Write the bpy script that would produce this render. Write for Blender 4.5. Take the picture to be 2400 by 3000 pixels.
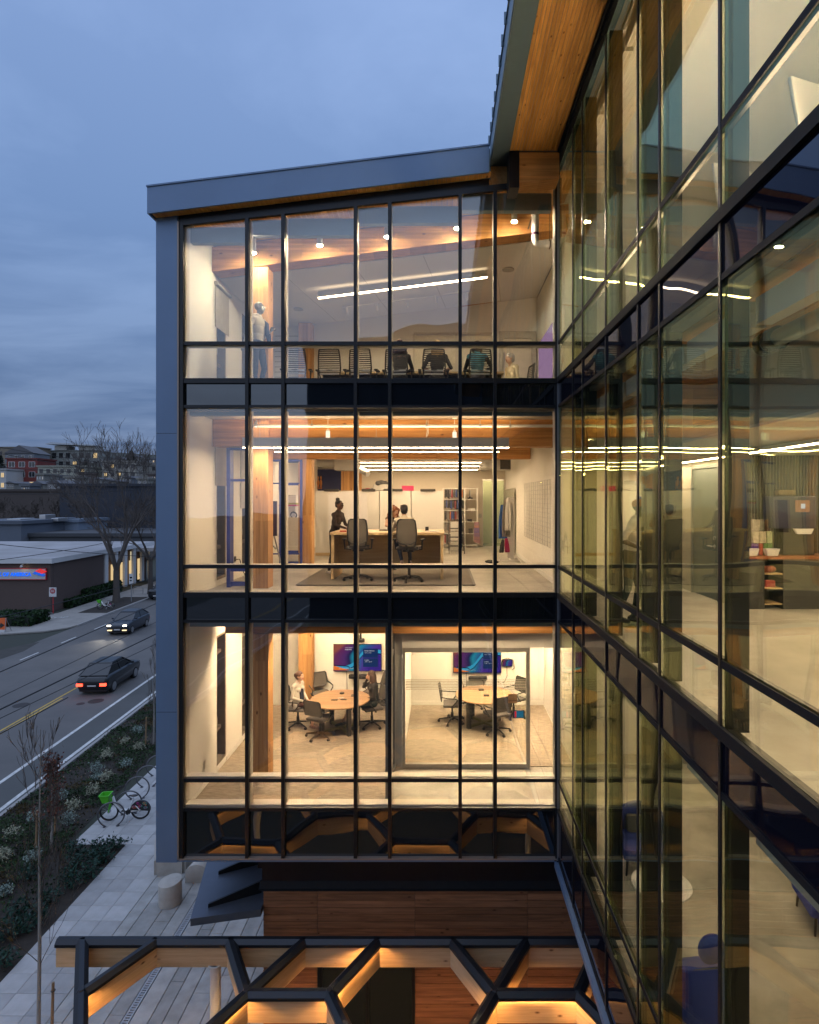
import bpy, bmesh, math, random
import numpy as np
from mathutils import Vector, Matrix, Euler, Quaternion
R = math.radians
random.seed(7)
for o in list(bpy.data.objects): bpy.data.objects.remove(o)
SC = bpy.context.scene
COL = SC.collection
# ---------------------------------------------------------------- camera
CZ = 11.9            # eye height above the pavement
FPX = 1777.0         # focal length in photo pixels
UX, UY = 1295.0, 1458.0
cd = bpy.data.cameras.new('camera'); cam = bpy.data.objects.new('camera', cd); COL.objects.link(cam)
cam.location = (0, 0, CZ); cam.rotation_euler = (R(90), 0, 0)
cd.sensor_width = 36; cd.lens = FPX / 3000 * 36
cd.shift_x = -(UX - 1200) / 3000; cd.shift_y = -(1500 - UY) / 3000
cd.clip_start = 0.05; cd.clip_end = 3000
SC.camera = cam
# ---------------------------------------------------------------- world: dusk sky with stratus
W = bpy.data.worlds.new('World'); SC.world = W; W.use_nodes = True
nt = W.node_tree; N = nt.nodes; L = nt.links
bg = N['Background']
SUN_EL, SUN_ROT = R(1.5), R(250)
sky = N.new('ShaderNodeTexSky'); sky.sky_type = 'NISHITA'; sky.sun_disc = False
sky.sun_elevation = SUN_EL; sky.sun_rotation = SUN_ROT; sky.air_density = 1.3; sky.dust_density = 0.6; sky.ozone_density = 3.0
tc = N.new('ShaderNodeTexCoord')
sep = N.new('ShaderNodeSeparateXYZ'); L.new(tc.outputs['Generated'], sep.inputs[0])
def wm(op, a, b=None, clamp=False):
    m = N.new('ShaderNodeMath'); m.operation = op; m.use_clamp = clamp
    for i, v in enumerate((a, b)):
        if v is None: continue
        if isinstance(v, (int, float)): m.inputs[i].default_value = v
        else: L.new(v, m.inputs[i])
    return m.outputs[0]
zc = wm('MAXIMUM', sep.outputs[2], 0.0)
den = wm('ADD', zc, 0.10)
cx = wm('DIVIDE', sep.outputs[0], den); cy = wm('DIVIDE', sep.outputs[1], den)
cmb = N.new('ShaderNodeCombineXYZ'); L.new(cx, cmb.inputs[0]); L.new(cy, cmb.inputs[1])
mp = N.new('ShaderNodeMapping'); mp.inputs['Scale'].default_value = (0.55, 0.9, 1); mp.inputs['Rotation'].default_value = (0, 0, R(-28)); mp.inputs['Location'].default_value = (3.4, 1.2, 0)
L.new(cmb.outputs[0], mp.inputs[0])
nz = N.new('ShaderNodeTexNoise'); nz.inputs['Scale'].default_value = 1.5; nz.inputs['Detail'].default_value = 7; nz.inputs['Roughness'].default_value = 0.55; nz.inputs['Distortion'].default_value = 0.5
L.new(mp.outputs[0], nz.inputs['Vector'])
cr = N.new('ShaderNodeValToRGB'); cr.color_ramp.elements[0].position = 0.40; cr.color_ramp.elements[1].position = 0.64
L.new(nz.outputs[0], cr.inputs[0])
# clear-sky colour: the Nishita dusk sky, pulled towards the even blue of a thin overcast
grad = N.new('ShaderNodeValToRGB')
ge = grad.color_ramp.elements
ge[0].position = 0.0; ge[0].color = (0.150, 0.205, 0.330, 1)
ge[1].position = 1.0; ge[1].color = (0.330, 0.460, 0.780, 1)
e = ge.new(0.14); e.color = (0.150, 0.222, 0.380, 1)
e = ge.new(0.38); e.color = (0.210, 0.320, 0.555, 1)
L.new(zc, grad.inputs[0])
skyk = N.new('ShaderNodeVectorMath'); skyk.operation = 'SCALE'; skyk.inputs['Scale'].default_value = 0.10; L.new(sky.outputs[0], skyk.inputs[0])
mixs = N.new('ShaderNodeMix'); mixs.data_type = 'RGBA'; mixs.inputs[0].default_value = 0.80
L.new(skyk.outputs[0], mixs.inputs[6]); L.new(grad.outputs[0], mixs.inputs[7])
cl = N.new('ShaderNodeMix'); cl.data_type = 'RGBA'; cl.blend_type = 'MULTIPLY'
L.new(mixs.outputs[2], cl.inputs[6]); cl.inputs[7].default_value = (0.48, 0.57, 0.67, 1)
lowf = wm('SUBTRACT', 1.0, wm('MULTIPLY', zc, 0.75))
inv = wm('MULTIPLY', wm('SUBTRACT', 1.0, cr.outputs[0]), lowf)
L.new(wm('MULTIPLY', inv, 0.82, True), cl.inputs[0])
L.new(cl.outputs[2], bg.inputs['Color']); bg.inputs['Strength'].default_value = 1.52
# ---------------------------------------------------------------- sun: what is left of it under the cloud
sd = bpy.data.lights.new('sun', 'SUN'); sd.energy = 1.3; sd.angle = R(150); sd.color = (0.84, 0.90, 1.0)
sun = bpy.data.objects.new('sun', sd); COL.objects.link(sun); sun.rotation_euler = (R(38), 0, R(-25))
SC.view_settings.view_transform = 'Standard'; SC.view_settings.look = 'None'
SC.view_settings.exposure = 0.0; SC.view_settings.gamma = 1.0; SC.view_settings.use_curve_mapping = False
cy_ = SC.cycles
cy_.max_bounces = 10; cy_.diffuse_bounces = 4; cy_.glossy_bounces = 5; cy_.transmission_bounces = 6; cy_.transparent_max_bounces = 40
cy_.use_denoising = True; cy_.sample_clamp_indirect = 4.0; cy_.sample_clamp_direct = 0.0; cy_.caustics_reflective = False; cy_.caustics_refractive = False
try: cy_.denoiser = 'OPENIMAGEDENOISE'
except Exception: pass
# ---------------------------------------------------------------- helpers
def wx(x, Y): return (x - UX) * Y / FPX                    # photo column -> X at depth Y
def wz(y, Y): return CZ - (y - UY) * Y / FPX               # photo row -> Z at depth Y
def gp(x, y, z=0.0):                                       # photo pixel -> point on the level z
    Y = (CZ - z) * FPX / (y - UY)
    return Vector((wx(x, Y), Y, z))
def nodes(name):
    m = bpy.data.materials.new(name); m.use_nodes = True
    return m, m.node_tree, m.node_tree.nodes['Principled BSDF']
def c4(c): return (c[0], c[1], c[2], 1)
def mat(name, col, rough=0.6, metal=0.0, col2=None, scale=6.0, amt=0.5, bump=0.0, bscale=40.0, rnd=0.0, spec=0.5, stretch=(1, 1, 1), detail=4.0, coat=0.0):
    m, t, b = nodes(name); n = t.nodes; l = t.links
    b.inputs['Roughness'].default_value = rough; b.inputs['Metallic'].default_value = metal
    b.inputs['Specular IOR Level'].default_value = spec
    if coat: b.inputs['Coat Weight'].default_value = coat; b.inputs['Coat Roughness'].default_value = 0.1
    if col2 is None: col2 = tuple(c * 0.72 for c in col)
    tcn = n.new('ShaderNodeTexCoord'); mpn = n.new('ShaderNodeMapping'); mpn.inputs['Scale'].default_value = stretch
    l.new(tcn.outputs['Object'], mpn.inputs[0])
    ns = n.new('ShaderNodeTexNoise'); ns.inputs['Scale'].default_value = scale; ns.inputs['Detail'].default_value = detail; ns.inputs['Roughness'].default_value = 0.6
    l.new(mpn.outputs[0], ns.inputs['Vector'])
    rp = n.new('ShaderNodeValToRGB'); w = 0.5 * amt + 0.02
    rp.color_ramp.elements[0].position = 0.34; rp.color_ramp.elements[1].position = 0.68
    rp.color_ramp.elements[0].color = c4(col2); rp.color_ramp.elements[1].color = c4(col)
    l.new(ns.outputs[0], rp.inputs[0])
    mx = n.new('ShaderNodeMix'); mx.data_type = 'RGBA'; mx.inputs[0].default_value = amt; mx.inputs[6].default_value = c4(col)
    l.new(rp.outputs[0], mx.inputs[7]); out = mx.outputs[2]
    if rnd:
        oi = n.new('ShaderNodeObjectInfo'); mr = n.new('ShaderNodeMapRange'); mr.inputs[3].default_value = 1 - rnd; mr.inputs[4].default_value = 1 + rnd
        l.new(oi.outputs['Random'], mr.inputs[0])
        vm = n.new('ShaderNodeVectorMath'); vm.operation = 'SCALE'; l.new(out, vm.inputs[0]); l.new(mr.outputs[0], vm.inputs['Scale']); out = vm.outputs[0]
    l.new(out, b.inputs['Base Color'])
    if bump:
        n2 = n.new('ShaderNodeTexNoise'); n2.inputs['Scale'].default_value = bscale; n2.inputs['Detail'].default_value = 3
        l.new(mpn.outputs[0], n2.inputs['Vector'])
        bp = n.new('ShaderNodeBump'); bp.inputs['Strength'].default_value = bump; bp.inputs['Distance'].default_value = 0.02
        l.new(n2.outputs[0], bp.inputs['Height']); l.new(bp.outputs[0], b.inputs['Normal'])
    return m
def wood(name, c1, c2, axis=0, scale=1.0, knots=1.0, rough=0.55, rnd=0.12, lam=0.0):
    """grain along the object axis `axis`, dark knots, optional laminations across z"""
    m, t, b = nodes(name); n = t.nodes; l = t.links
    b.inputs['Roughness'].default_value = rough; b.inputs['Specular IOR Level'].default_value = 0.3
    tcn = n.new('ShaderNodeTexCoord'); oi = n.new('ShaderNodeObjectInfo')
    off = n.new('ShaderNodeVectorMath'); off.operation = 'SCALE'; off.inputs['Scale'].default_value = 37.0
    cb = n.new('ShaderNodeCombineXYZ'); l.new(oi.outputs['Random'], cb.inputs[0]); l.new(oi.outputs['Random'], cb.inputs[1]); l.new(oi.outputs['Random'], cb.inputs[2])
    l.new(cb.outputs[0], off.inputs[0])
    ad = n.new('ShaderNodeVectorMath'); ad.operation = 'ADD'; l.new(tcn.outputs['Object'], ad.inputs[0]); l.new(off.outputs[0], ad.inputs[1])
    mpn = n.new('ShaderNodeMapping'); s = [14.0 * scale] * 3; s[axis] = 0.9 * scale; mpn.inputs['Scale'].default_value = s
    l.new(ad.outputs[0], mpn.inputs[0])
    ns = n.new('ShaderNodeTexNoise'); ns.inputs['Scale'].default_value = 1.6; ns.inputs['Detail'].default_value = 5; ns.inputs['Distortion'].default_value = 0.6
    l.new(mpn.outputs[0], ns.inputs['Vector'])
    rp = n.new('ShaderNodeValToRGB'); rp.color_ramp.elements[0].position = 0.3; rp.color_ramp.elements[1].position = 0.7
    rp.color_ramp.elements[0].color = c4(c2); rp.color_ramp.elements[1].color = c4(c1)
    l.new(ns.outputs[0], rp.inputs[0]); out = rp.outputs[0]
    if knots:
        mk = n.new('ShaderNodeMapping'); s = [5.0 * scale] * 3; s[axis] = 2.4 * scale; mk.inputs['Scale'].default_value = s
        l.new(ad.outputs[0], mk.inputs[0])
        vo = n.new('ShaderNodeTexVoronoi'); vo.inputs['Scale'].default_value = 1.0; l.new(mk.outputs[0], vo.inputs['Vector'])
        kr = n.new('ShaderNodeValToRGB'); kr.color_ramp.elements[0].position = 0.04; kr.color_ramp.elements[1].position = 0.13
        kr.color_ramp.elements[0].color = (0.22, 0.14, 0.09, 1); kr.color_ramp.elements[1].color = (1, 1, 1, 1)
        l.new(vo.outputs['Distance'], kr.inputs[0])
        mm = n.new('ShaderNodeMix'); mm.data_type = 'RGBA'; mm.blend_type = 'MULTIPLY'; mm.inputs[0].default_value = knots
        l.new(out, mm.inputs[6]); l.new(kr.outputs[0], mm.inputs[7]); out = mm.outputs[2]
    if lam:
        ml = n.new('ShaderNodeMapping'); s = [0.35] * 3; s[lam[1]] = 1.0 / lam[0]; ml.inputs['Scale'].default_value = s; l.new(tcn.outputs['Object'], ml.inputs[0])
        fl = n.new('ShaderNodeVectorMath'); fl.operation = 'FLOOR'; l.new(ml.outputs[0], fl.inputs[0])
        wn = n.new('ShaderNodeTexWhiteNoise'); l.new(fl.outputs[0], wn.inputs['Vector'])
        mr2 = n.new('ShaderNodeMapRange'); mr2.inputs[3].default_value = 0.72; mr2.inputs[4].default_value = 1.15; l.new(wn.outputs['Value'], mr2.inputs[0])
        v2 = n.new('ShaderNodeVectorMath'); v2.operation = 'SCALE'; l.new(out, v2.inputs[0]); l.new(mr2.outputs[0], v2.inputs['Scale']); out = v2.outputs[0]
    mr = n.new('ShaderNodeMapRange'); mr.inputs[3].default_value = 1 - rnd; mr.inputs[4].default_value = 1 + rnd; l.new(oi.outputs['Random'], mr.inputs[0])
    vm = n.new('ShaderNodeVectorMath'); vm.operation = 'SCALE'; l.new(out, vm.inputs[0]); l.new(mr.outputs[0], vm.inputs['Scale'])
    l.new(vm.outputs[0], b.inputs['Base Color'])
    bp = n.new('ShaderNodeBump'); bp.inputs['Strength'].default_value = 0.15; bp.inputs['Distance'].default_value = 0.01
    l.new(ns.outputs[0], bp.inputs['Height']); l.new(bp.outputs[0], b.inputs['Normal'])
    return m
def emit(name, col, strength):
    m = bpy.data.materials.new(name); m.use_nodes = True; t = m.node_tree; t.nodes.remove(t.nodes['Principled BSDF'])
    e = t.nodes.new('ShaderNodeEmission'); e.inputs[0].default_value = c4(col); e.inputs[1].default_value = strength
    t.links.new(e.outputs[0], t.nodes['Material Output'].inputs[0]); return m
def glass(name, r0, tint, rtint, wav=0.012, wscale=0.9, rmax=1.0):
    """architectural pane: see-through with a tint, mirror-like by Fresnel, slightly wavy"""
    m = bpy.data.materials.new(name); m.use_nodes = True; t = m.node_tree; n = t.nodes; l = t.links; n.remove(n['Principled BSDF'])
    tr = n.new('ShaderNodeBsdfTransparent'); tr.inputs[0].default_value = c4(tint)
    gl = n.new('ShaderNodeBsdfGlossy'); gl.inputs['Roughness'].default_value = 0.0; gl.inputs[0].default_value = c4(rtint)
    lw = n.new('ShaderNodeLayerWeight'); lw.inputs['Blend'].default_value = 0.5
    def mth(op, a, b):
        q = n.new('ShaderNodeMath'); q.operation = op
        for i, v in enumerate((a, b)):
            if isinstance(v, (int, float)): q.inputs[i].default_value = v
            else: l.new(v, q.inputs[i])
        return q.outputs[0]
    p5 = mth('POWER', lw.outputs['Facing'], 5.0)
    fr = mth('MULTIPLY_ADD', p5, rmax - r0); n[-1].inputs[2].default_value = r0
    if wav:
        tcn = n.new('ShaderNodeTexCoord'); ns = n.new('ShaderNodeTexNoise'); ns.noise_dimensions = '4D'; ns.inputs['Scale'].default_value = wscale; ns.inputs['Detail'].default_value = 1
        oi = n.new('ShaderNodeObjectInfo'); l.new(mth('MULTIPLY', oi.outputs['Random'], 40.0), ns.inputs['W']); l.new(tcn.outputs['Object'], ns.inputs['Vector'])
        bp = n.new('ShaderNodeBump'); bp.inputs['Strength'].default_value = 1.0; bp.inputs['Distance'].default_value = wav
        l.new(ns.outputs[0], bp.inputs['Height']); l.new(bp.outputs[0], gl.inputs['Normal'])
    mx = n.new('ShaderNodeMixShader'); l.new(fr, mx.inputs[0]); l.new(tr.outputs[0], mx.inputs[1]); l.new(gl.outputs[0], mx.inputs[2])
    l.new(mx.outputs[0], n['Material Output'].inputs[0]); return m

class MB:
    """collects shapes, links them as ONE mesh object"""
    def __init__(s): s.v = []; s.f = []; s.m = []; s.mi = 0
    def add(s, vs, fs):
        k = len(s.v); s.v += [tuple(p) for p in vs]; s.f += [tuple(i + k for i in f) for f in fs]; s.m += [s.mi] * len(fs); return s
    def box(s, x0, y0, z0, x1, y1, z1):
        if x0 > x1: x0, x1 = x1, x0
        if y0 > y1: y0, y1 = y1, y0
        if z0 > z1: z0, z1 = z1, z0
        return s.add([(x0, y0, z0), (x1, y0, z0), (x1, y1, z0), (x0, y1, z0), (x0, y0, z1), (x1, y0, z1), (x1, y1, z1), (x0, y1, z1)],
                     [(0, 3, 2, 1), (4, 5, 6, 7), (0, 1, 5, 4), (1, 2, 6, 5), (2, 3, 7, 6), (3, 0, 4, 7)])
    def cbox(s, c, d, rot=None):
        q = [Vector((sx * d[0] / 2, sy * d[1] / 2, sz * d[2] / 2)) for sz in (-1, 1) for sx, sy in ((-1, -1), (1, -1), (1, 1), (-1, 1))]
        if rot is not None: q = [rot @ p for p in q]
        c = Vector(c)
        return s.add([p + c for p in q], [(0, 3, 2, 1), (4, 5, 6, 7), (0, 1, 5, 4), (1, 2, 6, 5), (2, 3, 7, 6), (3, 0, 4, 7)])
    def prism(s, poly, d):
        """closed planar polygon (3D points) pushed along d"""
        n = len(poly); a = [Vector(p) for p in poly]; d = Vector(d); b = [p + d for p in a]
        nrm = Vector((0, 0, 0))
        for i in range(n): nrm += a[i].cross(a[(i + 1) % n])
        fl = nrm.dot(d) > 0
        lo, hi = tuple(range(n)), tuple(range(n, 2 * n))
        fs = [lo[::-1] if fl else lo, hi if fl else hi[::-1]]
        for i in range(n):
            j = (i + 1) % n
            fs.append((i, j, j + n, i + n) if fl else (j, i, i + n, j + n))
        return s.add(a + b, fs)
    def bar(s, p, q, w, h, up=(0, 0, 1)):
        p, q = Vector(p), Vector(q); d = (q - p).normalized(); u = Vector(up)
        r = d.cross(u)
        if r.length < 1e-5: r = d.cross(Vector((1, 0, 0)))
        r.normalize(); u = r.cross(d)
        a, b = r * w / 2, u * h / 2
        return s.prism([p - a - b, p + a - b, p + a + b, p - a + b], q - p)
    def cyl(s, p, q, r0, r1=None, n=10, cap=True):
        if r1 is None: r1 = r0
        p, q = Vector(p), Vector(q); d = q - p
        if d.length < 1e-9: return s
        d.normalize(); a = d.orthogonal().normalized(); b = d.cross(a)
        vs = []
        for c, r in ((p, r0), (q, r1)):
            for i in range(n):
                t = 2 * math.pi * i / n; vs.append(c + (a * math.cos(t) + b * math.sin(t)) * r)
        fs = [(i, (i + 1) % n, (i + 1) % n + n, i + n) for i in range(n)]
        if cap: fs += [tuple(range(n))[::-1], tuple(range(n, 2 * n))]
        return s.add(vs, fs)
    def tube(s, pts, r, n=6, cap=True):
        pts = [Vector(p) for p in pts]; m = len(pts)
        rs = r if isinstance(r, (list, tuple)) else [r] * m
        vs = []; a = None
        for i, p in enumerate(pts):
            d = (pts[min(i + 1, m - 1)] - pts[max(i - 1, 0)])
            if d.length < 1e-9: d = Vector((0, 0, 1))
            d.normalize()
            a = d.orthogonal().normalized() if a is None else (a - d * a.dot(d))
            if a.length < 1e-6: a = d.orthogonal()
            a.normalize(); b = d.cross(a)
            for k in range(n):
                t = 2 * math.pi * k / n; vs.append(p + (a * math.cos(t) + b * math.sin(t)) * rs[i])
        fs = [(i * n + k, i * n + (k + 1) % n, (i + 1) * n + (k + 1) % n, (i + 1) * n + k) for i in range(m - 1) for k in range(n)]
        if cap: fs += [tuple(range(n))[::-1], tuple(range((m - 1) * n, m * n))]
        return s.add(vs, fs)
    def ell(s, c, r, rot=None, nu=12, nv=8):
        if isinstance(r, (int, float)): r = (r, r, r)
        c = Vector(c); vs = [Vector((0, 0, -r[2]))]
        for j in range(1, nv):
            ph = math.pi * j / nv - math.pi / 2
            for i in range(nu):
                t = 2 * math.pi * i / nu; vs.append(Vector((r[0] * math.cos(ph) * math.cos(t), r[1] * math.cos(ph) * math.sin(t), r[2] * math.sin(ph))))
        vs.append(Vector((0, 0, r[2])))
        if rot is not None: vs = [rot @ p for p in vs]
        fs = [(0, 1 + (i + 1) % nu, 1 + i) for i in range(nu)]
        for j in range(nv - 2):
            for i in range(nu):
                a = 1 + j * nu + i; b = 1 + j * nu + (i + 1) % nu; fs.append((a, b, b + nu, a + nu))
        k = 1 + (nv - 2) * nu
        fs += [(k + i, k + (i + 1) % nu, len(vs) - 1) for i in range(nu)]
        return s.add([p + c for p in vs], fs)
    def lathe(s, c, prof, n=16):
        c = Vector(c); m = len(prof); vs = []
        for r, z in prof:
            for i in range(n):
                t = 2 * math.pi * i / n; vs.append(c + Vector((r * math.cos(t), r * math.sin(t), z)))
        fs = [(j * n + i, j * n + (i + 1) % n, (j + 1) * n + (i + 1) % n, (j + 1) * n + i) for j in range(m - 1) for i in range(n)]
        fs += [tuple(range(n))[::-1], tuple(range((m - 1) * n, m * n))]
        return s.add(vs, fs)
    def ring(s, c, ax, R_, r, n=20, k=6, a0=0, a1=2 * math.pi):
        ax = Vector(ax).normalized(); a = ax.orthogonal().normalized(); b = ax.cross(a); c = Vector(c)
        pts = [c + (a * math.cos(a0 + (a1 - a0) * i / n) + b * math.sin(a0 + (a1 - a0) * i / n)) * R_ for i in range(n + 1)]
        return s.tube(pts, r, k)
    def mesh(s, name, mats, smooth=False, bevel=0.0):
        me = bpy.data.meshes.new(name); me.from_pydata(s.v, [], s.f)
        if not isinstance(mats, (list, tuple)): mats = [mats]
        for q in mats: me.materials.append(q)
        if len(mats) > 1: me.polygons.foreach_set('material_index', s.m)
        if bevel:
            bm = bmesh.new(); bm.from_mesh(me)
            es = [e for e in bm.edges if len(e.link_faces) == 2 and e.calc_face_angle(0) > 0.6]
            bmesh.ops.bevel(bm, geom=es, offset=bevel, segments=2, affect='EDGES', profile=0.6, clamp_overlap=True)
            bm.to_mesh(me); bm.free()
        if smooth:
            me.polygons.foreach_set('use_smooth', [True] * len(me.polygons))
            try: me.set_sharp_from_angle(angle=R(42))
            except Exception: pass
        me.update(); return me
    def build(s, name, mats, parent=None, world=True, smooth=False, bevel=0.0):
        return put(name, s.mesh(name, mats, smooth, bevel), parent, world)
def pmat(o):
    m = Matrix.LocRotScale(o.location, o.rotation_euler.to_quaternion(), o.scale)
    return pmat(o.parent) @ o.matrix_parent_inverse @ m if o.parent else m
def put(name, me, parent=None, world=True, loc=None, rot=None):
    o = bpy.data.objects.new(name, me); COL.objects.link(o)
    if parent is not None:
        o.parent = parent
        if world: o.matrix_parent_inverse = pmat(parent).inverted()
    if loc is not None: o.location = loc
    if rot is not None: o.rotation_euler = rot
    return o
def thing(name, label, cat, loc=(0, 0, 0), rz=0.0, group=None):
    o = bpy.data.objects.new(name, None); COL.objects.link(o); o.location = loc; o.rotation_euler = (0, 0, rz); o.empty_display_size = 0.1
    return tag(o, label, cat, group)
def tag(o, label=None, cat=None, group=None, kind=None):
    if label: o['label'] = label
    if cat: o['category'] = cat
    if group: o['group'] = group
    if kind: o['kind'] = kind
    return o
KIDS = {}
def dup(root, loc, rz=None, label=None, group=None, scale=None):
    r = root.copy(); COL.objects.link(r); r.location = loc
    if rz is not None: r.rotation_euler = (0, 0, rz)
    if scale is not None: r.scale = (scale,) * 3 if isinstance(scale, (int, float)) else scale
    if label: r['label'] = label
    if group: r['group'] = group
    for ch in root.children:
        c = ch.copy(); COL.objects.link(c); c.parent = r
        for g in ch.children:
            d = g.copy(); COL.objects.link(d); d.parent = c
    return r
TXT = []
def text(name, s, size, mtl, parent, loc, rot, depth=0.01, align='LEFT', bold=0.0, xs=1.0):
    cu = bpy.data.curves.new(name, 'FONT'); cu.body = s; cu.size = size; cu.extrude = depth; cu.align_x = align; cu.offset = bold; cu.resolution_u = 3
    o = bpy.data.objects.new('tmp_text', cu); COL.objects.link(o)
    dg = bpy.context.evaluated_depsgraph_get(); me = bpy.data.meshes.new_from_object(o.evaluated_get(dg)); bpy.data.objects.remove(o)
    me.materials.clear(); me.materials.append(mtl)
    p = put(name, me, parent, parent is not None, loc, rot); p.scale = (xs, 1, 1); return p
# ---------------------------------------------------------------- materials
M = {}
M['blue_panel'] = mat('blue_panel', (0.140, 0.220, 0.355), 0.42, 0.15, amt=0.35, scale=0.9, bump=0.02, bscale=160)
M['dark_fascia'] = mat('dark_fascia', (0.11, 0.17, 0.225), 0.45, 0.2, amt=0.15)
M['black_frame'] = mat('black_frame', (0.012, 0.013, 0.016), 0.35, 0.3, amt=0.1)
M['bronze_trim'] = mat('bronze_trim', (0.30, 0.24, 0.20), 0.4, 0.3, amt=0.1)
M['grey_trim'] = mat('grey_trim', (0.20, 0.21, 0.23), 0.4, 0.5, amt=0.1)
M['cream_frame'] = mat('cream_frame', (0.62, 0.58, 0.50), 0.5, amt=0.1)
M['wall'] = mat('wall_paint', (0.80, 0.78, 0.72), 0.75, amt=0.06, scale=1.5)
M['ceiling'] = mat('ceiling_paint', (0.78, 0.77, 0.73), 0.8, amt=0.05)
M['grey_wall'] = mat('grey_wall', (0.42, 0.41, 0.38), 0.7, amt=0.1)
M['concrete_floor'] = mat('concrete_floor', (0.50, 0.475, 0.42), 0.32, col2=(0.25, 0.235, 0.20), amt=0.85, scale=1.3, detail=9, bump=0.03)
M['concrete_wall'] = mat('concrete_wall', (0.50, 0.47, 0.40), 0.6, col2=(0.30, 0.28, 0.24), amt=0.6, scale=1.6, detail=8)
M['carpet'] = mat('carpet', (0.36, 0.30, 0.23), 0.95, col2=(0.20, 0.165, 0.125), amt=0.95, scale=8, stretch=(0.9, 3.4, 1), detail=6, bump=0.3, bscale=120)
M['glulam'] = wood('glulam', (0.66, 0.33, 0.105), (0.46, 0.205, 0.06), axis=0, lam=(0.045, 2), rnd=0.05)
M['glulam_post'] = wood('glulam_post', (0.66, 0.37, 0.15), (0.50, 0.25, 0.09), axis=2, lam=(0.05, 0), rnd=0.05)
M['soffit'] = wood('soffit_wood', (0.70, 0.36, 0.11), (0.46, 0.21, 0.06), axis=1, scale=1.6, rnd=0.22, knots=1.0)
M['soffit_x'] = wood('soffit_wood_front', (0.62, 0.34, 0.12), (0.46, 0.22, 0.07), axis=1, scale=1.0, rnd=0.1)
M['siding'] = wood('siding', (0.36, 0.155, 0.075), (0.19, 0.080, 0.040), axis=0, rnd=0.22, rough=0.6)
M['pergola'] = wood('pergola_fir', (0.68, 0.46, 0.27), (0.54, 0.34, 0.18), axis=0, rnd=0.06)
M['glassF'] = glass('front_glass', 0.10, (0.96, 0.95, 0.93), (0.92, 0.96, 1.0), wav=0.010)
M['glassR'] = glass('side_glass', 0.15, (0.97, 0.97, 0.91), (0.88, 1.0, 0.60), wav=0.014, wscale=0.8, rmax=0.95)
M['glass_in'] = glass('partition_glass', 0.03, (0.97, 0.98, 0.96), (1, 1, 1), wav=0)
def spandrel(name, base, r0, rt, wav):
    m, t, b = nodes(name); n = t.nodes; l = t.links
    b.inputs['Base Color'].default_value = c4(base); b.inputs['Roughness'].default_value = 0.02; b.inputs['IOR'].default_value = r0
    b.inputs['Specular Tint'].default_value = c4(rt)
    tcn = n.new('ShaderNodeTexCoord'); ns = n.new('ShaderNodeTexNoise'); ns.inputs['Scale'].default_value = 0.8; ns.inputs['Detail'].default_value = 1
    l.new(tcn.outputs['Object'], ns.inputs['Vector'])
    bp = n.new('ShaderNodeBump'); bp.inputs['Strength'].default_value = 1.0; bp.inputs['Distance'].default_value = wav
    l.new(ns.outputs[0], bp.inputs['Height']); l.new(bp.outputs[0], b.inputs['Normal']); return m
M['spandF'] = spandrel('front_spandrel', (0.006, 0.008, 0.011), 2.05, (0.9, 0.95, 1), 0.010)
M['spandR'] = spandrel('side_spandrel', (0.006, 0.006, 0.012), 1.9, (0.85, 0.85, 1), 0.02)
M['white_plastic'] = mat('white_plastic', (0.75, 0.74, 0.71), 0.4, amt=0.05)
M['steel'] = mat('steel', (0.45, 0.45, 0.45), 0.35, 0.8, amt=0.1)
M['duct'] = mat('duct', (0.55, 0.54, 0.52), 0.45, 0.5, amt=0.2)
M['black_plastic'] = mat('black_plastic', (0.018, 0.018, 0.02), 0.45, amt=0.1)
M['cobalt'] = mat('cobalt_paint', (0.03, 0.05, 0.33), 0.4, amt=0.08)
WARM = (1.0, 0.735, 0.45)
M['lamp'] = emit('lamp_warm', WARM, 42.0)
M['lamp_up'] = emit('lamp_uplight', WARM, 26.0)
M['panel'] = emit('lamp_panel', WARM, 190.0)
M['spot'] = emit('lamp_spot', (1.0, 0.84, 0.56), 1800.0)
M['strip'] = emit('led_strip', (1.0, 0.54, 0.17), 280.0)
# ================================================================ office building
YF, XR = 11.1, 2.12
B = thing('office_building', 'modern glass and timber office building lit from inside, blue metal panels round its curtain walls', 'building', (0, YF, 0))
FL = {1: 6.15, 2: 10.05, 3: 13.95}
def zhead(X): return 16.87 + 0.1113 * (X + 4.74)
def zsof(X): return 16.99 + 0.1215 * (X + 5.24)
def zceil3(X): return 17.07 + 0.12 * X
VX = [wx(x, YF) for x in (537, 727, 832, 1043, 1143, 1348, 1450, 1630)]
RZ = {k: wz(y, YF) for k, y in dict(t3=1008, s3=1117, h2=1192, t2=1659, s2=1742, h1=1818, t1=2282, s1=2367, bot=2508).items()}
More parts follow.
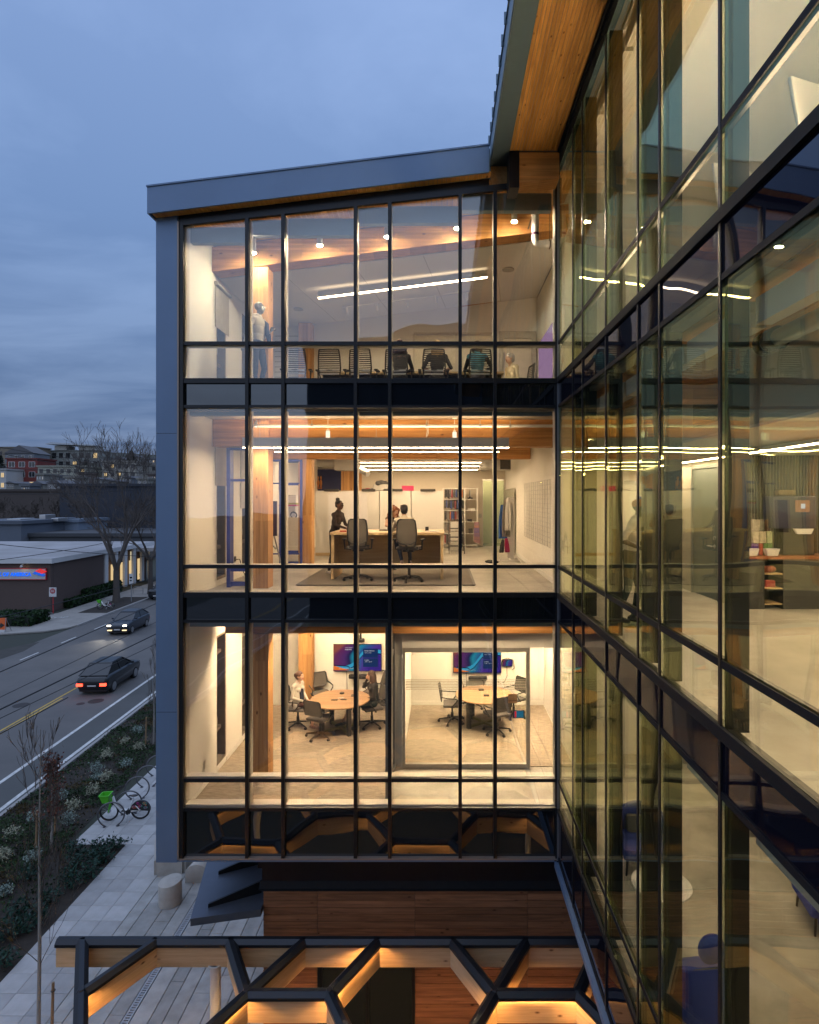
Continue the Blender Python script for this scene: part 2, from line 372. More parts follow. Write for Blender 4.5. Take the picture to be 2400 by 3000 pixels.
# ---- front curtain wall
cwF = MB()
for k, h in (('t3', .032), ('t2', .032), ('t1', .032), ('s3', .045), ('s2', .045), ('s1', .03), ('h2', .026), ('h1', .026)):
    cwF.box(VX[0], 11.035, RZ[k] - h, VX[-1], 11.098, RZ[k] + h)
cwF.prism([(VX[0] - .04, 11.03, zhead(VX[0]) - .02), (VX[-1], 11.03, zhead(VX[-1]) - .02), (VX[-1], 11.03, zhead(VX[-1]) + .09), (VX[0] - .04, 11.03, zhead(VX[0]) + .09)], (0, .068, 0))
cwF.prism([(VX[0] - .06, 11.045, zhead(VX[0]) + .10), (.86, 11.045, zhead(.86) + .10), (.86, 11.045, zsof(.86) - .02), (VX[0] - .06, 11.045, zsof(VX[0]) - .02)], (0, .1, 0))
cF = cwF.build('curtain_wall', M['black_frame'], B)
for X in VX:
    w = .031
    m = MB(); m.box(X - w, 11.02, RZ['bot'], X + w, 11.034, zhead(X) - .02); m.box(X - w + .004, 11.034, RZ['bot'], X + w - .004, 11.098, zhead(X) - .02)
    m.build('mullion', M['black_frame'], cF)
    m = MB()
    for a, b in ((RZ['s1'] - .02, RZ['h1'] + .05), (RZ['s2'] - .03, RZ['h2'] + .05), (RZ['s3'] - .03, zhead(X) + .02)):
        m.box(X - .027, 11.135, a, X + .027, 11.31, b)
    m.build('mullion_back', M['cream_frame'], cF)
m = MB()
for k in ('t3', 't2', 't1'):
    for a, b in zip(VX[:-1], VX[1:]): m.box(a + .029, 11.135, RZ[k] - .028, b - .029, 11.305, RZ[k] + .028)
for k in ('s3', 's2', 's1'):
    for a, b in zip(VX[:-1], VX[1:]): m.box(a + .029, 11.135, RZ[k] - .02, b - .029, 11.34, RZ[k] + .045)
for k in ('h2', 'h1'):
    for a, b in zip(VX[:-1], VX[1:]): m.box(a + .029, 11.135, RZ[k] - .03, b - .029, 11.305, RZ[k] + .03)
m.build('sill', M['cream_frame'], cF)
rows = [('s1', 't1', 0), ('t1', 'h1', 0), ('s2', 't2', 0), ('t2', 'h2', 0), ('s3', 't3', 0), ('bot', 's1', 1), ('h1', 's2', 1), ('h2', 's3', 1)]
for i, (a, b) in enumerate(zip(VX[:-1], VX[1:])):
    for lo, hi, sp in rows:
        m = MB(); m.box(a + .002, 11.1, RZ[lo], b - .002, 11.13, RZ[hi])
        m.build('spandrel_panel' if sp else 'glass_pane', M['spandF' if sp else 'glassF'], cF)
    m = MB(); m.prism([(a + .002, 11.1, RZ['t3']), (b - .002, 11.1, RZ['t3']), (b - .002, 11.1, zhead(b)), (a + .002, 11.1, zhead(a))], (0, .03, 0))
    m.build('glass_pane', M['glassF'], cF)
# edge trims of the front
m = MB(); m.box(VX[0] - .075, 11.01, RZ['bot'] - .02, VX[0] - .045, 11.1, zhead(VX[0]) + .05)
m.box(VX[0] - .045, 11.02, RZ['bot'] - .03, VX[-1] + .04, 11.1, RZ['bot'] - .002); m.build('edge_trim', M['bronze_trim'], B)
# ---- corner post between the two curtain walls
m = MB(); m.box(VX[-1] + .035, 11.0, RZ['bot'] - .03, XR - .03, 11.12, 17.75); m.build('corner_post', M['grey_trim'], B)
m = MB(); m.box(XR - .028, 11.03, 5.26, XR + .03, 11.3, 18.0); m.build('corner_post', M['black_frame'], B)
# ---- side curtain wall
VY = [11.03, 9.78, 9.11, 7.81, 6.53, 5.88, 4.60, 3.31, 2.66, 1.37, .08, -.57, -1.86, -3.15, -3.80, -5.09, -6.38, -7.03, -8.32, -9.61, -10.26]
cw = MB()
for k, h in (('t3', .03), ('t2', .03), ('t1', .03), ('s3', .05), ('s2', .05), ('s1', .035), ('h2', .026), ('h1', .026), ('bot', .03)):
    cw.box(XR - .034 if k[0] == 's' else XR - .014, VY[-1], RZ[k] - h, XR - .002, VY[0], RZ[k] + h)
cw.box(XR - .06, VY[-1], 17.86, XR - .002, VY[0], 17.985)
cw.box(XR - .10, VY[-1], 17.93, XR - .062, 10.6, 17.985)
M['black_matt'] = mat('black_frame_matt', (.010, .011, .014), .65, .0, spec=.2)
cR = cw.build('curtain_wall', M['black_matt'], B)
for Y in VY[1:]:
    m = MB(); m.box(XR - .018, Y - .020, 5.3, XR - .003, Y + .020, 17.86); m.build('mullion', M['black_frame'], cR)
    m = MB()
    for a, b in ((RZ['s1'], RZ['h1']), (RZ['s2'], RZ['h2']), (RZ['s3'], 17.9)): m.box(XR + .035, Y - .024, a, XR + .20, Y + .024, b)
    m.build('mullion_back', M['black_frame'], cR)
m = MB()
for k in ('t3', 't2', 't1', 's3', 's2', 's1', 'h2', 'h1'):
    for a, b in zip(VY[1:], VY[:-1]): m.box(XR + .035, a + .026, RZ[k] - .026, XR + (.07 if k[0] != 's' else .10), b - .026, RZ[k] + .026)
m.build('sill', M['black_frame'], cR)
rows = [('s1', 't1', 0), ('t1', 'h1', 0), ('s2', 't2', 0), ('t2', 'h2', 0), ('s3', 't3', 0), ('bot', 's1', 1), ('h1', 's2', 1), ('h2', 's3', 1), ('t3', None, 0)]
for a, b in zip(VY[1:], VY[:-1]):
    for lo, hi, sp in rows:
        m = MB(); m.box(XR, a + .002, RZ[lo], XR + .03, b - .002, RZ[hi] if hi else 17.9)
        m.build('spandrel_panel' if sp else 'glass_pane', M['spandR' if sp else 'glassR'], cR)
m = MB(); m.box(XR - .07, VY[-1], 5.17, XR + .1, 11.06, 5.27); m.build('drip_edge', M['blue_panel'], B)
# underside and closing walls of the upper storeys
m = MB(); m.box(-5.2, 11.04, wz(2527, 11.02), XR - .075, 11.16, RZ['bot'] - .035); m.build('drip_edge', M['blue_panel'], B)
m = MB(); m.box(-5.0, 11.17, 5.2, 10, 25, 5.3); m.box(XR + .11, -12, 5.2, 10, 11.16, 5.3); m.build('underside', M['black_frame'], B)
# ---- floors
for lv, z in FL.items():
    m = MB(); m.box(-4.71, 11.2, z - .45, 10, 25, z); m.build('floor_slab', M['concrete_floor'], B)
    m = MB(); m.box(XR + .09, -12, z - .45, 10, 11.195, z); m.build('floor_slab', M['concrete_floor'], B)
m = MB(); m.box(-4.70, 11.34, 6.152, -1.06, 16.8, 6.165); m.box(-.84, 12.95, 6.152, 2.8, 16.8, 6.165); m.build('carpet', M['carpet'], B)
# ---- left side: blue pilaster and outer wall with windows
m = MB(); m.box(-5.2, 11.03, wz(2527, 11.03), VX[0] - .08, 11.3, 17.0); m.prism([(-5.2, 11.03, 17.003), (VX[0] - .08, 11.03, 17.003), (VX[0] - .08, 11.03, zsof(VX[0] - .08) - .01), (-5.2, 11.03, zsof(-5.2) - .01)], (0, .2, 0))
pil = m.build('corner_panel', M['blue_panel'], B)
m = MB()
for z in (8.0, 13.07): m.box(-5.19, 11.0295, z - .004, VX[0] - .09, 11.035, z + .004)
m.build('panel_joint', M['black_frame'], pil)
WY = [(12.68, 13.24), (14.28, 14.84), (17.6, 18.16)]
for lv, z in FL.items():
    top = {1: 9.6, 2: 13.55, 3: 17.2}[lv]; zt = z + {1: 2.85, 2: 2.6, 3: 2.3}[lv]
    m = MB(); y = 11.31
    for a, b in WY + [(25, 25)]:
        m.box(-5.15, y, z, -4.71, a, top); y = b
        if a < 25: m.box(-5.15, a, zt, -4.71, b, top); m.box(-5.15, a, z, -4.71, b, z + .12)
    m.build('side_wall', M['wall'], B)
    m = MB(); y = 11.31
    for a, b in WY + [(16.8, 16.8)]:
        if a <= y: continue
        m.box(-4.708, y + .01, z, -4.693, min(a, 16.7) - .01, z + .1); y = b
    m.build('baseboard', M['wall'], B)
    for a, b in WY:
        f = MB(); zb = z + .12
        f.box(-4.95, a, zb, -4.72, a + .05, zt); f.box(-4.95, b - .05, zb, -4.72, b, zt); f.box(-4.95, a + .05, zt - .05, -4.72, b - .05, zt); f.box(-4.95, a + .05, zb, -4.72, b - .05, zb + .06)
        f.box(-4.95, a + .05, z + .75, -4.80, b - .05, z + .83); f.box(-4.95, a + .05, zt - .45, -4.80, b - .05, zt - .38)
        w = f.build('side_window', mat('window_bronze', (.20, .16, .12), .4, .3) if 'wb' not in M else M['wb'], B); M['wb'] = w.data.materials[0]
        g = MB(); g.box(-4.92, a + .05, zb + .06, -4.90, b - .05, zt - .05); g.build('pane', M['glassF'], w)
        h = MB(); h.tube([(-4.79, a + .1, z + .95), (-4.74, a + .1, z + .97), (-4.74, a + .1, z + 1.12)], .012, 6); h.build('handle', M['steel'], w)
for lv in (2, 3):                                   # roller blinds hanging part of the way down
    for (a, b), d in zip(WY, (.85, 1.35, .9)):
        if lv == 3 and d > 1: continue
        zt = FL[lv] + (2.95 if lv == 2 else 2.35)
        m = MB(); m.box(-4.70, a - .12, zt - d, -4.688, b + .12, zt); m.cyl((-4.67, a - .14, zt + .04), (-4.67, b + .14, zt + .04), .05, n=8); m.build('roller_blind', mat('blind_fabric', (.45, .42, .35), .8) if 'blind' not in M else M['blind'], B)
        M['blind'] = bpy.data.materials['blind_fabric']
# ---- timber frame
GZ1, GZ2 = (9.12, 9.55), (12.95, 13.53)
for lv, (a, b) in ((1, GZ1), (2, GZ2)):
    for Y in ((12.42, 12.8), (16.35, 16.7)) if lv == 2 else ((12.42, 12.8),):
        m = MB(); m.box(-4.44 if lv == 1 else -4.80 + .1, Y[0], a, 2.39 if lv == 2 else 2.8, Y[1], b); m.build('beam', M['glulam'], B, bevel=.006)
m = MB(); m.prism([(-4.70, 12.4, 17.09 - .12 * 4.70), (2.59, 12.4, 17.09 + .12 * 2.59), (2.59, 12.4, zsof(2.59) - .03), (-4.70, 12.4, zsof(-4.7) - .03)], (0, .4, 0)); m.build('beam', M['glulam'], B)
for lv, (z0, z1) in ((1, (6.15, 9.55)), (2, (10.05, 12.94)), (3, (13.95, 16.6))):
    for X0, Y0 in ((-3.90, 12.36), (-3.86, 16.3)):
        if Y0 > 16 and lv == 2: z1 = 12.94
        m = MB(); m.box(X0, Y0, z0, X0 + .36, Y0 + .36, z1 if lv != 1 else 9.115); m.build('column', M['glulam_post'], B, bevel=.006)
m = MB(); m.box(-3.905, 12.355, 12.955, -3.535, 12.418, 13.5); m.build('column', M['glulam_post'], B)
# ---- level 1 rooms
m = MB(); m.box(-4.7, 16.8, 6.15, 2.83, 16.95, 9.6); m.build('back_wall', M['wall'], B)
m = MB(); m.box(-1.05, 12.96, 6.15, -.85, 16.795, 9.55); m.build('partition_wall', M['wall'], B)
m = MB(); m.box(-1.06, 11.36, 6.15, -.99, 12.95, 6.25); m.box(-1.06, 11.36, 6.25, -1.0, 11.45, 9.5); m.box(-1.06, 12.85, 6.25, -1.0, 12.95, 9.5); m.box(-1.06, 11.45, 9.4, -1.0, 12.85, 9.5); m.box(-1.04, 11.455, 8.62, -1.01, 12.845, 8.7)
m.build('door_frame', mat('door_grey', (.16, .18, .19), .45, .3), B); M['door_grey'] = bpy.data.materials['door_grey']
m = MB(); m.box(-1.035, 11.455, 6.26, -1.02, 12.845, 8.61); m.build('glass_pane', M['glass_in'], B)
m = MB(); yP = 12.9
m.box(-.84, yP - .04, 6.17, 1.87, yP + .04, 6.25); m.box(-.84, yP - .04, 8.62, 1.87, yP + .04, 8.72); m.box(-.84, yP - .04, 6.25, -.78, yP + .04, 8.62); m.box(1.79, yP - .04, 6.25, 1.87, yP + .04, 8.62)
pf = m.build('partition_frame', mat('partition_alu', (.50, .48, .43), .4, .4), B)
m = MB(); m.box(-.84, yP - .06, 8.72, 2.83, yP + .06, 9.55); m.build('partition_wall', M['wall'], B)
xs = [-.78, .09, .96, 1.79]
for a, b in zip(xs[:-1], xs[1:]):
    m = MB(); m.box(a + .004, yP - .006, 6.25, b - .004, yP + .006, 8.62); m.build('glass_pane', M['glass_in'], pf)
m = MB()
for i in range(7): z = 7.83 + i * .033; m.box(-.77, yP - .009, z - .006, 1.78, yP - .0065, z + .006)
m.build('privacy_stripe', mat('frosted_stripe', (.42, .38, .30), .7), pf)
m = MB(); m.box(2.83, 12.96, 6.15, 2.98, 16.8, 9.6); m.build('partition_wall', M['wall'], B)
m = MB(); m.box(-4.6, 16.78, 6.165, -1.06, 16.798, 6.27); m.box(-.84, 16.78, 6.165, 2.82, 16.798, 6.27); m.build('baseboard', M['wall'], B)
m = MB(); m.box(-4.7, 11.36, 9.56, 9.9, 16.8, 9.595); m.build('ceiling', M['ceiling'], B)
# ---- level 2 studio
m = MB(); m.box(-4.7, 23.0, 10.05, 1.55, 23.15, 13.55); m.box(2.36, 23.0, 10.05, 2.45, 23.15, 13.55); m.box(1.55, 23.0, 12.6, 2.36, 23.15, 13.55); m.build('back_wall', mat('wall_tan', (.58, .52, .43), .75, amt=.06), B)
m = MB(); m.box(2.4, 11.34, 10.05, 2.52, 23.0, 13.5); m.build('partition_wall', M['wall'], B)
m = MB(); m.box(2.385, 11.5, 10.05, 2.398, 22.9, 10.16); m.build('baseboard', M['white_plastic'], B)
m = MB(); m.box(-4.7, 11.36, 13.535, 2.4, 23, 13.548); m.build('ceiling', M['soffit_x'], B)
m = MB(); m.box(1.55, 24.6, 10.05, 2.5, 24.7, 13.5); m.build('back_wall', M['wall'], B)
m = MB(); m.box(1.56, 23.02, 10.06, 2.35, 23.05, 12.55); m.build('glass_pane', glass('green_glass', .06, (.84, .90, .74), (1, 1, 1), 0), B)
# ---- level 3 meeting room
m = MB(); m.prism([(-4.7, 16.6, 13.95), (2.6, 16.6, 13.95), (2.6, 16.6, zceil3(2.6)), (-4.7, 16.6, zceil3(-4.7))], (0, .15, 0)); m.build('back_wall', M['wall'], B)
m = MB(); m.box(2.6, 12.85, 13.95, 2.75, 16.6, 17.35); m.build('partition_wall', M['wall'], B)
X0, X1 = -4.7, 2.6
m = MB(); m.prism([(X0, 12.8, zceil3(X0)), (X1, 12.8, zceil3(X1)), (X1, 12.8, zceil3(X1) + .1), (X0, 12.8, zceil3(X0) + .1)], (0, 3.8, 0)); cl3 = m.build('ceiling', M['ceiling'], B)
m = MB()
for x in (-3.4, -1.9, -.4, 1.1): m.prism([(x, 12.85, zceil3(x) - .003), (x + .012, 12.85, zceil3(x) - .003), (x + .012 + .5, 16.55, zceil3(x + .5) - .003), (x + .5, 16.55, zceil3(x + .5) - .003)], (0, 0, .01))
m.build('panel_joint', M['grey_wall'], cl3)
for x, y, r in ((1.55, 14.2, .14), (-3.6, 15.2, .12)):
    m = MB(); m.lathe((x, y, zceil3(x) - .03), [(r, 0), (r, .02)], 20); o = m.build('ceiling_speaker', M['grey_wall'], cl3)
# ---- roofs
m = MB()
def slab(X0, X1, Y0, Y1, t0, t1): m.prism([(X0, Y0, zsof(X0) + t0), (X1, Y0, zsof(X1) + t0), (X1, Y0, zsof(X1) + t1), (X0, Y0, zsof(X0) + t1)], (0, Y1 - Y0, 0))
slab(-5.22, .86, 10.86, 11.15, .02, .42); slab(-5.22, 2.6, 11.152, 25, .02, .42); m.build('roof', M['dark_fascia'], B)
m = MB(); zb = lambda X: 16.97 + .1215 * (X + 5.26)
m.prism([(-5.26, 10.82, zb(-5.26)), (.84, 10.82, zb(.84)), (.84, 10.82, zb(.84) + .47), (-5.26, 10.82, zb(-5.26) + .47)], (0, .035, 0))
m.prism([(-5.26, 10.857, zb(-5.26)), (-5.225, 10.857, zb(-5.26)), (-5.225, 10.857, zb(-5.26) + .47), (-5.26, 10.857, zb(-5.26) + .47)], (0, 12, 0))
fa = m.build('fascia', M['blue_panel'], B)
m = MB(); m.prism([(-5.27, 10.80, zb(-5.27) + .472), (.85, 10.80, zb(.85) + .472), (.85, 10.80, zb(.85) + .50), (-5.27, 10.80, zb(-5.27) + .50)], (0, .12, 0))
for x in (-1.9, ): m.prism([(x, 10.8185, zb(x) + .005), (x + .008, 10.8185, zb(x) + .005), (x + .008, 10.8185, zb(x) + .465), (x, 10.8185, zb(x) + .465)], (0, .002, 0))
m.build('coping', M['blue_panel'], fa)
m = MB(); x = -5.2
while x < .84:
    d = -.004 if abs(x + 2.6) < .04 or abs(x + .3) < .04 else random.uniform(0, .004)
    m.prism([(x + .003, 10.862, zsof(x) - .012 + d), (x + .077, 10.862, zsof(x + .08) - .012 + d), (x + .077, 10.862, zsof(x + .08) + .015), (x + .003, 10.862, zsof(x) + .015)], (0, .18, 0)); x += .08
tag(m.build('soffit_board', M['soffit_x'], B), kind='stuff')
m = MB(); x = -4.7
while x < 2.5:
    m.prism([(x + .004, 11.16, zsof(x) - .012), (x + .096, 11.16, zsof(x + .1) - .012), (x + .096, 11.16, zsof(x + .1) + .015), (x + .004, 11.16, zsof(x) + .015)], (0, 1.24, 0)); x += .1
tag(m.build('ceiling_board', M['soffit_x'], B), kind='stuff')
# big side roof with its deep timber soffit
m = MB(); m.box(.905, -13, 18.002, 10, 11.148, 18.32); m.box(2.61, 11.15, 18.002, 10, 25, 18.32); m.build('roof', M['dark_fascia'], B)
m = MB(); m.box(.88, -13.02, 17.99, .90, 11.16, 18.36); m.box(.902, -13.02, 17.985, 1.19, 11.15, 18.0); m.box(.86, -13, 18.362, 1.1, 11.16, 18.38); fa2 = m.build('fascia', M['dark_fascia'], B)
m = MB(); y = 11.0
while y > -13: m.box(.84, y - .012, 18.30, .878, y + .012, 18.46); y -= .4
tag(m.build('standing_seam', M['dark_fascia'], fa2), kind='stuff')
x = 1.195; k = 0
while x < 2.06:
    me = MB().box(0, -13, 17.978 + random.uniform(0, .006), .0465, 10.63, 17.999).mesh('soffit_board', M['soffit']); o = put('soffit_board', me, B); o.location = (x, 0, 0); x += .0545; k += 1
# projecting beam end with a steel cap under the side roof
m = MB(); m.prism([(1.36, 10.65, 17.42), (2.06, 10.65, 17.50), (2.06, 10.65, 17.97), (1.36, 10.65, 17.97)], (0, .36, 0)); m.build('beam', M['glulam'], B, bevel=.005)
m = MB(); m.box(1.18, 10.62, 17.33, 1.355, 11.03, 17.97); m.build('beam_cap', M['black_frame'], B)
m = MB(); m.prism([(.90, 11.11, zhead(.9) + .1), (2.05, 11.11, zhead(2.05) + .1), (2.05, 11.11, 17.97), (.90, 11.11, 17.97)], (0, .035, 0)); m.build('infill_board', M['soffit_x'], B)
# roller shade boxes behind the sloped head
sb = mat('shade_box', (.20, .26, .28), .45, .2, amt=.1)
for x0, x1, y0, y1 in ((548, 721, 666, 711), (738, 826, 645, 689), (841, 1036, 640, 690), (1049, 1137, 608, 655), (1150, 1342, 604, 653), (1355, 1445, 568, 617), (1457, 1616, 566, 617)):
    Y = 11.36; m = MB(); m.box(wx(x0, Y), Y, wz(y1, Y), wx(x1, Y), Y + .13, wz(y0, Y)); m.build('shade_box', sb, B)
for lv, yy in ((2, 1218), (1, 1836)):
    for a, b in zip(VX[:-1], VX[1:]):
        m = MB(); m.box(a + .03, 11.32, wz(yy, 11.32), b - .03, 11.42, wz(yy, 11.32) + (.16 if lv == 2 else .12)); m.build('shade_box', sb, B)
# ---- rooms behind the side curtain wall
for lv, z, t in ((1, 6.15, 9.6), (2, 10.05, 13.55), (3, 13.95, 17.98)):
    m = MB(); m.box(9.3, -12, z, 9.45, 14.6, t); m.box(XR + .2, -12.1, z, 9.45, -11.95, t); m.build('partition_wall', M['wall'], B)
m = MB(); m.box(2.99, 13.6, 6.15, 9.3, 13.75, 9.6); m.build('back_wall', M['wall'], B)
m = MB(); m.box(2.76, 13.6, 13.95, 9.3, 13.75, 17.95); m.build('back_wall', M['wall'], B)
m = MB(); m.box(2.53, 13.6, 10.05, 4.9, 13.75, 13.5); m.build('back_wall', M['wall'], B)
m = MB(); m.box(4.9, 11.86, 10.05, 5.05, 13.6, 12.66); m.box(4.9, 10.66, 10.05, 5.05, 10.74, 12.66); m.box(4.9, 10.74, 12.46, 5.05, 11.86, 12.66); m.build('partition_wall', M['concrete_wall'], B)
m = MB(); m.box(4.915, 10.75, 10.06, 4.97, 11.85, 12.45); dr = m.build('door', mat('door_slate', (.10, .125, .125), .5, .1, amt=.1), B)
m = MB(); m.tube([(4.915, 10.92, 11.02), (4.86, 10.92, 11.02), (4.855, 11.10, 11.02)], .013, 8); m.cyl((4.90, 10.92, 11.02), (4.915, 10.92, 11.02), .035); m.cyl((4.89, 10.92, 11.17), (4.915, 10.92, 11.17), .035); m.build('handle', M['steel'], dr)
m = MB(); m.box(4.88, 10.70, 10.05, 4.912, 10.75, 12.5); m.box(4.88, 11.85, 10.05, 4.912, 11.9, 12.5); m.box(4.88, 10.75, 12.45, 4.912, 11.85, 12.5); m.build('door_frame', M['door_grey'], dr)
m = MB(); m.box(3.32, -12, 12.65, 9.3, 13.6, 12.68); m.build('ceiling', M['ceiling'], B)
m = MB(); m.box(3.32, -12, 12.682, 3.42, 13.6, 13.5); bk = m.build('bulkhead', mat('bulkhead_paint', (.50, .52, .50), .7, amt=.05), B)
m = MB()
for i in range(7): m.box(3.30, 7.35, 12.86 + i * .045, 3.318, 7.95, 12.88 + i * .045)
m.box(3.312, 7.3, 12.82, 3.3195, 8.0, 13.2); m.build('vent_grille', M['door_grey'], bk)
k = 0; x = 2.33
while x < 3.3:
    me = MB().box(0, -12, 13.49 + (k % 2) * .004, .117, 11.2, 13.545).mesh('ceiling_board', M['soffit']); o = put('ceiling_board', me, B); o.location = (x, 0, 0); x += .122; k += 1
m = MB(); m.box(XR + .21, -12, 17.92, 9.3, 13.6, 17.96); m.build('ceiling', M['ceiling'], B)
m = MB(); m.box(XR + .21, -12, 9.56, 9.3, 11.35, 9.595); m.build('ceiling', M['ceiling'], B)
for lv, zt in ((1, 9.50), (2, 13.40), (3, 17.88)):
    for a, b in zip(VY[1:-6], VY[:-7]):
        m = MB(); m.box(XR + .24, a + .04, zt - .2, XR + .36, b - .04, zt); m.build('shade_box', M['cream_frame'], B)
for i, Y in enumerate((-1.0, 2.9, 6.9)):
    m = MB(); m.box(2.5, Y, 13.02, 3.3, Y + .4, 13.48); m.build('beam', M['glulam'], B)
# perforated screen wall behind the coffee counter
pm, t, b = nodes('perforated_metal'); n = t.nodes; l = t.links
b.inputs['Roughness'].default_value = .45; b.inputs['Metallic'].default_value = .4
tcn = n.new('ShaderNodeTexCoord'); mpn = n.new('ShaderNodeMapping'); mpn.inputs['Scale'].default_value = (26, 1, 11); l.new(tcn.outputs['Object'], mpn.inputs[0])
vo = n.new('ShaderNodeTexVoronoi'); vo.inputs['Randomness'].default_value = 0.15; vo.inputs['Scale'].default_value = 1; l.new(mpn.outputs[0], vo.inputs['Vector'])
rp = n.new('ShaderNodeValToRGB'); rp.color_ramp.elements[0].position = .22; rp.color_ramp.elements[1].position = .32; rp.color_ramp.elements[0].color = (.22, .22, .18, 1); rp.color_ramp.elements[1].color = (.05, .052, .048, 1)
l.new(vo.outputs['Distance'], rp.inputs[0]); l.new(rp.outputs[0], b.inputs['Base Color'])
m = MB(); m.box(5.05, 10.66, 10.05, 9.3, 10.74, 12.65); sw = m.build('screen_wall', M['grey_wall'], B)
m = MB(); x = 5.06
while x < 8.2: m.box(x, 10.628, 10.06, x + .03, 10.658, 12.64); x += .055
tag(m.build('screen_rib', pm, sw), kind='stuff')
# ---- ground floor volume set back under the overhang: stained siding
YW = 11.8; XW0 = wx(772, YW); ZS = wz(2598, YW)
m = MB(); m.box(XW0 - .02, YW - .02, ZS + .10, 9, YW + .6, 5.19); m.build('soffit_band', M['black_matt'], B)  # black band: shade under the overhang put into the colour
m = MB(); m.prism([(XW0 - .06, YW - .10, ZS + .02), (9, YW - .10, ZS + .02), (9, YW - .02, ZS + .13), (XW0 - .06, YW - .02, ZS + .13)], (0, .02, -.0)); m.box(XW0 - .06, YW - .12, ZS - .01, 9, YW - .003, ZS + .02); m.box(XW0 - .08, YW - .10, 4.75, 9, YW - .022, 4.9); m.build('flashing', M['black_matt'], B)
m = MB(); m.box(XW0 + .01, YW + .03, 0, 9, YW + .5, ZS); gw = m.build('ground_wall', M['black_frame'], B)
seg = [XW0, wx(931, YW), wx(1216, YW), wx(1546, YW), wx(1760, YW), 3.6, 6]
zwin = wz(2822, YW); ph = .134; z = ZS - .005; r = 0
while z > .05:
    for i, (a, b) in enumerate(zip(seg[:-1], seg[1:])):
        if i == 1 and z - ph < zwin + .02: continue
        dy = random.uniform(0, .012)
        m = MB(); m.box(a + .003, YW - dy, max(z - ph + .011, 0.01), b - .004, YW + .025, z); m.build('siding_board', M['siding'], gw)
    z -= ph; r += 1
a, b = seg[1], seg[2]; f = MB()
f.box(a, YW - .03, 0, a + .09, YW + .03, zwin); f.box(b - .06, YW - .03, 0, b, YW + .03, zwin); f.box(a + .09, YW - .03, zwin - .07, b - .06, YW + .03, zwin); xm = (a + b) / 2 + .02; f.box(xm - .035, YW - .03, 0, xm + .035, YW + .03, zwin - .07); f.box(a + .09, YW - .03, 0, b - .06, YW + .03, .1)
fr = f.build('ground_window', M['black_frame'], gw)
for p, q in ((a + .09, xm - .035), (xm + .035, b - .06)):
    g = MB(); g.box(p, YW - .005, .1, q, YW + .02, zwin - .07); g.build('ground_pane', M['spandF'], gw)
m = MB(); m.box(XW0 + .01, YW + .51, 0, 9, 24, 5.19); m.build('ground_wall', M['siding'], B)
# dark metal entrance canopy with two tapered fins
CZn = 4.0
pts = [gp(612, 2505, CZn), Vector((XW0 - .005, gp(790, 2505, CZn).y, CZn)), Vector((XW0 - .005, gp(772, 2664, CZn).y, CZn)), gp(558, 2692, CZn)]
m = MB(); m.prism(pts, (0, 0, -.14)); cn = m.build('entrance_canopy', mat('canopy_metal', (.12, .14, .185), .38, .4, amt=.35, scale=3, bump=.02, bscale=60), B)
for p, q in (((640, 2563), (768, 2530)), ((610, 2660), (766, 2616))):
    A, C = gp(*p, CZn), gp(*q, CZn); m = MB(); m.prism([A, C, C + Vector((0, 0, .24)), A + Vector((0, 0, .07))], (0, .05, 0)); m.build('canopy_fin', M['black_frame'], cn)
# ================================================================ lamps that the photograph shows lit (and the ceiling lamps it implies, plus a few added to brighten rooms)
def linear_lamp(P, Q, label, group, w=.07, h=.10, up=False, hang=None, lm=None):
    P, Q = Vector(P), Vector(Q)
    t = thing('linear_light', label, 'lamp', (P + Q) / 2, 0, group)
    m = MB(); m.bar(P, Q, w, h)
    if up:
        for s in (-1, 1): m.bar(P + Vector((0, s * (w / 2 - .004), h / 2 + .02)), Q + Vector((0, s * (w / 2 - .004), h / 2 + .02)), .008, .04)
    m.build('housing', M['white_plastic'], t)
    m = MB(); m.bar(P - Vector((0, 0, h / 2 + .003)), Q - Vector((0, 0, h / 2 + .003)), w * .8, .003); m.build('diffuser', lm or M['lamp'], t)
    if up:
        m = MB(); m.bar(P + Vector((0, 0, h / 2 + .006)), Q + Vector((0, 0, h / 2 + .006)), w * .8, .008); m.build('uplight', up if up is not True else M['lamp_up'], t)
    if hang:
        m = MB()
        for k in (.06, .5, .94):
            p = P.lerp(Q, k); m.cyl(p + Vector((0, 0, h / 2)), (p.x, p.y, hang(p.x)), .004, n=5)
        m.build('hanger', M['steel'], t)
    return t
# studio: rows of pendants running with the facade
g = 'linear pendants over the studio'; LS = emit('lamp_strong', WARM, 72.0); LSU = emit('lamp_uplight_strong', WARM, 24.0)
lab = ['long linear pendant nearest the studio window', 'long linear pendant second from the studio window', 'shorter linear pendant third from the studio window', 'thin linear pendant behind the timber beam, fourth from the window', 'thin linear pendant fifth from the studio window', 'thin linear pendant farthest from the studio window']
for (x0, x1, y, Y), lb in zip(((715, 1490, 1308, 12.02), (806, 1462, 1324, 15.4), (851, 1440, 1343, 17.6), (1056, 1410, 1355, 19.0), (1056, 1412, 1366, 20.4), (1057, 1400, 1376, 21.8)), lab):
    z = wz(y, Y); linear_lamp((wx(x0, Y), Y, z + .05), (wx(x1, Y), Y, z + .05), lb, g, w=.20, h=.15 if Y < 15 else .10, lm=LS if Y < 13 else None, up=LSU if Y < 13 else True, hang=lambda x: 13.53)
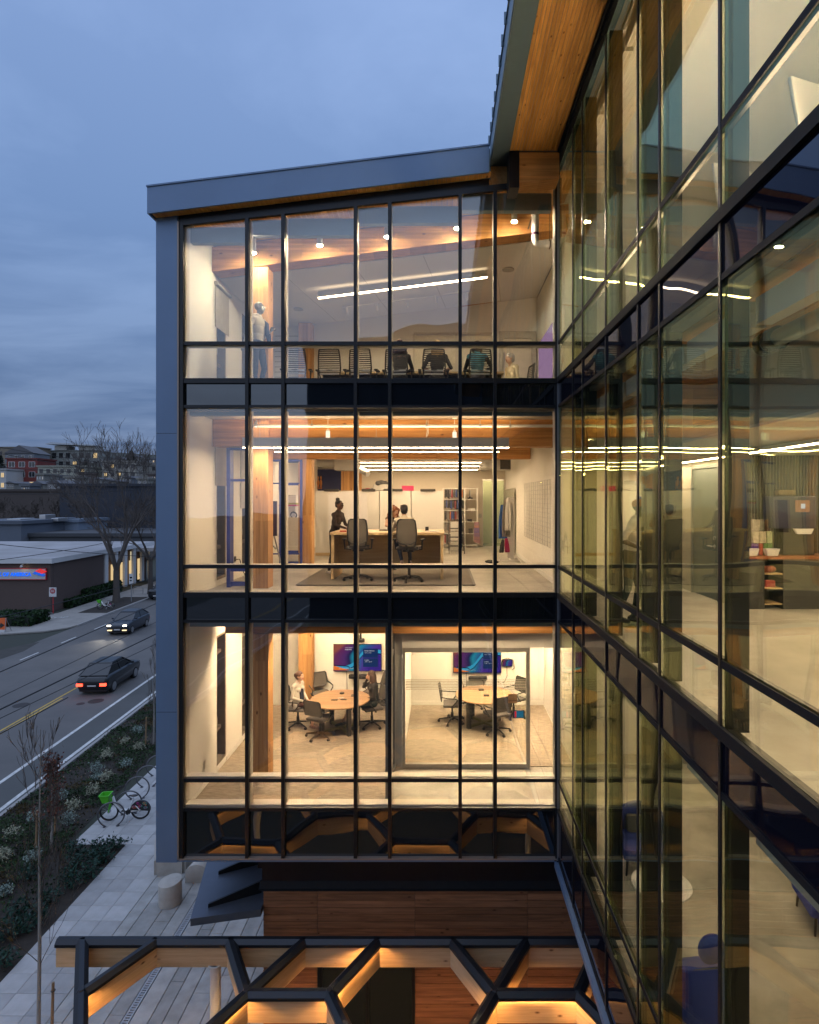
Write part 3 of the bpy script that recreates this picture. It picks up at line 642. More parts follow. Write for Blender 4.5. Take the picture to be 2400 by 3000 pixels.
# level 1: slim ceiling lamps over both meeting rooms and the lounge (their glow is all the photo shows)
M['panel_dim'] = emit('lamp_panel_dim', WARM, 55.0)
def panel_lamp(x0, y0, x1, y1, z, label, group, mt='panel'):
    t = thing('ceiling_light', label, 'lamp', ((x0 + x1) / 2, (y0 + y1) / 2, z), 0, group)
    m = MB(); m.box(x0, y0, z, x1, y1, z + .04); m.build('frame', M['white_plastic'], t)
    m = MB(); m.box(x0 + .02, y0 + .02, z - .006, x1 - .02, y1 - .02, z - .001); m.build('diffuser', M[mt], t); return t
panel_lamp(-4.2, 13.1, -1.5, 13.3, 9.50, 'ceiling light over the round table with two seated women, window side', 'ceiling lights of the lower level')
panel_lamp(-4.0, 15.4, -1.6, 15.6, 9.50, 'ceiling light over the round table with two seated women, screen side', 'ceiling lights of the lower level')
panel_lamp(-.3, 14.0, 1.6, 14.2, 9.50, 'ceiling light over the empty round table behind the glass partition, window side', 'ceiling lights of the lower level')
panel_lamp(-.3, 15.8, 1.6, 16.0, 9.50, 'ceiling light over the empty round table behind the glass partition, screen side', 'ceiling lights of the lower level')
panel_lamp(-.6, 11.75, 1.9, 11.9, 9.50, 'ceiling light over the concrete corridor in front of the glass partition', 'ceiling lights of the lower level', 'panel_dim')
panel_lamp(2.0, 14.6, 2.6, 15.6, 9.50, 'ceiling light at the carpeted end of the corridor', 'ceiling lights of the lower level')
panel_lamp(3.4, 8.0, 5.6, 8.2, 9.50, 'ceiling light over the lounge round the small white table', 'ceiling lights of the lower level', 'panel_dim')
panel_lamp(3.4, 4.2, 5.6, 4.4, 9.50, 'ceiling light over the near end of the lounge', 'ceiling lights of the lower level', 'panel_dim')
panel_lamp(3.4, 11.4, 5.6, 11.6, 9.50, 'ceiling light over the far end of the lounge', 'ceiling lights of the lower level', 'panel_dim')
panel_lamp(3.4, 0.2, 5.6, 0.4, 9.50, 'ceiling light over the lounge floor beside the camera', 'ceiling lights of the lower level', 'panel_dim')
panel_lamp(1.65, 23.5, 2.25, 24.1, 13.3, 'ceiling light behind the green glass at the back of the studio', None, 'panel_dim')
# level 2 coffee corner: one long line of light along the ceiling
linear_lamp((4.66, 2.0, 12.60), (4.66, 13.2, 12.60), 'long ceiling line of light beside the coffee counter and slate door', None, w=.14, h=.05, lm=LS)
linear_lamp((7.2, 0.0, 12.60), (7.2, 9.8, 12.60), 'second ceiling line of light deeper in the coffee corner', None, w=.16, h=.05, lm=LS)
linear_lamp((3.75, -2.0, 12.60), (3.75, 3.4, 12.60), 'added ceiling line of light brightening the near end of the coffee corner floor', None, w=.16, h=.05, lm=LS)  # extra line added only to brighten this room
# level 3
P = (wx(933, 14.0), 14.0, wz(874, 14.0) + .06); Q = (wx(1427, 14.0), 14.0, wz(813, 14.0) + .06)
linear_lamp(P, Q, 'sloping linear pendant under the top floor ceiling', None, w=.12, h=.11, up=emit('lamp_uplight_soft', WARM, 3.0), hang=lambda x: zceil3(x))
P = (-2.2, 15.7, zceil3(-2.2) - .5); Q = (1.5, 15.7, zceil3(1.5) - .5)
for i, (x, y) in enumerate(((742, 741), (937, 719), (1135, 694), (1340, 669), (1507, 649))):
    Y = 12.0; X, z = wx(x, Y), wz(y, Y)
    t = thing('downlight', ['cylinder downlight nearest the mannequin', 'second cylinder downlight from the mannequin', 'cylinder downlight in the middle of the row of five', 'fourth cylinder downlight from the mannequin', 'cylinder downlight beside the white elbow pipe'][i], 'lamp', (X, Y, z), 0, 'cylinder downlights of the top floor')
    m = MB(); m.cyl((X, Y, z), (X, Y, z + .30), .058, n=16); m.cyl((X, Y, z + .30), (X, Y, zsof(X) - .01), .02, n=8); m.build('shade', M['white_plastic'], t, smooth=True)
    m = MB(); m.cyl((X, Y, z - .012), (X, Y, z - .002), .045, n=16); m.build('bulb', M['spot'], t)
t = thing('track_light', 'slim track with five small spotlights on the top floor ceiling', 'lamp', (-1.0, 15.6, 16.6))
m = MB(); m.bar((-2.5, 15.2, zceil3(-2.5) - .10), (1.0, 15.2, zceil3(1.0) - .10), .035, .03); m.build('rail', M['white_plastic'], t)
for k in range(5):
    x = -2.4 + k * .75; z = zceil3(x) - .12; m = MB(); m.cyl((x, 15.2, z), (x + .03, 15.25, z - .16), .035, n=10); m.build('spotlight', M['white_plastic'], t, smooth=True)
for i, (Y0_, Y1_) in enumerate(((-2, 1.6), (2, 5.6), (6.2, 9.8))):  # invented troughs, hidden below the sill, added to light soffit and ceiling
    t = thing('uplight', ('added hidden floor uplight trough along the top floor sill nearest the camera', 'added hidden floor uplight trough along the middle of the top floor sill', 'added hidden floor uplight trough along the top floor sill nearest the corner post')[i], 'lamp', (2.65, (Y0_ + Y1_) / 2, 13.95), 0, 'added uplight troughs of the top floor lounge')
    m = MB(); m.box(2.55, Y0_, 13.955, 2.75, Y1_, 14.10); m.box(2.55, Y0_, 14.10, 2.57, Y1_, 14.16); m.box(2.73, Y0_, 14.10, 2.75, Y1_, 14.16); m.build('housing', M['white_plastic'], t)
    m = MB(); m.box(2.58, Y0_ + .05, 14.105, 2.72, Y1_ - .05, 14.115); m.build('diffuser', emit('added_trough_glow', WARM, 130.0) if 'trg' not in M else M['trg'], t); M['trg'] = bpy.data.materials['added_trough_glow']
# small white pendants hanging in front of the studio beam
for x, y, lb in ((961, 1275, 'small white cylinder pendant left of the studio beam centre'), (1332, 1278, 'small white cylinder pendant at the right of the studio beam')):
    Y = 12.1; X, z = wx(x, Y), wz(y, Y)
    t = thing('pendant_light', lb, 'lamp', (X, Y, z), 0, 'small white pendants by the studio beam')
    m = MB(); m.cyl((X, Y, z + .09), (X, Y, 13.5), .006, n=6); m.cyl((X, Y, 13.48), (X, Y, 13.53), .05, n=12); m.cyl((X, Y, z + .08), (X, Y, z + .11), .03, n=12); m.build('cord', M['white_plastic'], t)
    m = MB(); m.cyl((X, Y, z - .08), (X, Y, z + .08), .042, n=16); m.build('lamp_shade', emit('pendant_glow', (1, .9, .68), 1.6) if 'pg' not in M else M['pg'], t, smooth=True); M['pg'] = bpy.data.materials['pendant_glow']
# ================================================================ ground, street, paving
SD = 0.0495                                              # the street runs 2.8 degrees off the building's axis
def su(u, Y, z=0.0): return Vector((u - SD * Y, Y, z))   # street line u at depth Y
M['soil'] = mat('soil', (.035, .027, .02), .95, col2=(.014, .011, .009), amt=.8, scale=3, bump=.6, bscale=14)
M['asphalt'] = mat('asphalt', (.115, .108, .103), .8, col2=(.080, .078, .077), amt=.8, scale=.35, bump=.25, bscale=60, detail=8)
M['asphalt_new'] = mat('asphalt_bike_lane', (.075, .077, .075), .8, amt=.5, scale=.5, bump=.25, bscale=60)
M['sidewalk'] = mat('sidewalk', (.30, .28, .255), .85, col2=(.19, .18, .165), amt=.7, scale=.5, detail=8, bump=.1)
M['kerb'] = mat('kerb_concrete', (.30, .29, .28), .85, amt=.5, scale=3)
M['paver'] = mat('paver', (.41, .405, .405), .8, col2=(.27, .265, .25), amt=.6, scale=2.2, detail=9, bump=.10, rnd=.17)
M['plank_paver'] = mat('plank_paver', (.37, .365, .355), .8, col2=(.20, .20, .18), amt=.65, scale=2.5, detail=7, bump=.1, rnd=.16)
M['paver_base'] = mat('paver_joint', (.035, .04, .028), .95, amt=.5, scale=4)
M['white_line'] = mat('road_paint_white', (.62, .62, .60), .7, col2=(.34, .34, .33), amt=.8, scale=5)
M['yellow_line'] = mat('road_paint_yellow', (.55, .36, .06), .7, col2=(.30, .2, .05), amt=.8, scale=5)
M['grass'] = mat('hill_ground', (.035, .040, .030), .95, amt=.7, scale=.05, detail=8)
def sheet(name, polys, mtl, z, kind='structure', parent=None):
    m = MB()
    for p in polys:
        m.add([(q[0], q[1], z) for q in p], [tuple(range(len(p)))])
    o = m.build(name, mtl, parent)
    if kind: tag(o, kind=kind)
    return o
def strip(u0, u1, Y0, Y1): return [su(u0, Y0), su(u1, Y0), su(u1, Y1), su(u0, Y1)]
# terrain: level round the building, a hill beyond the shops
prof = [(-400, -.03), (95, -.03), (130, 3.5), (200, 9), (260, 14.5), (330, 27), (400, 38), (470, 44), (900, 46)]
def hill(Y):
    for (a, za), (b, zb_) in zip(prof[:-1], prof[1:]):
        if Y <= b: return za + (zb_ - za) * (Y - a) / (b - a)
    return prof[-1][1]
xsn = list(range(-700, 701, 50)); ysn = [-400, -50, 60, 95, 112, 130, 165, 200, 230, 260, 295, 330, 365, 400, 435, 470, 600, 900]
m = MB(); m.add([(x, y, hill(y) + (0 if y < 100 else 3.0 * math.sin(x * .03 + y * .02) * min(1, (y - 95) / 100))) for y in ysn for x in xsn],
      [(j * len(xsn) + i, j * len(xsn) + i + 1, (j + 1) * len(xsn) + i + 1, (j + 1) * len(xsn) + i) for j in range(len(ysn) - 1) for i in range(len(xsn) - 1)])
tag(m.build('ground', M['grass'], smooth=True), kind='structure')
sheet('road', [strip(-31, -15.32, -120, 140)], M['asphalt'], 0.0)
sheet('bike_lane', [strip(-17.1, -15.34, -120, 140)], M['asphalt_new'], 0.004)
lines = MB(); z = .008
def addline(u0, u1, Y0, Y1, mb): mb.add([tuple(su(u0, Y0, z)), tuple(su(u1, Y0, z)), tuple(su(u1, Y1, z)), tuple(su(u0, Y1, z))], [(0, 1, 2, 3)])
def mark(name, segs, mtl):
    mb = MB()
    for s in segs: addline(*s, mb)
    return tag(mb.build(name, mtl), kind='structure')
mark('white_edge_line', [(-15.78, -15.60, -60, 130)], M['white_line'])
mark('bike_lane_line', [(-17.28, -17.10, -60, 130)], M['white_line'])
mark('yellow_centre_line', [(-21.05, -20.93, -60, 38.5), (-20.80, -20.68, -60, 36)], M['yellow_line'])
for i in range(9):
    Y = 34 + i * 5.2; mark('lane_dash', [(-28.75, -28.62, Y, Y + 2.2)], M['white_line'])
for c, r in (((281, 2054), .42), ((236, 2062), .22), ((62, 2066), .42)):
    p = gp(c[0], c[1]); m = MB(); m.lathe((p.x, p.y, .003), [(r, 0), (r, .006), (r * .92, .0065)], 24); tag(m.build('manhole_cover', mat('iron', (.05, .045, .045), .7, .5) if 'iron' not in M else M['iron'], None), 'iron manhole cover set in the near traffic lane' if c[0] == 281 else ('small round iron valve cover beside the manhole' if c[0] == 236 else 'pale manhole cover by the yellow line'), 'manhole cover'); M['iron'] = bpy.data.materials['iron']
# patched asphalt with cracks
sheet('road_patch', [[gp(0, 1905), gp(75, 1888), gp(118, 1880), gp(70, 1908), gp(0, 1932)]], mat('asphalt_old', (.050, .046, .040), .9, col2=(.03, .028, .025), amt=.9, scale=1.2), .005)
# far side: driveway apron, pavement, kerb
m = MB()
p = [su(-31, 56), su(-31, 130), su(-36.2, 130), su(-36.2, 62), gp(60, 1822), gp(-160, 1840), gp(-160, 1870), gp(20, 1860), gp(130, 1853), gp(200, 1842)]
m.prism([(q.x, q.y, .004) for q in p], (0, 0, .11)); tag(m.build('far_pavement', M['sidewalk']), kind='structure')
m = MB(); m.bar(su(-30.93, 56, .07), su(-30.93, 130, .07), .16, .16); tag(m.build('far_kerb', M['kerb']), kind='structure')
p = [gp(-60, 1822), gp(40, 1822), gp(158, 1803), gp(150, 1795), gp(-60, 1795)]
sheet('driveway', [p], M['asphalt_new'], .12)
m = MB(); a = gp(62, 1803); d1 = Vector((1.0, .12, 0)); m.add([(a.x, a.y, .126), (a.x + 1.2, a.y + .55, .126), (a.x + 1.15, a.y - .35, .126)], [(0, 2, 1)]); m.add([(a.x + 1.15, a.y - .0, .126), (a.x + 2.4, a.y + .1, .126), (a.x + 2.4, a.y + .35, .126), (a.x + 1.15, a.y + .25, .126)], [(0, 1, 2, 3)]); tag(m.build('painted_arrow', M['white_line']), kind='structure')
tx = text('painted_word', 'STOP', .95, M['white_line'], None, gp(121, 1812, .126) , (0, 0, R(8)), depth=.001); tag(tx, kind='structure')
sheet('tree_pit_soil', [strip(-34.2, -31.2, 62, 72)], M['soil'], .118)
# near side: kerb, planting bed, paving
m = MB(); m.bar(su(-15.26, -60, .05), su(-15.26, 130, .05), .15, .18); tag(m.build('near_kerb', M['kerb']), kind='structure')
tag(MB().add([tuple(q) for q in (su(-15.18, 21.06, .03), su(-11.82, 21.06, .03), su(-11.82, 60, .03), su(-15.18, 60, .03))], [(0, 1, 2, 3)])
    .add([tuple(q) for q in (su(-15.18, 2, .03), Vector((-10.8, 2, .03)), Vector((-10.8, 20.8, .03)), Vector((-11.6, 21.06, .03)), su(-15.18, 21.06, .03))], [(0, 1, 2, 3, 4)]).build('planting_bed', M['soil']), kind='structure')
tag(MB().box(-13.9, 2, -.02, 2.0, 40, .018).build('paving_bed', M['paver_base']), kind='structure')
pav = tag(MB().box(-13.9, 40.01, -.02, 2, 60, .05).build('pavement', M['paver']), kind='structure')
pz = .05; S = .623
pm_ = MB().box(.004, .004, 0, S - .004, S - .004, pz).mesh('paver', M['paver'], bevel=.004)
nY = 0; Y = 12.0
while Y < 30.5:
    X = -8.93 - S
    while X > -14.4:
        inbed = (X < -10.85 and Y < 20.5) or (X + SD * Y < -11.85 and Y >= 20.5)
        if not inbed:
            o = put('paver', pm_, pav, True, (X, Y, random.uniform(-.0025, .0025)))
        X -= S
    Y += S
edge = MB()
x = -8.925; ci = 0
widths = [.36, .52, .42, .38]
def plank_col(x, w, k):
    Y = 11.9 - (k * .77) % 1.9
    while Y < 30:
        Ln = random.choice((1.8, 2.4, 2.4, 3.0))
        me = MB().box(x + .009, Y + .006, 0, x + w - .009, Y + Ln - .006, pz).mesh('paving_plank', M['plank_paver'], bevel=.004)
        if not (Y > 21 and x > -7): put('paving_plank', me, pav)
        Y += Ln
k = 0
while x < -7.32:
    w = widths[k % 4]; w = min(w, -7.26 - x); plank_col(x, w, k); x += w; k += 1
x = -7.06
while x < -1.2:
    w = (.42, .33, .36, .50)[k % 4]; plank_col(x, w, k); x += w; k += 1
dr = thing('drain_channel', 'pale slotted drain running through the plank paving', 'drain', (-7.16, 20, .05))
m = MB(); m.box(-7.245, 10, 0, -7.215, 30, .056); m.box(-7.105, 10, 0, -7.075, 30, .056); m.build('rail', mat('galvanised', (.42, .43, .45), .5, .5), dr)
m = MB(); y = 11.8
while y < 26: m.box(-7.214, y, .03, -7.106, y + .035, .053); y += .07
tag(m.build('grating_bar', bpy.data.materials['galvanised'], dr), kind='stuff')
# concrete seats
M['cast'] = mat('cast_concrete', (.42, .39, .35), .85, col2=(.29, .27, .24), amt=.6, scale=4, detail=8, bump=.15, bscale=30)
p = Vector((-7.95, 17.75, .05)); m = MB(); n = 28
vb = [(p.x + .32 * math.cos(2 * math.pi * i / n), p.y + .32 * math.sin(2 * math.pi * i / n), .05) for i in range(n)]
vt = [(a, b, .70 + (a - p.x) * .10 + (b - p.y) * .06) for a, b, c in vb]
m.add(vb + vt, [tuple(range(n))[::-1], tuple(range(n, 2 * n))] + [(i, (i + 1) % n, (i + 1) % n + n, i + n) for i in range(n)])
tag(m.build('concrete_stool', M['cast'], bevel=.012, smooth=True), 'round cast concrete stool with a slanted top on the plank paving', 'stool')
m = MB(); n = 12; prof_ = [(-.36, 0)] + [(-.36 + .0, .28)] + [(-.36 * math.cos(t), .30 + .26 * math.sin(t)) for t in [math.pi * i / 10 for i in range(1, 10)]] + [(.36, .28), (.36, 0)]
c0 = gp(576, 2592); m.prism([(c0.x + a, c0.y, .05 + b) for a, b in prof_], (.25, 1.5, 0)); tag(m.build('concrete_bench', M['cast'], bevel=.01, smooth=True), 'rounded cast concrete bench beside the round stool', 'bench')
t = thing('planter', 'low angular concrete planter holding dark soil beside the rounded bench', 'planter', gp(500, 2562))
m = MB(); a, b, c, d = gp(462, 2567), gp(536, 2560), gp(560, 2530), gp(462, 2500)
for p_, q in ((a, b), (b, c), (a, d), (d, c)): m.bar(Vector((p_.x, p_.y, .28)), Vector((q.x, q.y, .28)), .2, .46)
m.build('trough', M['cast'], t)
m = MB(); m.prism([(q.x, q.y, .3) for q in (a, b, c, d)], (0, 0, .05)); m.build('soil', M['soil'], t)
# ---------------------------------------------------------------- neighbours behind the camera, seen only in reflections
nb = thing('metal_shed', 'dark ribbed metal building across the yard, seen mirrored in the spandrels', 'building', (2, -24, 0))
m = MB(); m.box(-10.3, -40, 0, 14, -24, 23.3); m.build('wall', mat('dark_metal', (.035, .04, .05), .5, .3), nb)
m = MB(); x = -4.6
while x < 0: m.box(x, -23.99, 0, x + .1, -23.93, 23.2); x += .3
tag(m.build('rib', bpy.data.materials['dark_metal'], nb), kind='stuff')
m = MB(); m.box(-10.5, -40.2, 23.305, 14.2, -23.8, 23.5); m.prism([(-9.5, -40, 23.505), (14, -40, 23.505), (14, -40, 27), (2, -40, 25.4), (-4, -40, 24.3)], (0, 15.8, 0)); m.build('roof', M['dark_fascia'], nb)
# ================================================================ honeycomb pergola with black metal caps and LED strips
PG = thing('pergola', 'honeycomb timber pergola with black metal caps and glowing LED strips in front of the building', 'pergola', (-1.5, 9.5, 0))
PZ, SIDE = 4.2, 1.3; RW = SIDE * math.sqrt(3) / 2; Y0 = 10.66
bw, bh = .115, .39
def peak(L_, w, h, over=0.0):
    m = MB(); a = over
    pf = [(-w / 2, -.03), (w / 2, -.03), (w / 2, .0), (w * .18, h), (-w * .18, h), (-w / 2, 0)]
    for s in (-1, 1): m.box(.0, s * (w / 2 - .001), -.052, L_, s * (w / 2 - .009), -.03)
    return m.prism([(-a, y, z) for y, z in pf], (L_ + 2 * a, 0, 0))
def pbeam(A, Bp, led=(), name='beam', drop=0.0, trim=0.0):
    A, Bp = Vector(A), Vector(Bp); d = Bp - A; Ln = d.length; ang = math.atan2(d.y, d.x)
    A = Vector((A.x, A.y, PZ - drop))
    m = MB(); m.box(.0, -bw / 2, -.12 - bh, Ln, bw / 2, -.12); o = put('beam', m.mesh('beam', M['pergola'], bevel=.004), PG, True); o.location = A; o.rotation_euler = (0, 0, ang)
    c = put('cap', peak(Ln, .20, .06).mesh('cap', M['cap']), PG, True); c.location = A + Vector((0, 0, -.09)); c.rotation_euler = (0, 0, ang)
    for s in led:
        m = MB(); m.box(.10, s * (bw / 2 + .008) - .007, -.134, Ln - .10, s * (bw / 2 + .008) + .007, -.123)
        l_ = put('led_strip', m.mesh('led_strip', M['strip']), o, False)
    return o
M['cap'] = mat('cap_metal', (.022, .024, .030), .38, .4, amt=.2)
XL, XRr = -6.75, 2.95
# back beam: one long run
def row_nodes(r):                                        # honeycomb rows towards the camera
    off = .83 if r % 2 else .83 + 1.95
    return [(off + 3.9 * k, off + 1.3 + 3.9 * k) for k in range(-4, 2)]
js = [XL, -6.32, -5.02, -3.72, -2.42, -1.12, .18, 1.48, 2.78]
for a, b in zip(js[:-1], js[1:]): pbeam((a, Y0), (b, Y0))
rY = lambda r: Y0 - RW * r
lit_up = {(-1.77, 1), (-3.07, 1)}
for r in range(1, 9):
    for A, Bn in row_nodes(r):
        y = rY(r)
        inA, inB = XL < A < XRr, XL < Bn < XRr
        if inA and inB: pbeam((A, y), (Bn, y), led=(-1, 1) if (r == 1 and abs(A - .83) < .1) or (r > 1 and r % 2 == 0) else ())
        up = rY(r - 1)
        # every node reaches to the row behind it (outwards), the front row adds the extra diagonals
        if inA and A - .65 > XL: pbeam((A, y), (A - .65, up), led=(-1, 1) if r % 2 == 0 or (r == 1 and abs(A - .83) < .1 and 0) else ())
        if inB and Bn + .65 < XRr: pbeam((Bn, y), (Bn + .65, up), led=(-1, 1) if r != 1 or abs(Bn + 1.77) < .1 else ())
        if r == 1 and inA: pbeam((A, y), (A + .65, up))
        if r == 1 and abs(Bn + 5.67) < .1: pbeam((Bn, y), (Bn - .65, up))
    if r % 2 == 0 and r < 8: pass
# glow on the diagonals that drop from the lit hexagon
y = rY(1)
hubs = [(a, rY(r)) for r in range(1, 9) for pr in row_nodes(r) for a in pr if XL < a < XRr]
for a, y in hubs:
    m = MB(); m.cyl((0, 0, -.50), (0, 0, -.10), .07, n=6); m.cyl((0, 0, -.10), (0, 0, -.015), .10, .05, n=6); o = put('node', m.mesh('node', M['cap']), PG, True); o.location = (a, y, PZ)
for cx, cyy in ((-3.98, Y0), (2.3, 6.2), (-5.5, 4.0)):
    m = MB(); m.cyl((cx, cyy, .05), (cx, cyy, PZ - .48), .092, n=20); m.cyl((cx, cyy, PZ - .50), (cx, cyy, PZ - .48), .12, n=20); m.cyl((cx, cyy, .05), (cx, cyy, .075), .15, n=20)
    m.build('post', mat('post_white', (.62, .60, .57), .4, amt=.1) if 'pw' not in M else M['pw'], PG, smooth=True); M['pw'] = bpy.data.materials['post_white']
# ================================================================ bank across the street
M['brick_dark'] = mat('dark_brick', (.105, .072, .062), .9, col2=(.065, .047, .042), amt=.8, scale=14, stretch=(.6, .6, 4), bump=.2, bscale=60)
M['white_paint'] = mat('white_paint', (.55, .55, .55), .6, amt=.15)
M['roof_pale'] = mat('pale_roof', (.36, .35, .36), .8, col2=(.22, .21, .20), amt=.7, scale=.25, detail=8)
M['win_dark'] = spandrel('dark_window', (.015, .018, .022), 1.6, (1, 1, 1), 0.0)
M['win_lit'] = emit('lit_window', (1, .72, .36), .75)
M['win_warm'] = emit('bright_window', (1, .78, .46), 1.6)
BK = thing('bank', 'low dark brick bank with a white roof edge and white fins along the street', 'bank', gp(149, 1794))
C0 = gp(149, 1794); zt = 5.15
def sd(P, d, z=0): return Vector((P.x - SD * d, P.y + d, z))
A, Bq = C0.copy(), sd(C0, 10.8); m = MB()
m.box(A.x - 26, A.y, .1, A.x - .02, A.y + .4, zt); m.bar((A.x - .2, A.y + .401, zt / 2), (Bq.x - .2, Bq.y, zt / 2), .4, zt); m.bar((A.x - 2.2, A.y + 11, zt / 2), (A.x - 2.9, A.y + 24, zt / 2), .4, zt); m.box(A.x - 26, A.y + 24, .1, A.x - 2, A.y + 24.4, zt); m.build('wall', M['brick_dark'], BK)
m = MB(); E = sd(A, 25); m.prism([(A.x - 26.3, A.y - .25, zt), (A.x + .25, A.y - .25, zt), (E.x + .25, E.y, zt), (A.x - 26.3, E.y, zt)], (0, 0, .42)); rf = m.build('roof', M['roof_pale'], BK)
m = MB(); m.box(A.x - 26.32, A.y - .29, zt - .05, A.x + .29, A.y - .255, zt + .46); m.bar((A.x + .28, A.y - .25, zt + .2), (E.x + .28, E.y, zt + .2), .04, .52); m.build('fascia', M['white_paint'], rf)
for k in range(6):
    P = sd(A, 11.4 + k * 2.5); m = MB(); m.bar(P + Vector((-.05, 0, .3)), P + Vector((-.05, 0, zt)), .28, .7, up=(0, 1, 0)); m.build('fin', M['white_paint'], BK)
    if k < 5:
        P0, P1 = sd(A, 11.9 + k * 2.5), sd(A, 13.4 + k * 2.5)
        m = MB(); m.bar(P0 + Vector((-.9, 0, 1.9)), P1 + Vector((-.9, 0, 1.9)), .05, 2.9); m.build('window', M['win_lit'] if k not in (0,) else M['win_warm'], BK)
m = MB(); m.box(A.x - 17.9, A.y - .14, .1, A.x - 17.6, A.y - .02, 2.6); 
P = gp(8, 1775); m = MB(); m.box(-46.6, A.y - .1, .12, -46.4, A.y - .01, 2.6); m.box(-48.5, A.y - .1, 2.5, -46.6, A.y - .01, 2.6); f = m.build('door_frame', M['steel'], BK); m = MB(); m.box(-48.5, A.y - .06, .12, -46.61, A.y - .02, 2.49); m.build('door_glass', M['win_lit'], f)
# sign band
zs0, zs1 = wz(1696, A.y), wz(1666, A.y); xs1 = wx(137, A.y); xs0 = wx(-62, A.y); ys = A.y - .18
sg = thing('bank_sign', 'long pale fascia sign with red rim reading BANK OF AMERICA under a small lamp', 'sign', ((xs0 + xs1) / 2, ys, zs0))
m = MB(); m.box(xs0, ys, zs0, xs1, ys + .15, zs1); m.build('board', mat('sign_grey', (.50, .48, .47), .6), sg)
m = MB(); t_ = .07; m.box(xs0 - t_, ys - .03, zs1, xs1 + t_, ys + .15, zs1 + t_); m.box(xs0 - t_, ys - .03, zs0 - t_, xs1 + t_, ys + .15, zs0); m.box(xs1, ys - .03, zs0, xs1 + t_, ys + .15, zs1); m.build('rim', mat('sign_red', (.42, .02, .03), .5), sg)
text('letters', 'BANK OF AMERICA', .52, emit('sign_blue', (.02, .16, 1.0), 1.1), sg, (wx(95, A.y) , ys - .02, zs0 + .32), (R(90), 0, 0), depth=.03, align='RIGHT', bold=.018, xs=.98)
lx, lz = wx(99, A.y), zs0 + .28; cb = mat('logo_blue', (.03, .10, .6), .5); rd = emit('logo_red', (1, .05, .06), .8)
m = MB()
for i in range(3):
    x = lx + i * .38; m.prism([(x, ys - .02, lz + .32 - i * .1), (x + .32, ys - .02, lz + .18 - i * .1), (x + .62, ys - .02, lz + .36 - i * .1), (x + .30, ys - .02, lz + .52 - i * .1)], (0, -.03, 0))
m.build('logo_stripe', emit('logo_blue_lit', (.03, .16, .9), .7), sg)
m = MB()
for i in range(3):
    x = lx + .30 + i * .26; m.prism([(x, ys - .055, lz + .16 - i * .10 + .4), (x + .18, ys - .055, lz + .08 - i * .1 + .4), (x + .72, ys - .055, lz + .32 - i * .1 + .4), (x + .54, ys - .055, lz + .40 - i * .1 + .4)], (0, -.03, 0))
m.build('logo_flag', rd, sg)
lp = thing('wall_lamp', 'small gooseneck lamp lighting the red rimmed fascia sign', 'lamp', (wx(75, A.y), ys - .5, zs1 + .35))
m = MB(); x = wx(75, A.y); m.tube([(x, A.y, zs1 + .3), (x, A.y - .4, zs1 + .5), (x, A.y - .7, zs1 + .42)], .03, 6); m.build('arm', M['steel'], lp)
m = MB(); m.cyl((x, A.y - .7, zs1 + .42), (x, A.y - .62, zs1 + .30), .05, .16, n=10); m.build('lamp_shade', M['steel'], lp)
m = MB(); m.cyl((x, A.y - .63, zs1 + .31), (x, A.y - .615, zs1 + .285), .12, n=10); m.build('bulb', emit('sign_lamp', (1, .75, .35), 14), lp)
# ---------------------------------------------------------------- buildings beyond
def house(name, label, x0, x1, yt, yb, Y, col, depth=12, wins=None, roof='flat', lit=.25, group='buildings on the far hill', mt=None, ww=None):
    X0, X1 = wx(x0, Y), wx(x1, Y); z1 = wz(yt, Y); z0 = wz(yb, Y) - 6
    t = thing(name, label, 'building', ((X0 + X1) / 2, Y, z0), 0, group)
    mw = mt or mat(name + '_wall', col, .85, amt=.3, scale=.3)
    m = MB(); m.box(X0, Y, z0, X1, Y + depth, z1); m.build('wall', mw, t)
    h = (z1 - z0)
    if roof == 'flat':
        m = MB(); m.box(X0 - .4, Y - .4, z1 + .003, X1 + .4, Y + depth + .4, z1 + .6); m.build('roof', mat('roof_' + name, tuple(c * .8 for c in col), .8) if name + 'r' not in M else M[name + 'r'], t)
    elif roof == 'gable':
        m = MB(); m.prism([(X0 - .5, Y - .5, z1), (X1 + .5, Y - .5, z1), ((X0 + X1) / 2, Y - .5, z1 + (X1 - X0) * .28)], (0, depth + 1, 0)); m.build('roof', M['grey_roof'], t)
    if wins:
        nx, ny, fw, fh = wins; sx = (X1 - X0) / nx; vis = z1 - wz(yb, Y); sy = vis / ny
        for j in range(ny):
            for i in range(nx):
                cx, cz = X0 + sx * (i + .5), z1 - sy * (j + .5)
                a, b = sx * fw / 2, sy * fh / 2
                f = MB(); f.box(cx - a, Y - .12, cz - b, cx + a, Y - .005, cz + b); w = f.build('window', ww or M['white_paint'], t)
                g = MB(); g.box(cx - a + .12, Y - .14, cz - b + .12, cx - .06, Y - .121, cz + b - .12); g.box(cx + .06, Y - .14, cz - b + .12, cx + a - .12, Y - .121, cz + b - .12)
                g.build('pane', M['win_lit'] if random.random() < lit else M['win_dark'], w)
    return t
M['grey_roof'] = mat('grey_roof', (.10, .10, .11), .8)
house('apartment_block', 'red brick apartment block with white framed windows on the hillside', 20, 109, 1346, 1434, 250, (.17, .035, .030), wins=(3, 3, .62, .55), lit=.35)
house('house', 'white rendered house left of the red brick block', -60, 18, 1377, 1436, 240, (.42, .42, .42), wins=(4, 2, .5, .5), lit=.4)
house('apartment_block', 'long pale hilltop block with a floating flat canopy roof', 109, 290, 1322, 1372, 345, (.26, .27, .25), wins=(9, 2, .6, .62), lit=.1, ww=M['grey_roof'])
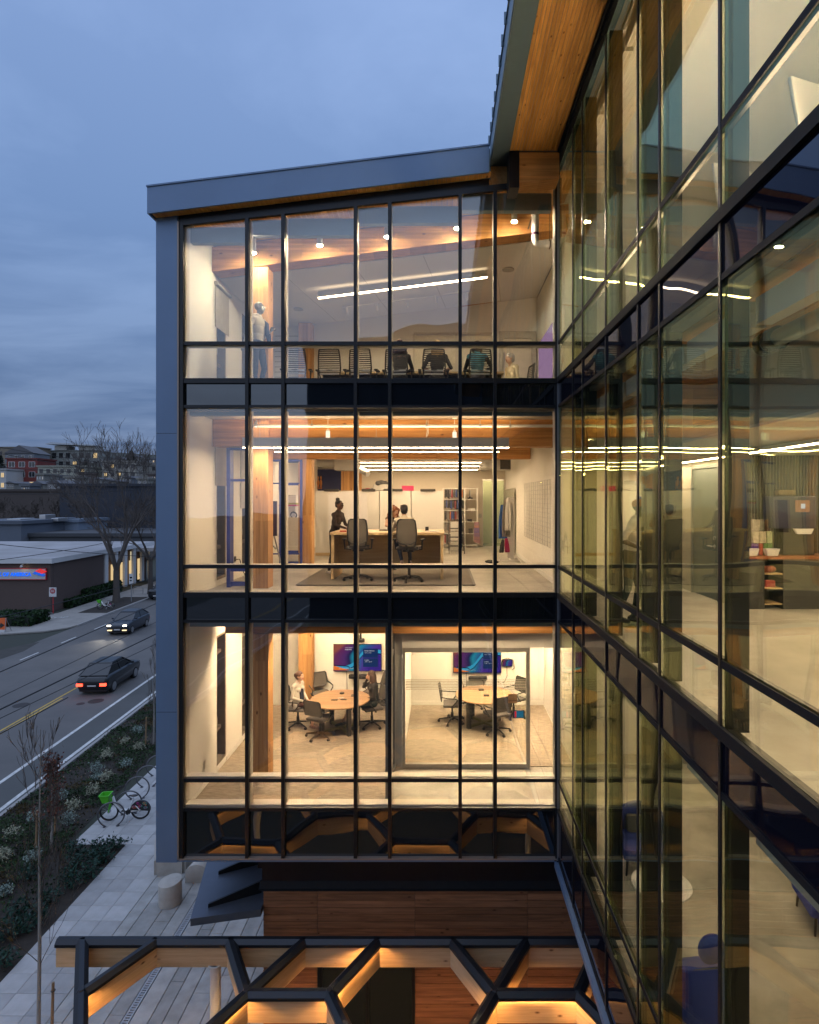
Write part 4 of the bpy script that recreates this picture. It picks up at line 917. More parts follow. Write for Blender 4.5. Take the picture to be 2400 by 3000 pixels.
Y = 344; m = MB(); m.prism([(wx(140, Y), Y - 3, wz(1302, Y)), (wx(283, Y), Y - 3, wz(1307, Y)), (wx(283, Y), Y - 3, wz(1304, Y)), (wx(160, Y), Y - 3, wz(1297, Y))], (0, 14, 0))
hb = [o for o in COL.objects if o.get('label', '').startswith('long pale hilltop')][0]; m.build('canopy_roof', mat('canopy_blue', (.42, .46, .50), .5), hb)
m = MB(); m.box(wx(160, Y), Y, wz(1322, Y) + .6, wx(195, Y), Y + 8, wz(1306, Y)); m.box(wx(232, Y), Y, wz(1322, Y) + .6, wx(280, Y), Y + 8, wz(1305, Y)); m.build('penthouse', M['grey_wall'], hb)
house('apartment_block', 'weathered brown hilltop building at the picture edge', -80, 107, 1312, 1346, 330, (.20, .17, .13), wins=(8, 1, .4, .4), lit=.1, ww=M['grey_roof'])
house('house', 'grey gabled house above the red brick block', 15, 100, 1328, 1350, 300, (.16, .17, .19), roof='gable', wins=(4, 1, .4, .5), lit=.1)
house('apartment_block', 'pale cream building right of the red brick block', 111, 253, 1368, 1440, 235, (.33, .33, .27), wins=(7, 3, .5, .5), lit=.2, ww=M['grey_roof'])
house('house', 'small dark gabled house below the cream building', 140, 176, 1416, 1440, 170, (.30, .30, .30), roof='gable', wins=(2, 1, .4, .6), lit=0)
house('apartment_block', 'beige building behind the bare street tree', 300, 400, 1354, 1425, 240, (.33, .31, .27), wins=(5, 3, .5, .5), lit=.25, ww=M['grey_roof'])
house('apartment_block', 'beige stepped building beside the blue corner panel', 402, 520, 1362, 1428, 250, (.30, .29, .27), wins=(6, 3, .5, .5), lit=.25, ww=M['grey_roof'])
house('warehouse', 'dark blue flat roofed warehouse in the middle distance', 175, 520, 1425, 1560, 128, (.030, .036, .050), depth=30, wins=None)
house('warehouse', 'brown low warehouse half hidden by bare trees', -80, 174, 1440, 1560, 150, (.075, .060, .055), depth=30, wins=None)
sh = house('shop', 'blue grey flat roofed shop behind the bank', -120, 62, 1536, 1640, 104, (.11, .13, .165), depth=16, wins=None)
house('shop', 'long low restaurant with lit windows and a dark canopy', 62, 500, 1572, 1640, 106, (.07, .075, .085), depth=18, wins=(18, 1, .62, .55), lit=.55, ww=M['grey_roof'])
house('shop', 'pale blue upper shed behind the low restaurant', 62, 230, 1530, 1572, 116, (.20, .25, .32), depth=10, wins=None)
for x0, y0, w, h, Y in ((20, 1520, 40, 16, 108), (115, 1508, 18, 22, 112), (150, 1518, 20, 10, 112)):
    m = MB(); m.box(wx(x0, Y), Y, wz(y0 + h, Y), wx(x0 + w, Y), Y + 3, wz(y0, Y)); tag(m.build('rooftop_unit', M['steel'], None, bevel=.08), {20: 'wide grey air unit on the blue grey shop roof', 115: 'tall grey air unit beside the pale blue shed', 150: 'low grey air unit near the pale blue shed'}[x0], 'air unit', 'rooftop air units')
# ---------------------------------------------------------------- vegetation
M['bark'] = mat('bark', (.085, .070, .060), .9, amt=.6, scale=8, stretch=(3, 3, .6), bump=.4)
M['twig'] = mat('twig', (.085, .068, .058), .9, amt=.3)
M['bark_pale'] = mat('bark_pale', (.27, .25, .225), .85, amt=.5, scale=10)
M['red_leaf'] = mat('red_leaf', (.14, .038, .018), .7, col2=(.07, .02, .012), amt=.8, scale=3)
M['leaf_dark'] = mat('leaf_dark', (.045, .075, .030), .7, col2=(.02, .04, .018), spec=.15, amt=.9, scale=1.6)
M['leaf_laurel'] = mat('leaf_laurel', (.028, .070, .050), .35, col2=(.014, .036, .028), spec=.15, amt=.8, scale=3)
M['leaf_pale'] = mat('leaf_pale', (.46, .45, .32), .7, col2=(.20, .22, .15), amt=.8, scale=6)
M['leaf_grey'] = mat('leaf_silver', (.32, .39, .34), .7, col2=(.13, .19, .16), amt=.8, scale=6)
M['leaf_brown'] = mat('leaf_heather', (.085, .065, .025), .8, col2=(.03, .022, .014), spec=.15, amt=.8, scale=4)
M['hedge'] = mat('hedge_leaf', (.022, .050, .016), .6, col2=(.010, .022, .009), spec=.15, amt=.9, scale=3)
M['ever'] = mat('evergreen', (.020, .030, .022), .8, col2=(.010, .016, .012), amt=.8, scale=1)
from mathutils import noise as mnoise
def rnd_dir(r=random):
    z = r.uniform(-1, 1); a = r.uniform(0, 2 * math.pi); s = math.sqrt(1 - z * z); return Vector((s * math.cos(a), s * math.sin(a), z))
RMIN = [.006]
def branch(mb, tw, p, d, ln, r, lv, maxlv, up, spread, rng, ends=None, seg=3):
    r = max(r, RMIN[0])
    pts = [p.copy()]; rs = [r]; q = p.copy()
    for i in range(seg):
        d = (d + rnd_dir(rng) * .16 + Vector((0, 0, up))).normalized(); q = q + d * ln / seg; pts.append(q.copy()); rs.append(max(RMIN[0], r * (1 - .45 * (i + 1) / seg)))
    (mb if lv < 2 else tw).tube(pts, rs, 8 if lv == 0 else (5 if lv < 2 else 3), cap=False)
    if lv >= maxlv:
        if ends is not None: ends.append((q.copy(), d.copy()))
        return
    n = rng.choice((2, 3, 3)) if lv < maxlv - 1 else rng.choice((3, 4, 5))
    for i in range(n):
        a = rng.random(); k = 1.0 if i == 0 else rng.uniform(.45, 1)
        base = pts[0].lerp(pts[-1], 1) if k >= 1 else pts[min(seg, max(1, int(k * seg + .5)))]
        ax = d.orthogonal().normalized(); ax.rotate(Quaternion(d, rng.uniform(0, 2 * math.pi)))
        nd = (d * math.cos(spread * rng.uniform(.5, 1.1)) + ax * math.sin(spread * rng.uniform(.5, 1.1))).normalized()
        branch(mb, tw, base, nd, ln * rng.uniform(.62, .86), rs[-1] * (.92 if i == 0 else .7), lv + 1, maxlv, up, spread, rng, ends, seg)
def leafquads(mb, pts, s, rng, asp=.5):
    for p in pts:
        a = rnd_dir(rng); b = a.orthogonal().normalized(); b.rotate(Quaternion(a, rng.uniform(0, 6.28))); c = a.cross(b); k = s * rng.uniform(.6, 1.3)
        mb.add([p - b * k, p - c * k * asp + a * k * .12, p + b * k, p + c * k * asp + a * k * .12], [(0, 1, 2, 3)])
def bare_tree(name, label, base, trunk_h, r, ln, lv, spread, up, seed, cat='tree', group=None, lean=(0, 0), leaves=None, bark='bark'):
    rng = random.Random(seed); t = thing(name, label, cat, base, 0, group)
    tr, tw = MB(), MB(); p = Vector(base); ends = []
    d = Vector((lean[0], lean[1], 1)).normalized(); top = p + d * trunk_h
    tr.tube([p + Vector((0, 0, -.1)), p + d * trunk_h * .25 + Vector((.02, 0, 0)), p + d * trunk_h * .6, top], [r * 1.35, r * 1.02, r * .92, r * .85], 10, cap=False)
    for i in range(4 if lv > 4 else 5):
        a = 6.28 * i / (4 if lv > 4 else 5) + rng.uniform(-.4, .4); s = rng.uniform(.5, 1.0) * spread
        dd = Vector((math.cos(a) * math.sin(s), math.sin(a) * math.sin(s), math.cos(s)))
        branch(tr, tw, top, dd, ln * rng.uniform(.8, 1.1), r * .62, 1, lv, up, spread, rng, ends)
    tr.build('trunk', M[bark], t, smooth=True); c = tw.build('crown', M['twig'] if bark == 'bark' else M[bark], t)
    if leaves:
        lb = MB(); sel = [e for e in ends if base[2] + leaves[1] < e[0].z < base[2] + leaves[2]]
        pts = []
        for e, d in sel:
            for _ in range(leaves[0]): pts.append(e + rnd_dir(rng) * rng.uniform(0, .22) - d * rng.uniform(0, .3))
        leafquads(lb, pts, .045, rng); tag(lb.build('foliage', M['red_leaf'], t), kind='stuff')
    return t
RMIN[0] = .0145
bare_tree('street_tree', 'big bare street tree with a stout forked trunk beside the bank', gp(341, 1764, .1), 3.6, .36, 4.9, 7, .54, .085, 5)
bare_tree('street_tree', 'second bare street tree close to the blue corner panel', gp(441, 1740, .1), 4.0, .30, 3.8, 6, .6, .06, 12)
RMIN[0] = .042
for i, (x, Y, zz, hgt) in enumerate(((40, 125, 2, 2.2), (110, 135, 3, 2.6), (170, 140, 4, 2.2), (250, 122, 2, 2.4), (330, 160, 6, 3.0), (420, 150, 6, 2.6), (-30, 140, 4, 2.6), (200, 180, 8, 2.6), (140, 118, 1, 2.0), (400, 115, 1, 2.4), (460, 122, 2, 2.4))):
    bare_tree('bare_tree', ['bare tree behind the blue grey shop', 'bare tree in front of the brown warehouse', 'bare tree between the two warehouses', 'bare tree in front of the dark blue warehouse', 'tall bare tree above the dark blue warehouse', 'bare tree far behind the street tree', 'bare tree at the picture edge beyond the shops', 'bare tree below the cream building', 'small bare tree above the low restaurant', 'bare tree right of the street tree crown', 'bare tree beside the blue corner panel'][i],
              (wx(x, Y), Y, zz), 2.5, .2, hgt, 5, .6, .05, 40 + i, group='bare trees behind the shops')
def conifer(label, x, Y, zb, h, r, seed, name='evergreen_tree', group='evergreens on the hill'):
    rng = random.Random(seed); t = thing(name, label, 'tree', (wx(x, Y), Y, zb), 0, group); X = wx(x, Y)
    m = MB(); m.cyl((X, Y, zb), (X, Y, zb + h * .9), r * .06, r * .02, n=6); m.build('trunk', M['twig'], t)
    pts = []
    for _ in range(900):
        k = rng.random() ** .7; a = rng.uniform(0, 6.28); q = r * (1 - k) ** .8 * rng.uniform(.35, 1.1) + .15; pts.append(Vector((X + q * math.cos(a), Y + q * math.sin(a), zb + h * (.1 + .9 * k) + rng.uniform(-.3, .3))))
    m = MB(); leafquads(m, pts, r * .13, rng, .6); m.build('crown', M['ever'], t)
conifer('dark evergreen at the picture edge above the red block', 2, 280, 17, 14, 4, 1)
conifer('dark evergreen poking out behind the street tree top', 385, 300, 20, 15, 5, 2)
conifer('slim dark evergreen in front of the hilltop block', 250, 300, 20, 11, 2.0, 3)
rng = random.Random(21); hn = 0
tints = [(.22, .21, .19), (.16, .17, .19), (.26, .25, .22), (.14, .11, .10), (.20, .22, .22), (.28, .27, .25)]
spots = [(118, 1392, 215), (160, 1396, 225), (205, 1400, 205), (240, 1388, 230), (275, 1375, 250), (285, 1404, 200), (330, 1410, 190), (375, 1400, 200), (418, 1405, 190), (445, 1392, 210), (300, 1340, 320), (345, 1346, 310), (395, 1340, 320), (440, 1345, 300), (8, 1360, 280), (60, 1318, 360), (120, 1330, 350), (470, 1362, 260), (30, 1416, 190), (75, 1424, 180), (110, 1418, 185), (365, 1424, 175)]
where = ['just right of the red brick block', 'in front of the long pale hilltop block', 'under the slim evergreen', 'under the floating canopy roof', 'below the end of the floating canopy roof', 'low behind the big street tree fork', 'in the street tree crown, lower left', 'in the street tree crown, lower middle', 'between the street tree crown and the corner panel', 'close to the blue corner panel, upper slope', 'at the hilltop left of the street tree top', 'at the hilltop behind the street tree top', 'at the hilltop right of the street tree top', 'at the hilltop against the blue corner panel', 'above the white rendered house', 'on the ridge at the left picture part', 'on the ridge before the long hilltop block', 'half hidden by the blue corner panel', 'under the left end of the red brick block', 'under the middle of the red brick block', 'under the right end of the red brick block', 'lowest on the slope inside the street tree crown']
for i, (x, y, Y) in enumerate(spots):
    w = rng.uniform(20, 34); hh = rng.uniform(14, 26); gb = rng.random() < .55
    house('house', 'small %s house %s' % ('gabled' if gb else 'flat roofed', where[i]), x - w / 2, x + w / 2, y, y + hh + 12, Y, tints[i % 6], depth=8, wins=(rng.choice((2, 3, 4)), 2, .42, .5), roof='gable' if gb else 'flat', lit=.18, ww=rng.choice((M['white_paint'], M['grey_roof'])), group='small houses on the far hill')
def bush(name, label, c, r, n, s, mtl, seed, group=None, flat=.7, asp=.5, stems=None, cat='shrub'):
    rng = random.Random(seed); t = thing(name, label, cat, c, 0, group); c = Vector(c)
    pts = []
    for _ in range(n):
        q = rnd_dir(rng); k = rng.uniform(.45, 1.0) * (1 + .9 * mnoise.noise(q * 2.5 + Vector((seed, 0, 0)))); pts.append(c + Vector((q.x * r[0] * .5 * k, q.y * r[1] * .5 * k, r[2] * (.45 + .5 * q.z * k))))
    m = MB(); leafquads(m, pts, s, rng, asp); m.build('foliage', mtl, t)
    m = MB()
    for p in pts[::max(1, n // 30)]: m.tube([c + Vector((rng.uniform(-.06, .06), rng.uniform(-.06, .06), 0)), c.lerp(p, .6) + Vector((0, 0, .03)), p], .006 if s < .1 else .03, 3, cap=False)
    m.build('stem', M['twig'], t); return t
# clipped hedges by the bank
def hedge(label, c, d, seed):
    rng = random.Random(seed); c = Vector(c); t = thing('hedge', label, 'hedge', c, 0, 'hedges by the bank'); pts = []
    for _ in range(int(900)):
        u, v, w = rng.uniform(-1, 1), rng.uniform(-1, 1), rng.uniform(0, 1); f = rng.choice((0, 1, 2))
        if f == 0: u = math.copysign(1, u)
        elif f == 1: v = math.copysign(1, v)
        else: w = 1
        pts.append(c + Vector((u * d[0] / 2 - SD * v * d[1] / 2, v * d[1] / 2, w * d[2])) * 1 + rnd_dir(rng) * .06)
    m = MB(); leafquads(m, pts, .17, rng, .7); m.build('foliage', M['hedge'], t)
    m = MB(); m.box(c.x - d[0] / 2 + .12, c.y - d[1] / 2 + .12, c.z, c.x + d[0] / 2 - .12, c.y + d[1] / 2 - .12, c.z + d[2] - .1); m.build('core', M['ever'], t)
p = gp(30, 1836); hedge('rounded hedge at the driveway beside the orange sign', (p.x, p.y + 1, .1), (4.2, 3.0, 1.0), 1)
for x, y, lb, d in ((232, 1770, 'low hedge at the brick corner of the bank', (1.3, 5, .8)), (275, 1757, 'hedge under the first lit bank window', (1.4, 4.2, 1.3)), (315, 1742, 'hedge under the last lit bank window', (1.4, 4.5, 1.3))):
    p = gp(x, y); hedge(lb, (p.x, p.y, .1), d, x)
bush('shrub', 'small round shrub beside the two red posts', gp(365, 1700), (.9, .9, 1.6), 160, .2, M['hedge'], 31); bush('shrub', 'dark clipped shrub behind the bare trunk', gp(402, 1705), (1.8, 1.4, 1.8), 260, .22, M['hedge'], 32)
# groundcover of the planting bed
rng = random.Random(3); mbs = {k: MB() for k in ('leaf_dark', 'leaf_brown', 'hedge')}
cnt = 0
while cnt < 34000:
    Y = 14 + 36 * rng.random() ** 1.35; u = rng.uniform(-15.15, -10.6)
    X = u - SD * Y
    if (Y < 20.6 and X > -10.85) or (Y >= 20.6 and u > -11.85) : continue
    nv = mnoise.noise(Vector((X * .55, Y * .55, 2.0))) + .5 * mnoise.noise(Vector((X * 1.6, Y * 1.6, 5)))
    front = Y < 20.3 and X > -13
    if nv < (.0 if not front else .55) - .18: 
        if rng.random() < .8: cnt += 1; continue
    hgt = max(0.02, .10 + .28 * (nv + .2)) * rng.random() ** .6
    key = 'leaf_dark'
    v2 = mnoise.noise(Vector((X * .9 + 30, Y * .9, 1)))
    if v2 > .22: key = 'leaf_brown'
    elif v2 < -.3: key = 'hedge'
    leafquads(mbs[key], [Vector((X, Y, .04 + hgt * .8))], .062, rng, .42); cnt += 1
for k, lb in (('leaf_dark', 'dark green juniper ground cover'), ('leaf_brown', 'brown heather ground cover'), ('hedge', 'bright green ground cover')):
    tag(mbs[k].build('ground_cover', M[k]), kind='stuff')
rng = random.Random(4); m = MB()
for _ in range(900):
    Y = rng.uniform(14, 40); u = rng.uniform(-15.1, -11.9); X = u - SD * Y
    if Y < 20.6 and X > -10.85: continue
    leafquads(m, [Vector((X, Y, .05))], .05, rng, .6)
tag(m.build('fallen_leaf', mat('fallen_leaf', (.20, .13, .08), .8, amt=.8, scale=2)), kind='stuff')
c2 = lambda x, y: (x * .3247, 1800 + y * .3247)
c3 = lambda x, y: (x * .5217, 2400 + y * .5217)
pale = [(1240, 1080, 'leaf_grey', 'pale shrub left of the leaning wooden stake far up the bed'), (1130, 1175, 'leaf_pale', 'small cream shrub in the middle of the bed, far half'), (1250, 1240, 'leaf_pale', 'cream shrub at the foot of the far wooden stake'), (960, 1305, 'leaf_pale', 'cream shrub alone in the dark middle of the bed'), (1140, 1390, 'leaf_grey', 'silver grey shrub nearest the bike hoops'), (870, 1425, 'leaf_grey', 'silver shrub touching two cream ones, upper left of the three'), (960, 1505, 'leaf_pale', 'large cream shrub, right of the touching three'), (880, 1500, 'leaf_grey', 'small silver shrub, lower left of the touching three'), (835, 1630, 'leaf_pale', 'cream shrub left of the green bike basket'), (550, 1690, 'leaf_grey', 'silver shrub right of the red leaved young tree'), (660, 1770, 'leaf_pale', 'tall cream shrub between the red leaved tree and the bike'), (310, 1865, 'leaf_grey', 'silver shrub left of the red leaved young tree'), (625, 1890, 'leaf_grey', 'silver shrub above the bed corner of the paving'), (110, 2030, 'leaf_pale', 'cream shrub at the kerb side of the near bed')]
pale = [(c2(a, b), k, l) for a, b, k, l in pale] + [(c3(22, 235), 'leaf_pale', 'cream shrub cut by the picture edge'), (c3(185, 250), 'leaf_grey', 'silver shrub behind the tall bare sapling trunk'), (c3(25, 430), 'leaf_grey', 'small silver shrub cut by the picture edge, nearest of all')]
for i, ((x, y), k, lb) in enumerate(pale):
    g_ = gp(x, y, .05); sc = .85 if i in (1, 7, 16) else 1.1
    bush('shrub', lb, g_, (.50 * sc, .50 * sc, .46 * sc), 340, .036, M[k], 100 + i, 'pale shrubs in the planting bed', asp=.4)
lau = [(430, 190, 'laurel at the inner corner of the paving'), (560, 180, 'laurel along the paving edge, second from the corner by the wall'), (650, 165, 'laurel nearest the building in the bed corner'), (540, 250, 'laurel on the bed edge below the corner ones'), (430, 265, 'laurel behind the bed edge near the silver shrub'), (505, 325, 'laurel on the bed edge, middle of the row'), (380, 340, 'laurel set back from the middle of the bed edge'), (590, 235, 'laurel on the bed edge above the middle one'), (400, 385, 'laurel on the bed edge beside the bare sapling branches'), (165, 340, 'laurel in open soil left of the sapling trunk'), (110, 540, 'laurel left of the sapling, lower half of the bed'), (50, 660, 'laurel near the picture edge, low in the bed'), (140, 630, 'laurel just above the paving edge, left of the sapling'), (270, 470, 'laurel on the bed edge right of the sapling trunk'), (30, 820, 'lowest laurel, on the paving edge by the picture corner'), (210, 580, 'laurel behind the sapling trunk, low on the edge')]
for i, (x, y, lb) in enumerate(lau):
    g_ = gp(*c3(x, y), .05); bush('laurel', lb, g_, (.72, .62, .50), 130, .075, M['leaf_laurel'], 200 + i, 'laurels along the paving edge', asp=.36)
RMIN[0] = .0045
def sapling(label, base, h, seed, leaves=None, n=16, sp=.16, bl=.8):
    rng = random.Random(seed); t = thing('sapling', label, 'tree', base, 0, 'saplings in the planting bed'); base = Vector(base)
    tr, tw = MB(), MB(); H = h
    tr.tube([base, base + Vector((.03, 0, H * .3)), base + Vector((0, .03, H * .6)), base + Vector((.05, 0, H * .97))], [.044, .036, .022, .005], 8); ends = []
    for i in range(n):
        k = rng.uniform(.22, .9); p = base + Vector((.02, .01, H * k)); a = rng.uniform(0, 6.28)
        d = Vector((math.cos(a) * .55, math.sin(a) * .55, 1)).normalized(); ln = H * bl * rng.uniform(.12, .24) * (1.15 - k * .6)
        branch(tw, tw, p, d, ln, .011 * (1.2 - k), 3, 5, .16, .34, rng, ends)
    tr.build('trunk', M['bark_pale'], t, smooth=True); tw.build('crown', M['twig'], t)
    if leaves:
        lb = MB(); pts = [e + rnd_dir(rng) * rng.uniform(0, .25) - d * rng.uniform(0, .5) for e, d in ends for _ in range(leaves)]
        leafquads(lb, pts, .05, rng, .6); tag(lb.build('foliage', M['red_leaf'], t), kind='stuff')
sapling('tall bare sapling with a pale trunk in the near paving', (-8.85, 13.3, .04), 7.0, 3, n=30, bl=.6)
sapling('young tree holding red brown leaves in the bed', gp(150, 2500), 3.3, 5, leaves=4, n=18)
sapling('bare sapling beside the far wooden stakes', gp(450, 2180), 4.6, 8, n=20)
sapling('small bare sapling beside the blue corner panel', gp(470, 2130), 3.4, 9, n=14)
RMIN[0] = .006
M['stake'] = wood('stake_wood', (.34, .22, .12), (.22, .14, .08), axis=2, knots=0)
for (x, y), h, lb in (((106, 2492), 1.35, 'wooden stake left of the red leaved young tree'), ((161, 2450), 1.2, 'wooden stake right of the red leaved young tree'), ((427, 2186), 1.4, 'wooden stake beside the bare far sapling'), ((152, 3030), 1.15, 'wooden stake tied beside the tall bare sapling')):
    p = gp(x, y); t = thing('tree_stake', lb, 'stake', p, 0, 'tree stakes'); m = MB(); m.cyl(p, p + Vector((.03, 0, h)), .034, .03, n=8); m.build('pole', M['stake'], t); m = MB(); m.ring(p + Vector((.03, 0, h - .18)), (0, 0, 1), .042, .01, 10, 4); m.build('tie', M['black_plastic'], t)
# ---------------------------------------------------------------- overhead wires
M['wire'] = mat('wire', (.012, .012, .014), .6)
def wire(label, P, Q, r, sag=.15, group='overhead wires'):
    P, Q = Vector(P), Vector(Q); m = MB(); m.tube([P.lerp(Q, k / 14) - Vector((0, 0, sag * 4 * (k / 14) * (1 - k / 14))) for k in range(15)], r, 5); tag(m.build('wire', M['wire']), label, 'wire', group)
for u, z, r, lb in ((-15.2, 6.0, .020, 'tram wire nearest the building above the near lane'), (-12.4, 5.7, .028, 'thick black tram wire above the yellow line'), (-10.9, 5.9, .014, 'thin span wire just above the near lane wire'), (-17.3, 5.8, .022, 'tram wire above the far lane')):
    Yn = lambda x_, y_: 0
for (x0, y0), (x1, y1), z, r, lb in (((0, 1969), (458, 1768), 5.7, .022, 'tram wire crossing just below the lane dashes'), ((0, 2043), (458, 1822), 5.7, .012, 'thin tram wire with a small clamp above the middle of the road'), ((0, 2079), (458, 1857), 5.7, .026, 'thick black tram wire above the dark car roof'), ((0, 2105), (458, 1886), 5.7, .012, 'thin tram wire just under the thick one'), ((0, 2150), (140, 2075), 5.6, .016, 'tram wire in front of the yellow line')):
    P, Q = gp(x0, y0, z), gp(x1, y1, z); d = Q - P; wire(lb, P - d * .6, Q + d * .5, r, sag=.0)
for (x0, y0, Y0_), (x1, y1, Y1_), lb in (((0, 1310, 60), (480, 1369, 70), 'power line across the hill, upper'), ((0, 1328, 58), (480, 1392, 68), 'power line across the hill, second'), ((0, 1368, 60), (480, 1382, 72), 'power line across the hill, flattest'), ((0, 1446, 55), (480, 1425, 66), 'power line rising past the dark warehouse'), ((0, 1640, 50), (300, 1592, 66), 'sloping cable above the white roof'), ((0, 1595, 50), (458, 1632, 62), 'cable drooping across the white roof'), ((0, 1808, 42), (458, 1690, 58), 'pale guy cable sloping down past the bank corner')):
    wire(lb, (wx(x0, Y0_), Y0_, wz(y0, Y0_)), (wx(x1, Y1_), Y1_, wz(y1, Y1_)), .028, sag=.3 if y0 < 1500 else .1)
# ---------------------------------------------------------------- signs and poles on the far pavement
M['red_post'] = mat('red_post', (.45, .03, .035), .5); M['sign_white'] = mat('sign_white', (.6, .6, .6), .5); M['galv'] = mat('galvanised_post', (.30, .31, .32), .5, .5)
def post_sign(label, p, h, face, post=M['red_post'], w=.6, hh=.75, cat='sign'):
    t = thing('street_sign', label, cat, p); m = MB(); m.cyl(p, (p.x, p.y, h), .045, n=8); m.build('post', post, t)
    m = MB(); m.box(p.x - w / 2, p.y - .08, h - hh, p.x + w / 2, p.y - .05, h); f = m.build('face', M['sign_white'], t, bevel=.02)
    if face == 'no_entry':
        c = (p.x, p.y - .085, h - .36); m = MB(); m.cyl(c, (c[0], c[1] - .012, c[2]), .27, n=24); d = m.build('disc', bpy.data.materials['sign_red'], f)
        m = MB(); m.box(c[0] - .18, c[1] - .022, c[2] - .04, c[0] + .18, c[1] - .013, c[2] + .04); m.build('bar', M['sign_white'], f)
        text('lettering', 'DO NOT', .10, M['sign_white'], f, (c[0], c[1] - .014, c[2] + .09), (R(90), 0, 0), .002, 'CENTER'); text('lettering', 'ENTER', .10, M['sign_white'], f, (c[0], c[1] - .014, c[2] - .17), (R(90), 0, 0), .002, 'CENTER')
    else:
        m = MB(); m.box(p.x - w * .3, p.y - .092, h - hh * .45, p.x + w * .3, p.y - .083, h - hh * .3); m.box(p.x - w * .3, p.y - .092, h - hh * .7, p.x + w * .2, p.y - .083, h - hh * .6); m.build('print', M['win_dark'], f)
post_sign('red post with a round do not enter sign at the bank driveway', gp(156, 1797, .1), 2.75, 'no_entry', w=.75, hh=.95)
post_sign('left of two red posts carrying small white plates', gp(420, 1697, .1), 3.0, 'p', w=.9, hh=1.1); post_sign('right of two red posts carrying small white plates', gp(434, 1692, .1), 3.3, 'p', w=.8, hh=.9)
post_sign('grey post with stacked white parking plates beside the street tree', gp(385, 1763, .1), 3.3, 'p', post=M['galv'], w=.45, hh=1.2)
p = gp(389, 1707, .1); t = thing('lit_column', 'tall cream lit column beyond the street tree', 'column', p); m = MB(); m.box(p.x - .3, p.y - .3, .1, p.x + .3, p.y + .3, 4.6); m.build('shaft', emit('lit_column_face', (1, .85, .55), .55), t); m = MB(); m.box(p.x - 3, p.y - 2, 4.605, p.x + 8, p.y + 6, 5.1); m.build('canopy_roof', M['roof_pale'], t)
p = gp(-4, 1853, .1); t = thing('detour_sign', 'orange folding detour sign with a black arrow', 'sign', p)
m = MB(); m.prism([(p.x - .62, p.y, .35), (p.x + .62, p.y, .35), (p.x + .62, p.y + .1, 1.35), (p.x - .62, p.y + .1, 1.35)], (0, .03, 0)); f = m.build('board', mat('sign_orange', (.75, .13, .02), .5), t)
text('lettering', 'DETOUR', .27, M['black_plastic'], f, (p.x, p.y + .075, 1.05), (R(84), 0, 0), .004, 'CENTER')
m = MB(); m.prism([(p.x - .3, p.y + .02, .62), (p.x + .15, p.y + .02, .62), (p.x + .15, p.y + .01, .48), (p.x + .5, p.y + .03, .72), (p.x + .15, p.y + .05, .96), (p.x + .15, p.y + .04, .82), (p.x - .3, p.y + .04, .82)], (0, -.02, 0)); m.build('arrow', M['black_plastic'], f)
m = MB(); m.box(p.x - .62, p.y - .02, .1, p.x + .62, p.y + .01, .34); m.build('skirt', M['sign_white'], t)
m = MB()
for s in (-.6, .6): m.bar((p.x + s, p.y + .05, 1.35), (p.x + s, p.y + .75, .1), .04, .03); m.bar((p.x + s, p.y + .04, 1.35), (p.x + s, p.y - .06, .1), .04, .03)
m.build('leg', M['galv'], t)
p = gp(405, 1740, .1); m = MB(); m.tube([(p.x - .6, p.y, .1), (p.x - .6, p.y, .85), (p.x - .4, p.y, 1.0), (p.x + .4, p.y, 1.0), (p.x + .6, p.y, .85), (p.x + .6, p.y, .1)], .035, 8); m.bar((p.x - .6, p.y, .5), (p.x + .6, p.y, .5), .03, .03); tag(m.build('bike_rail', M['galv']), 'grey bent tube rail on the far pavement beside the pickup', 'rail')
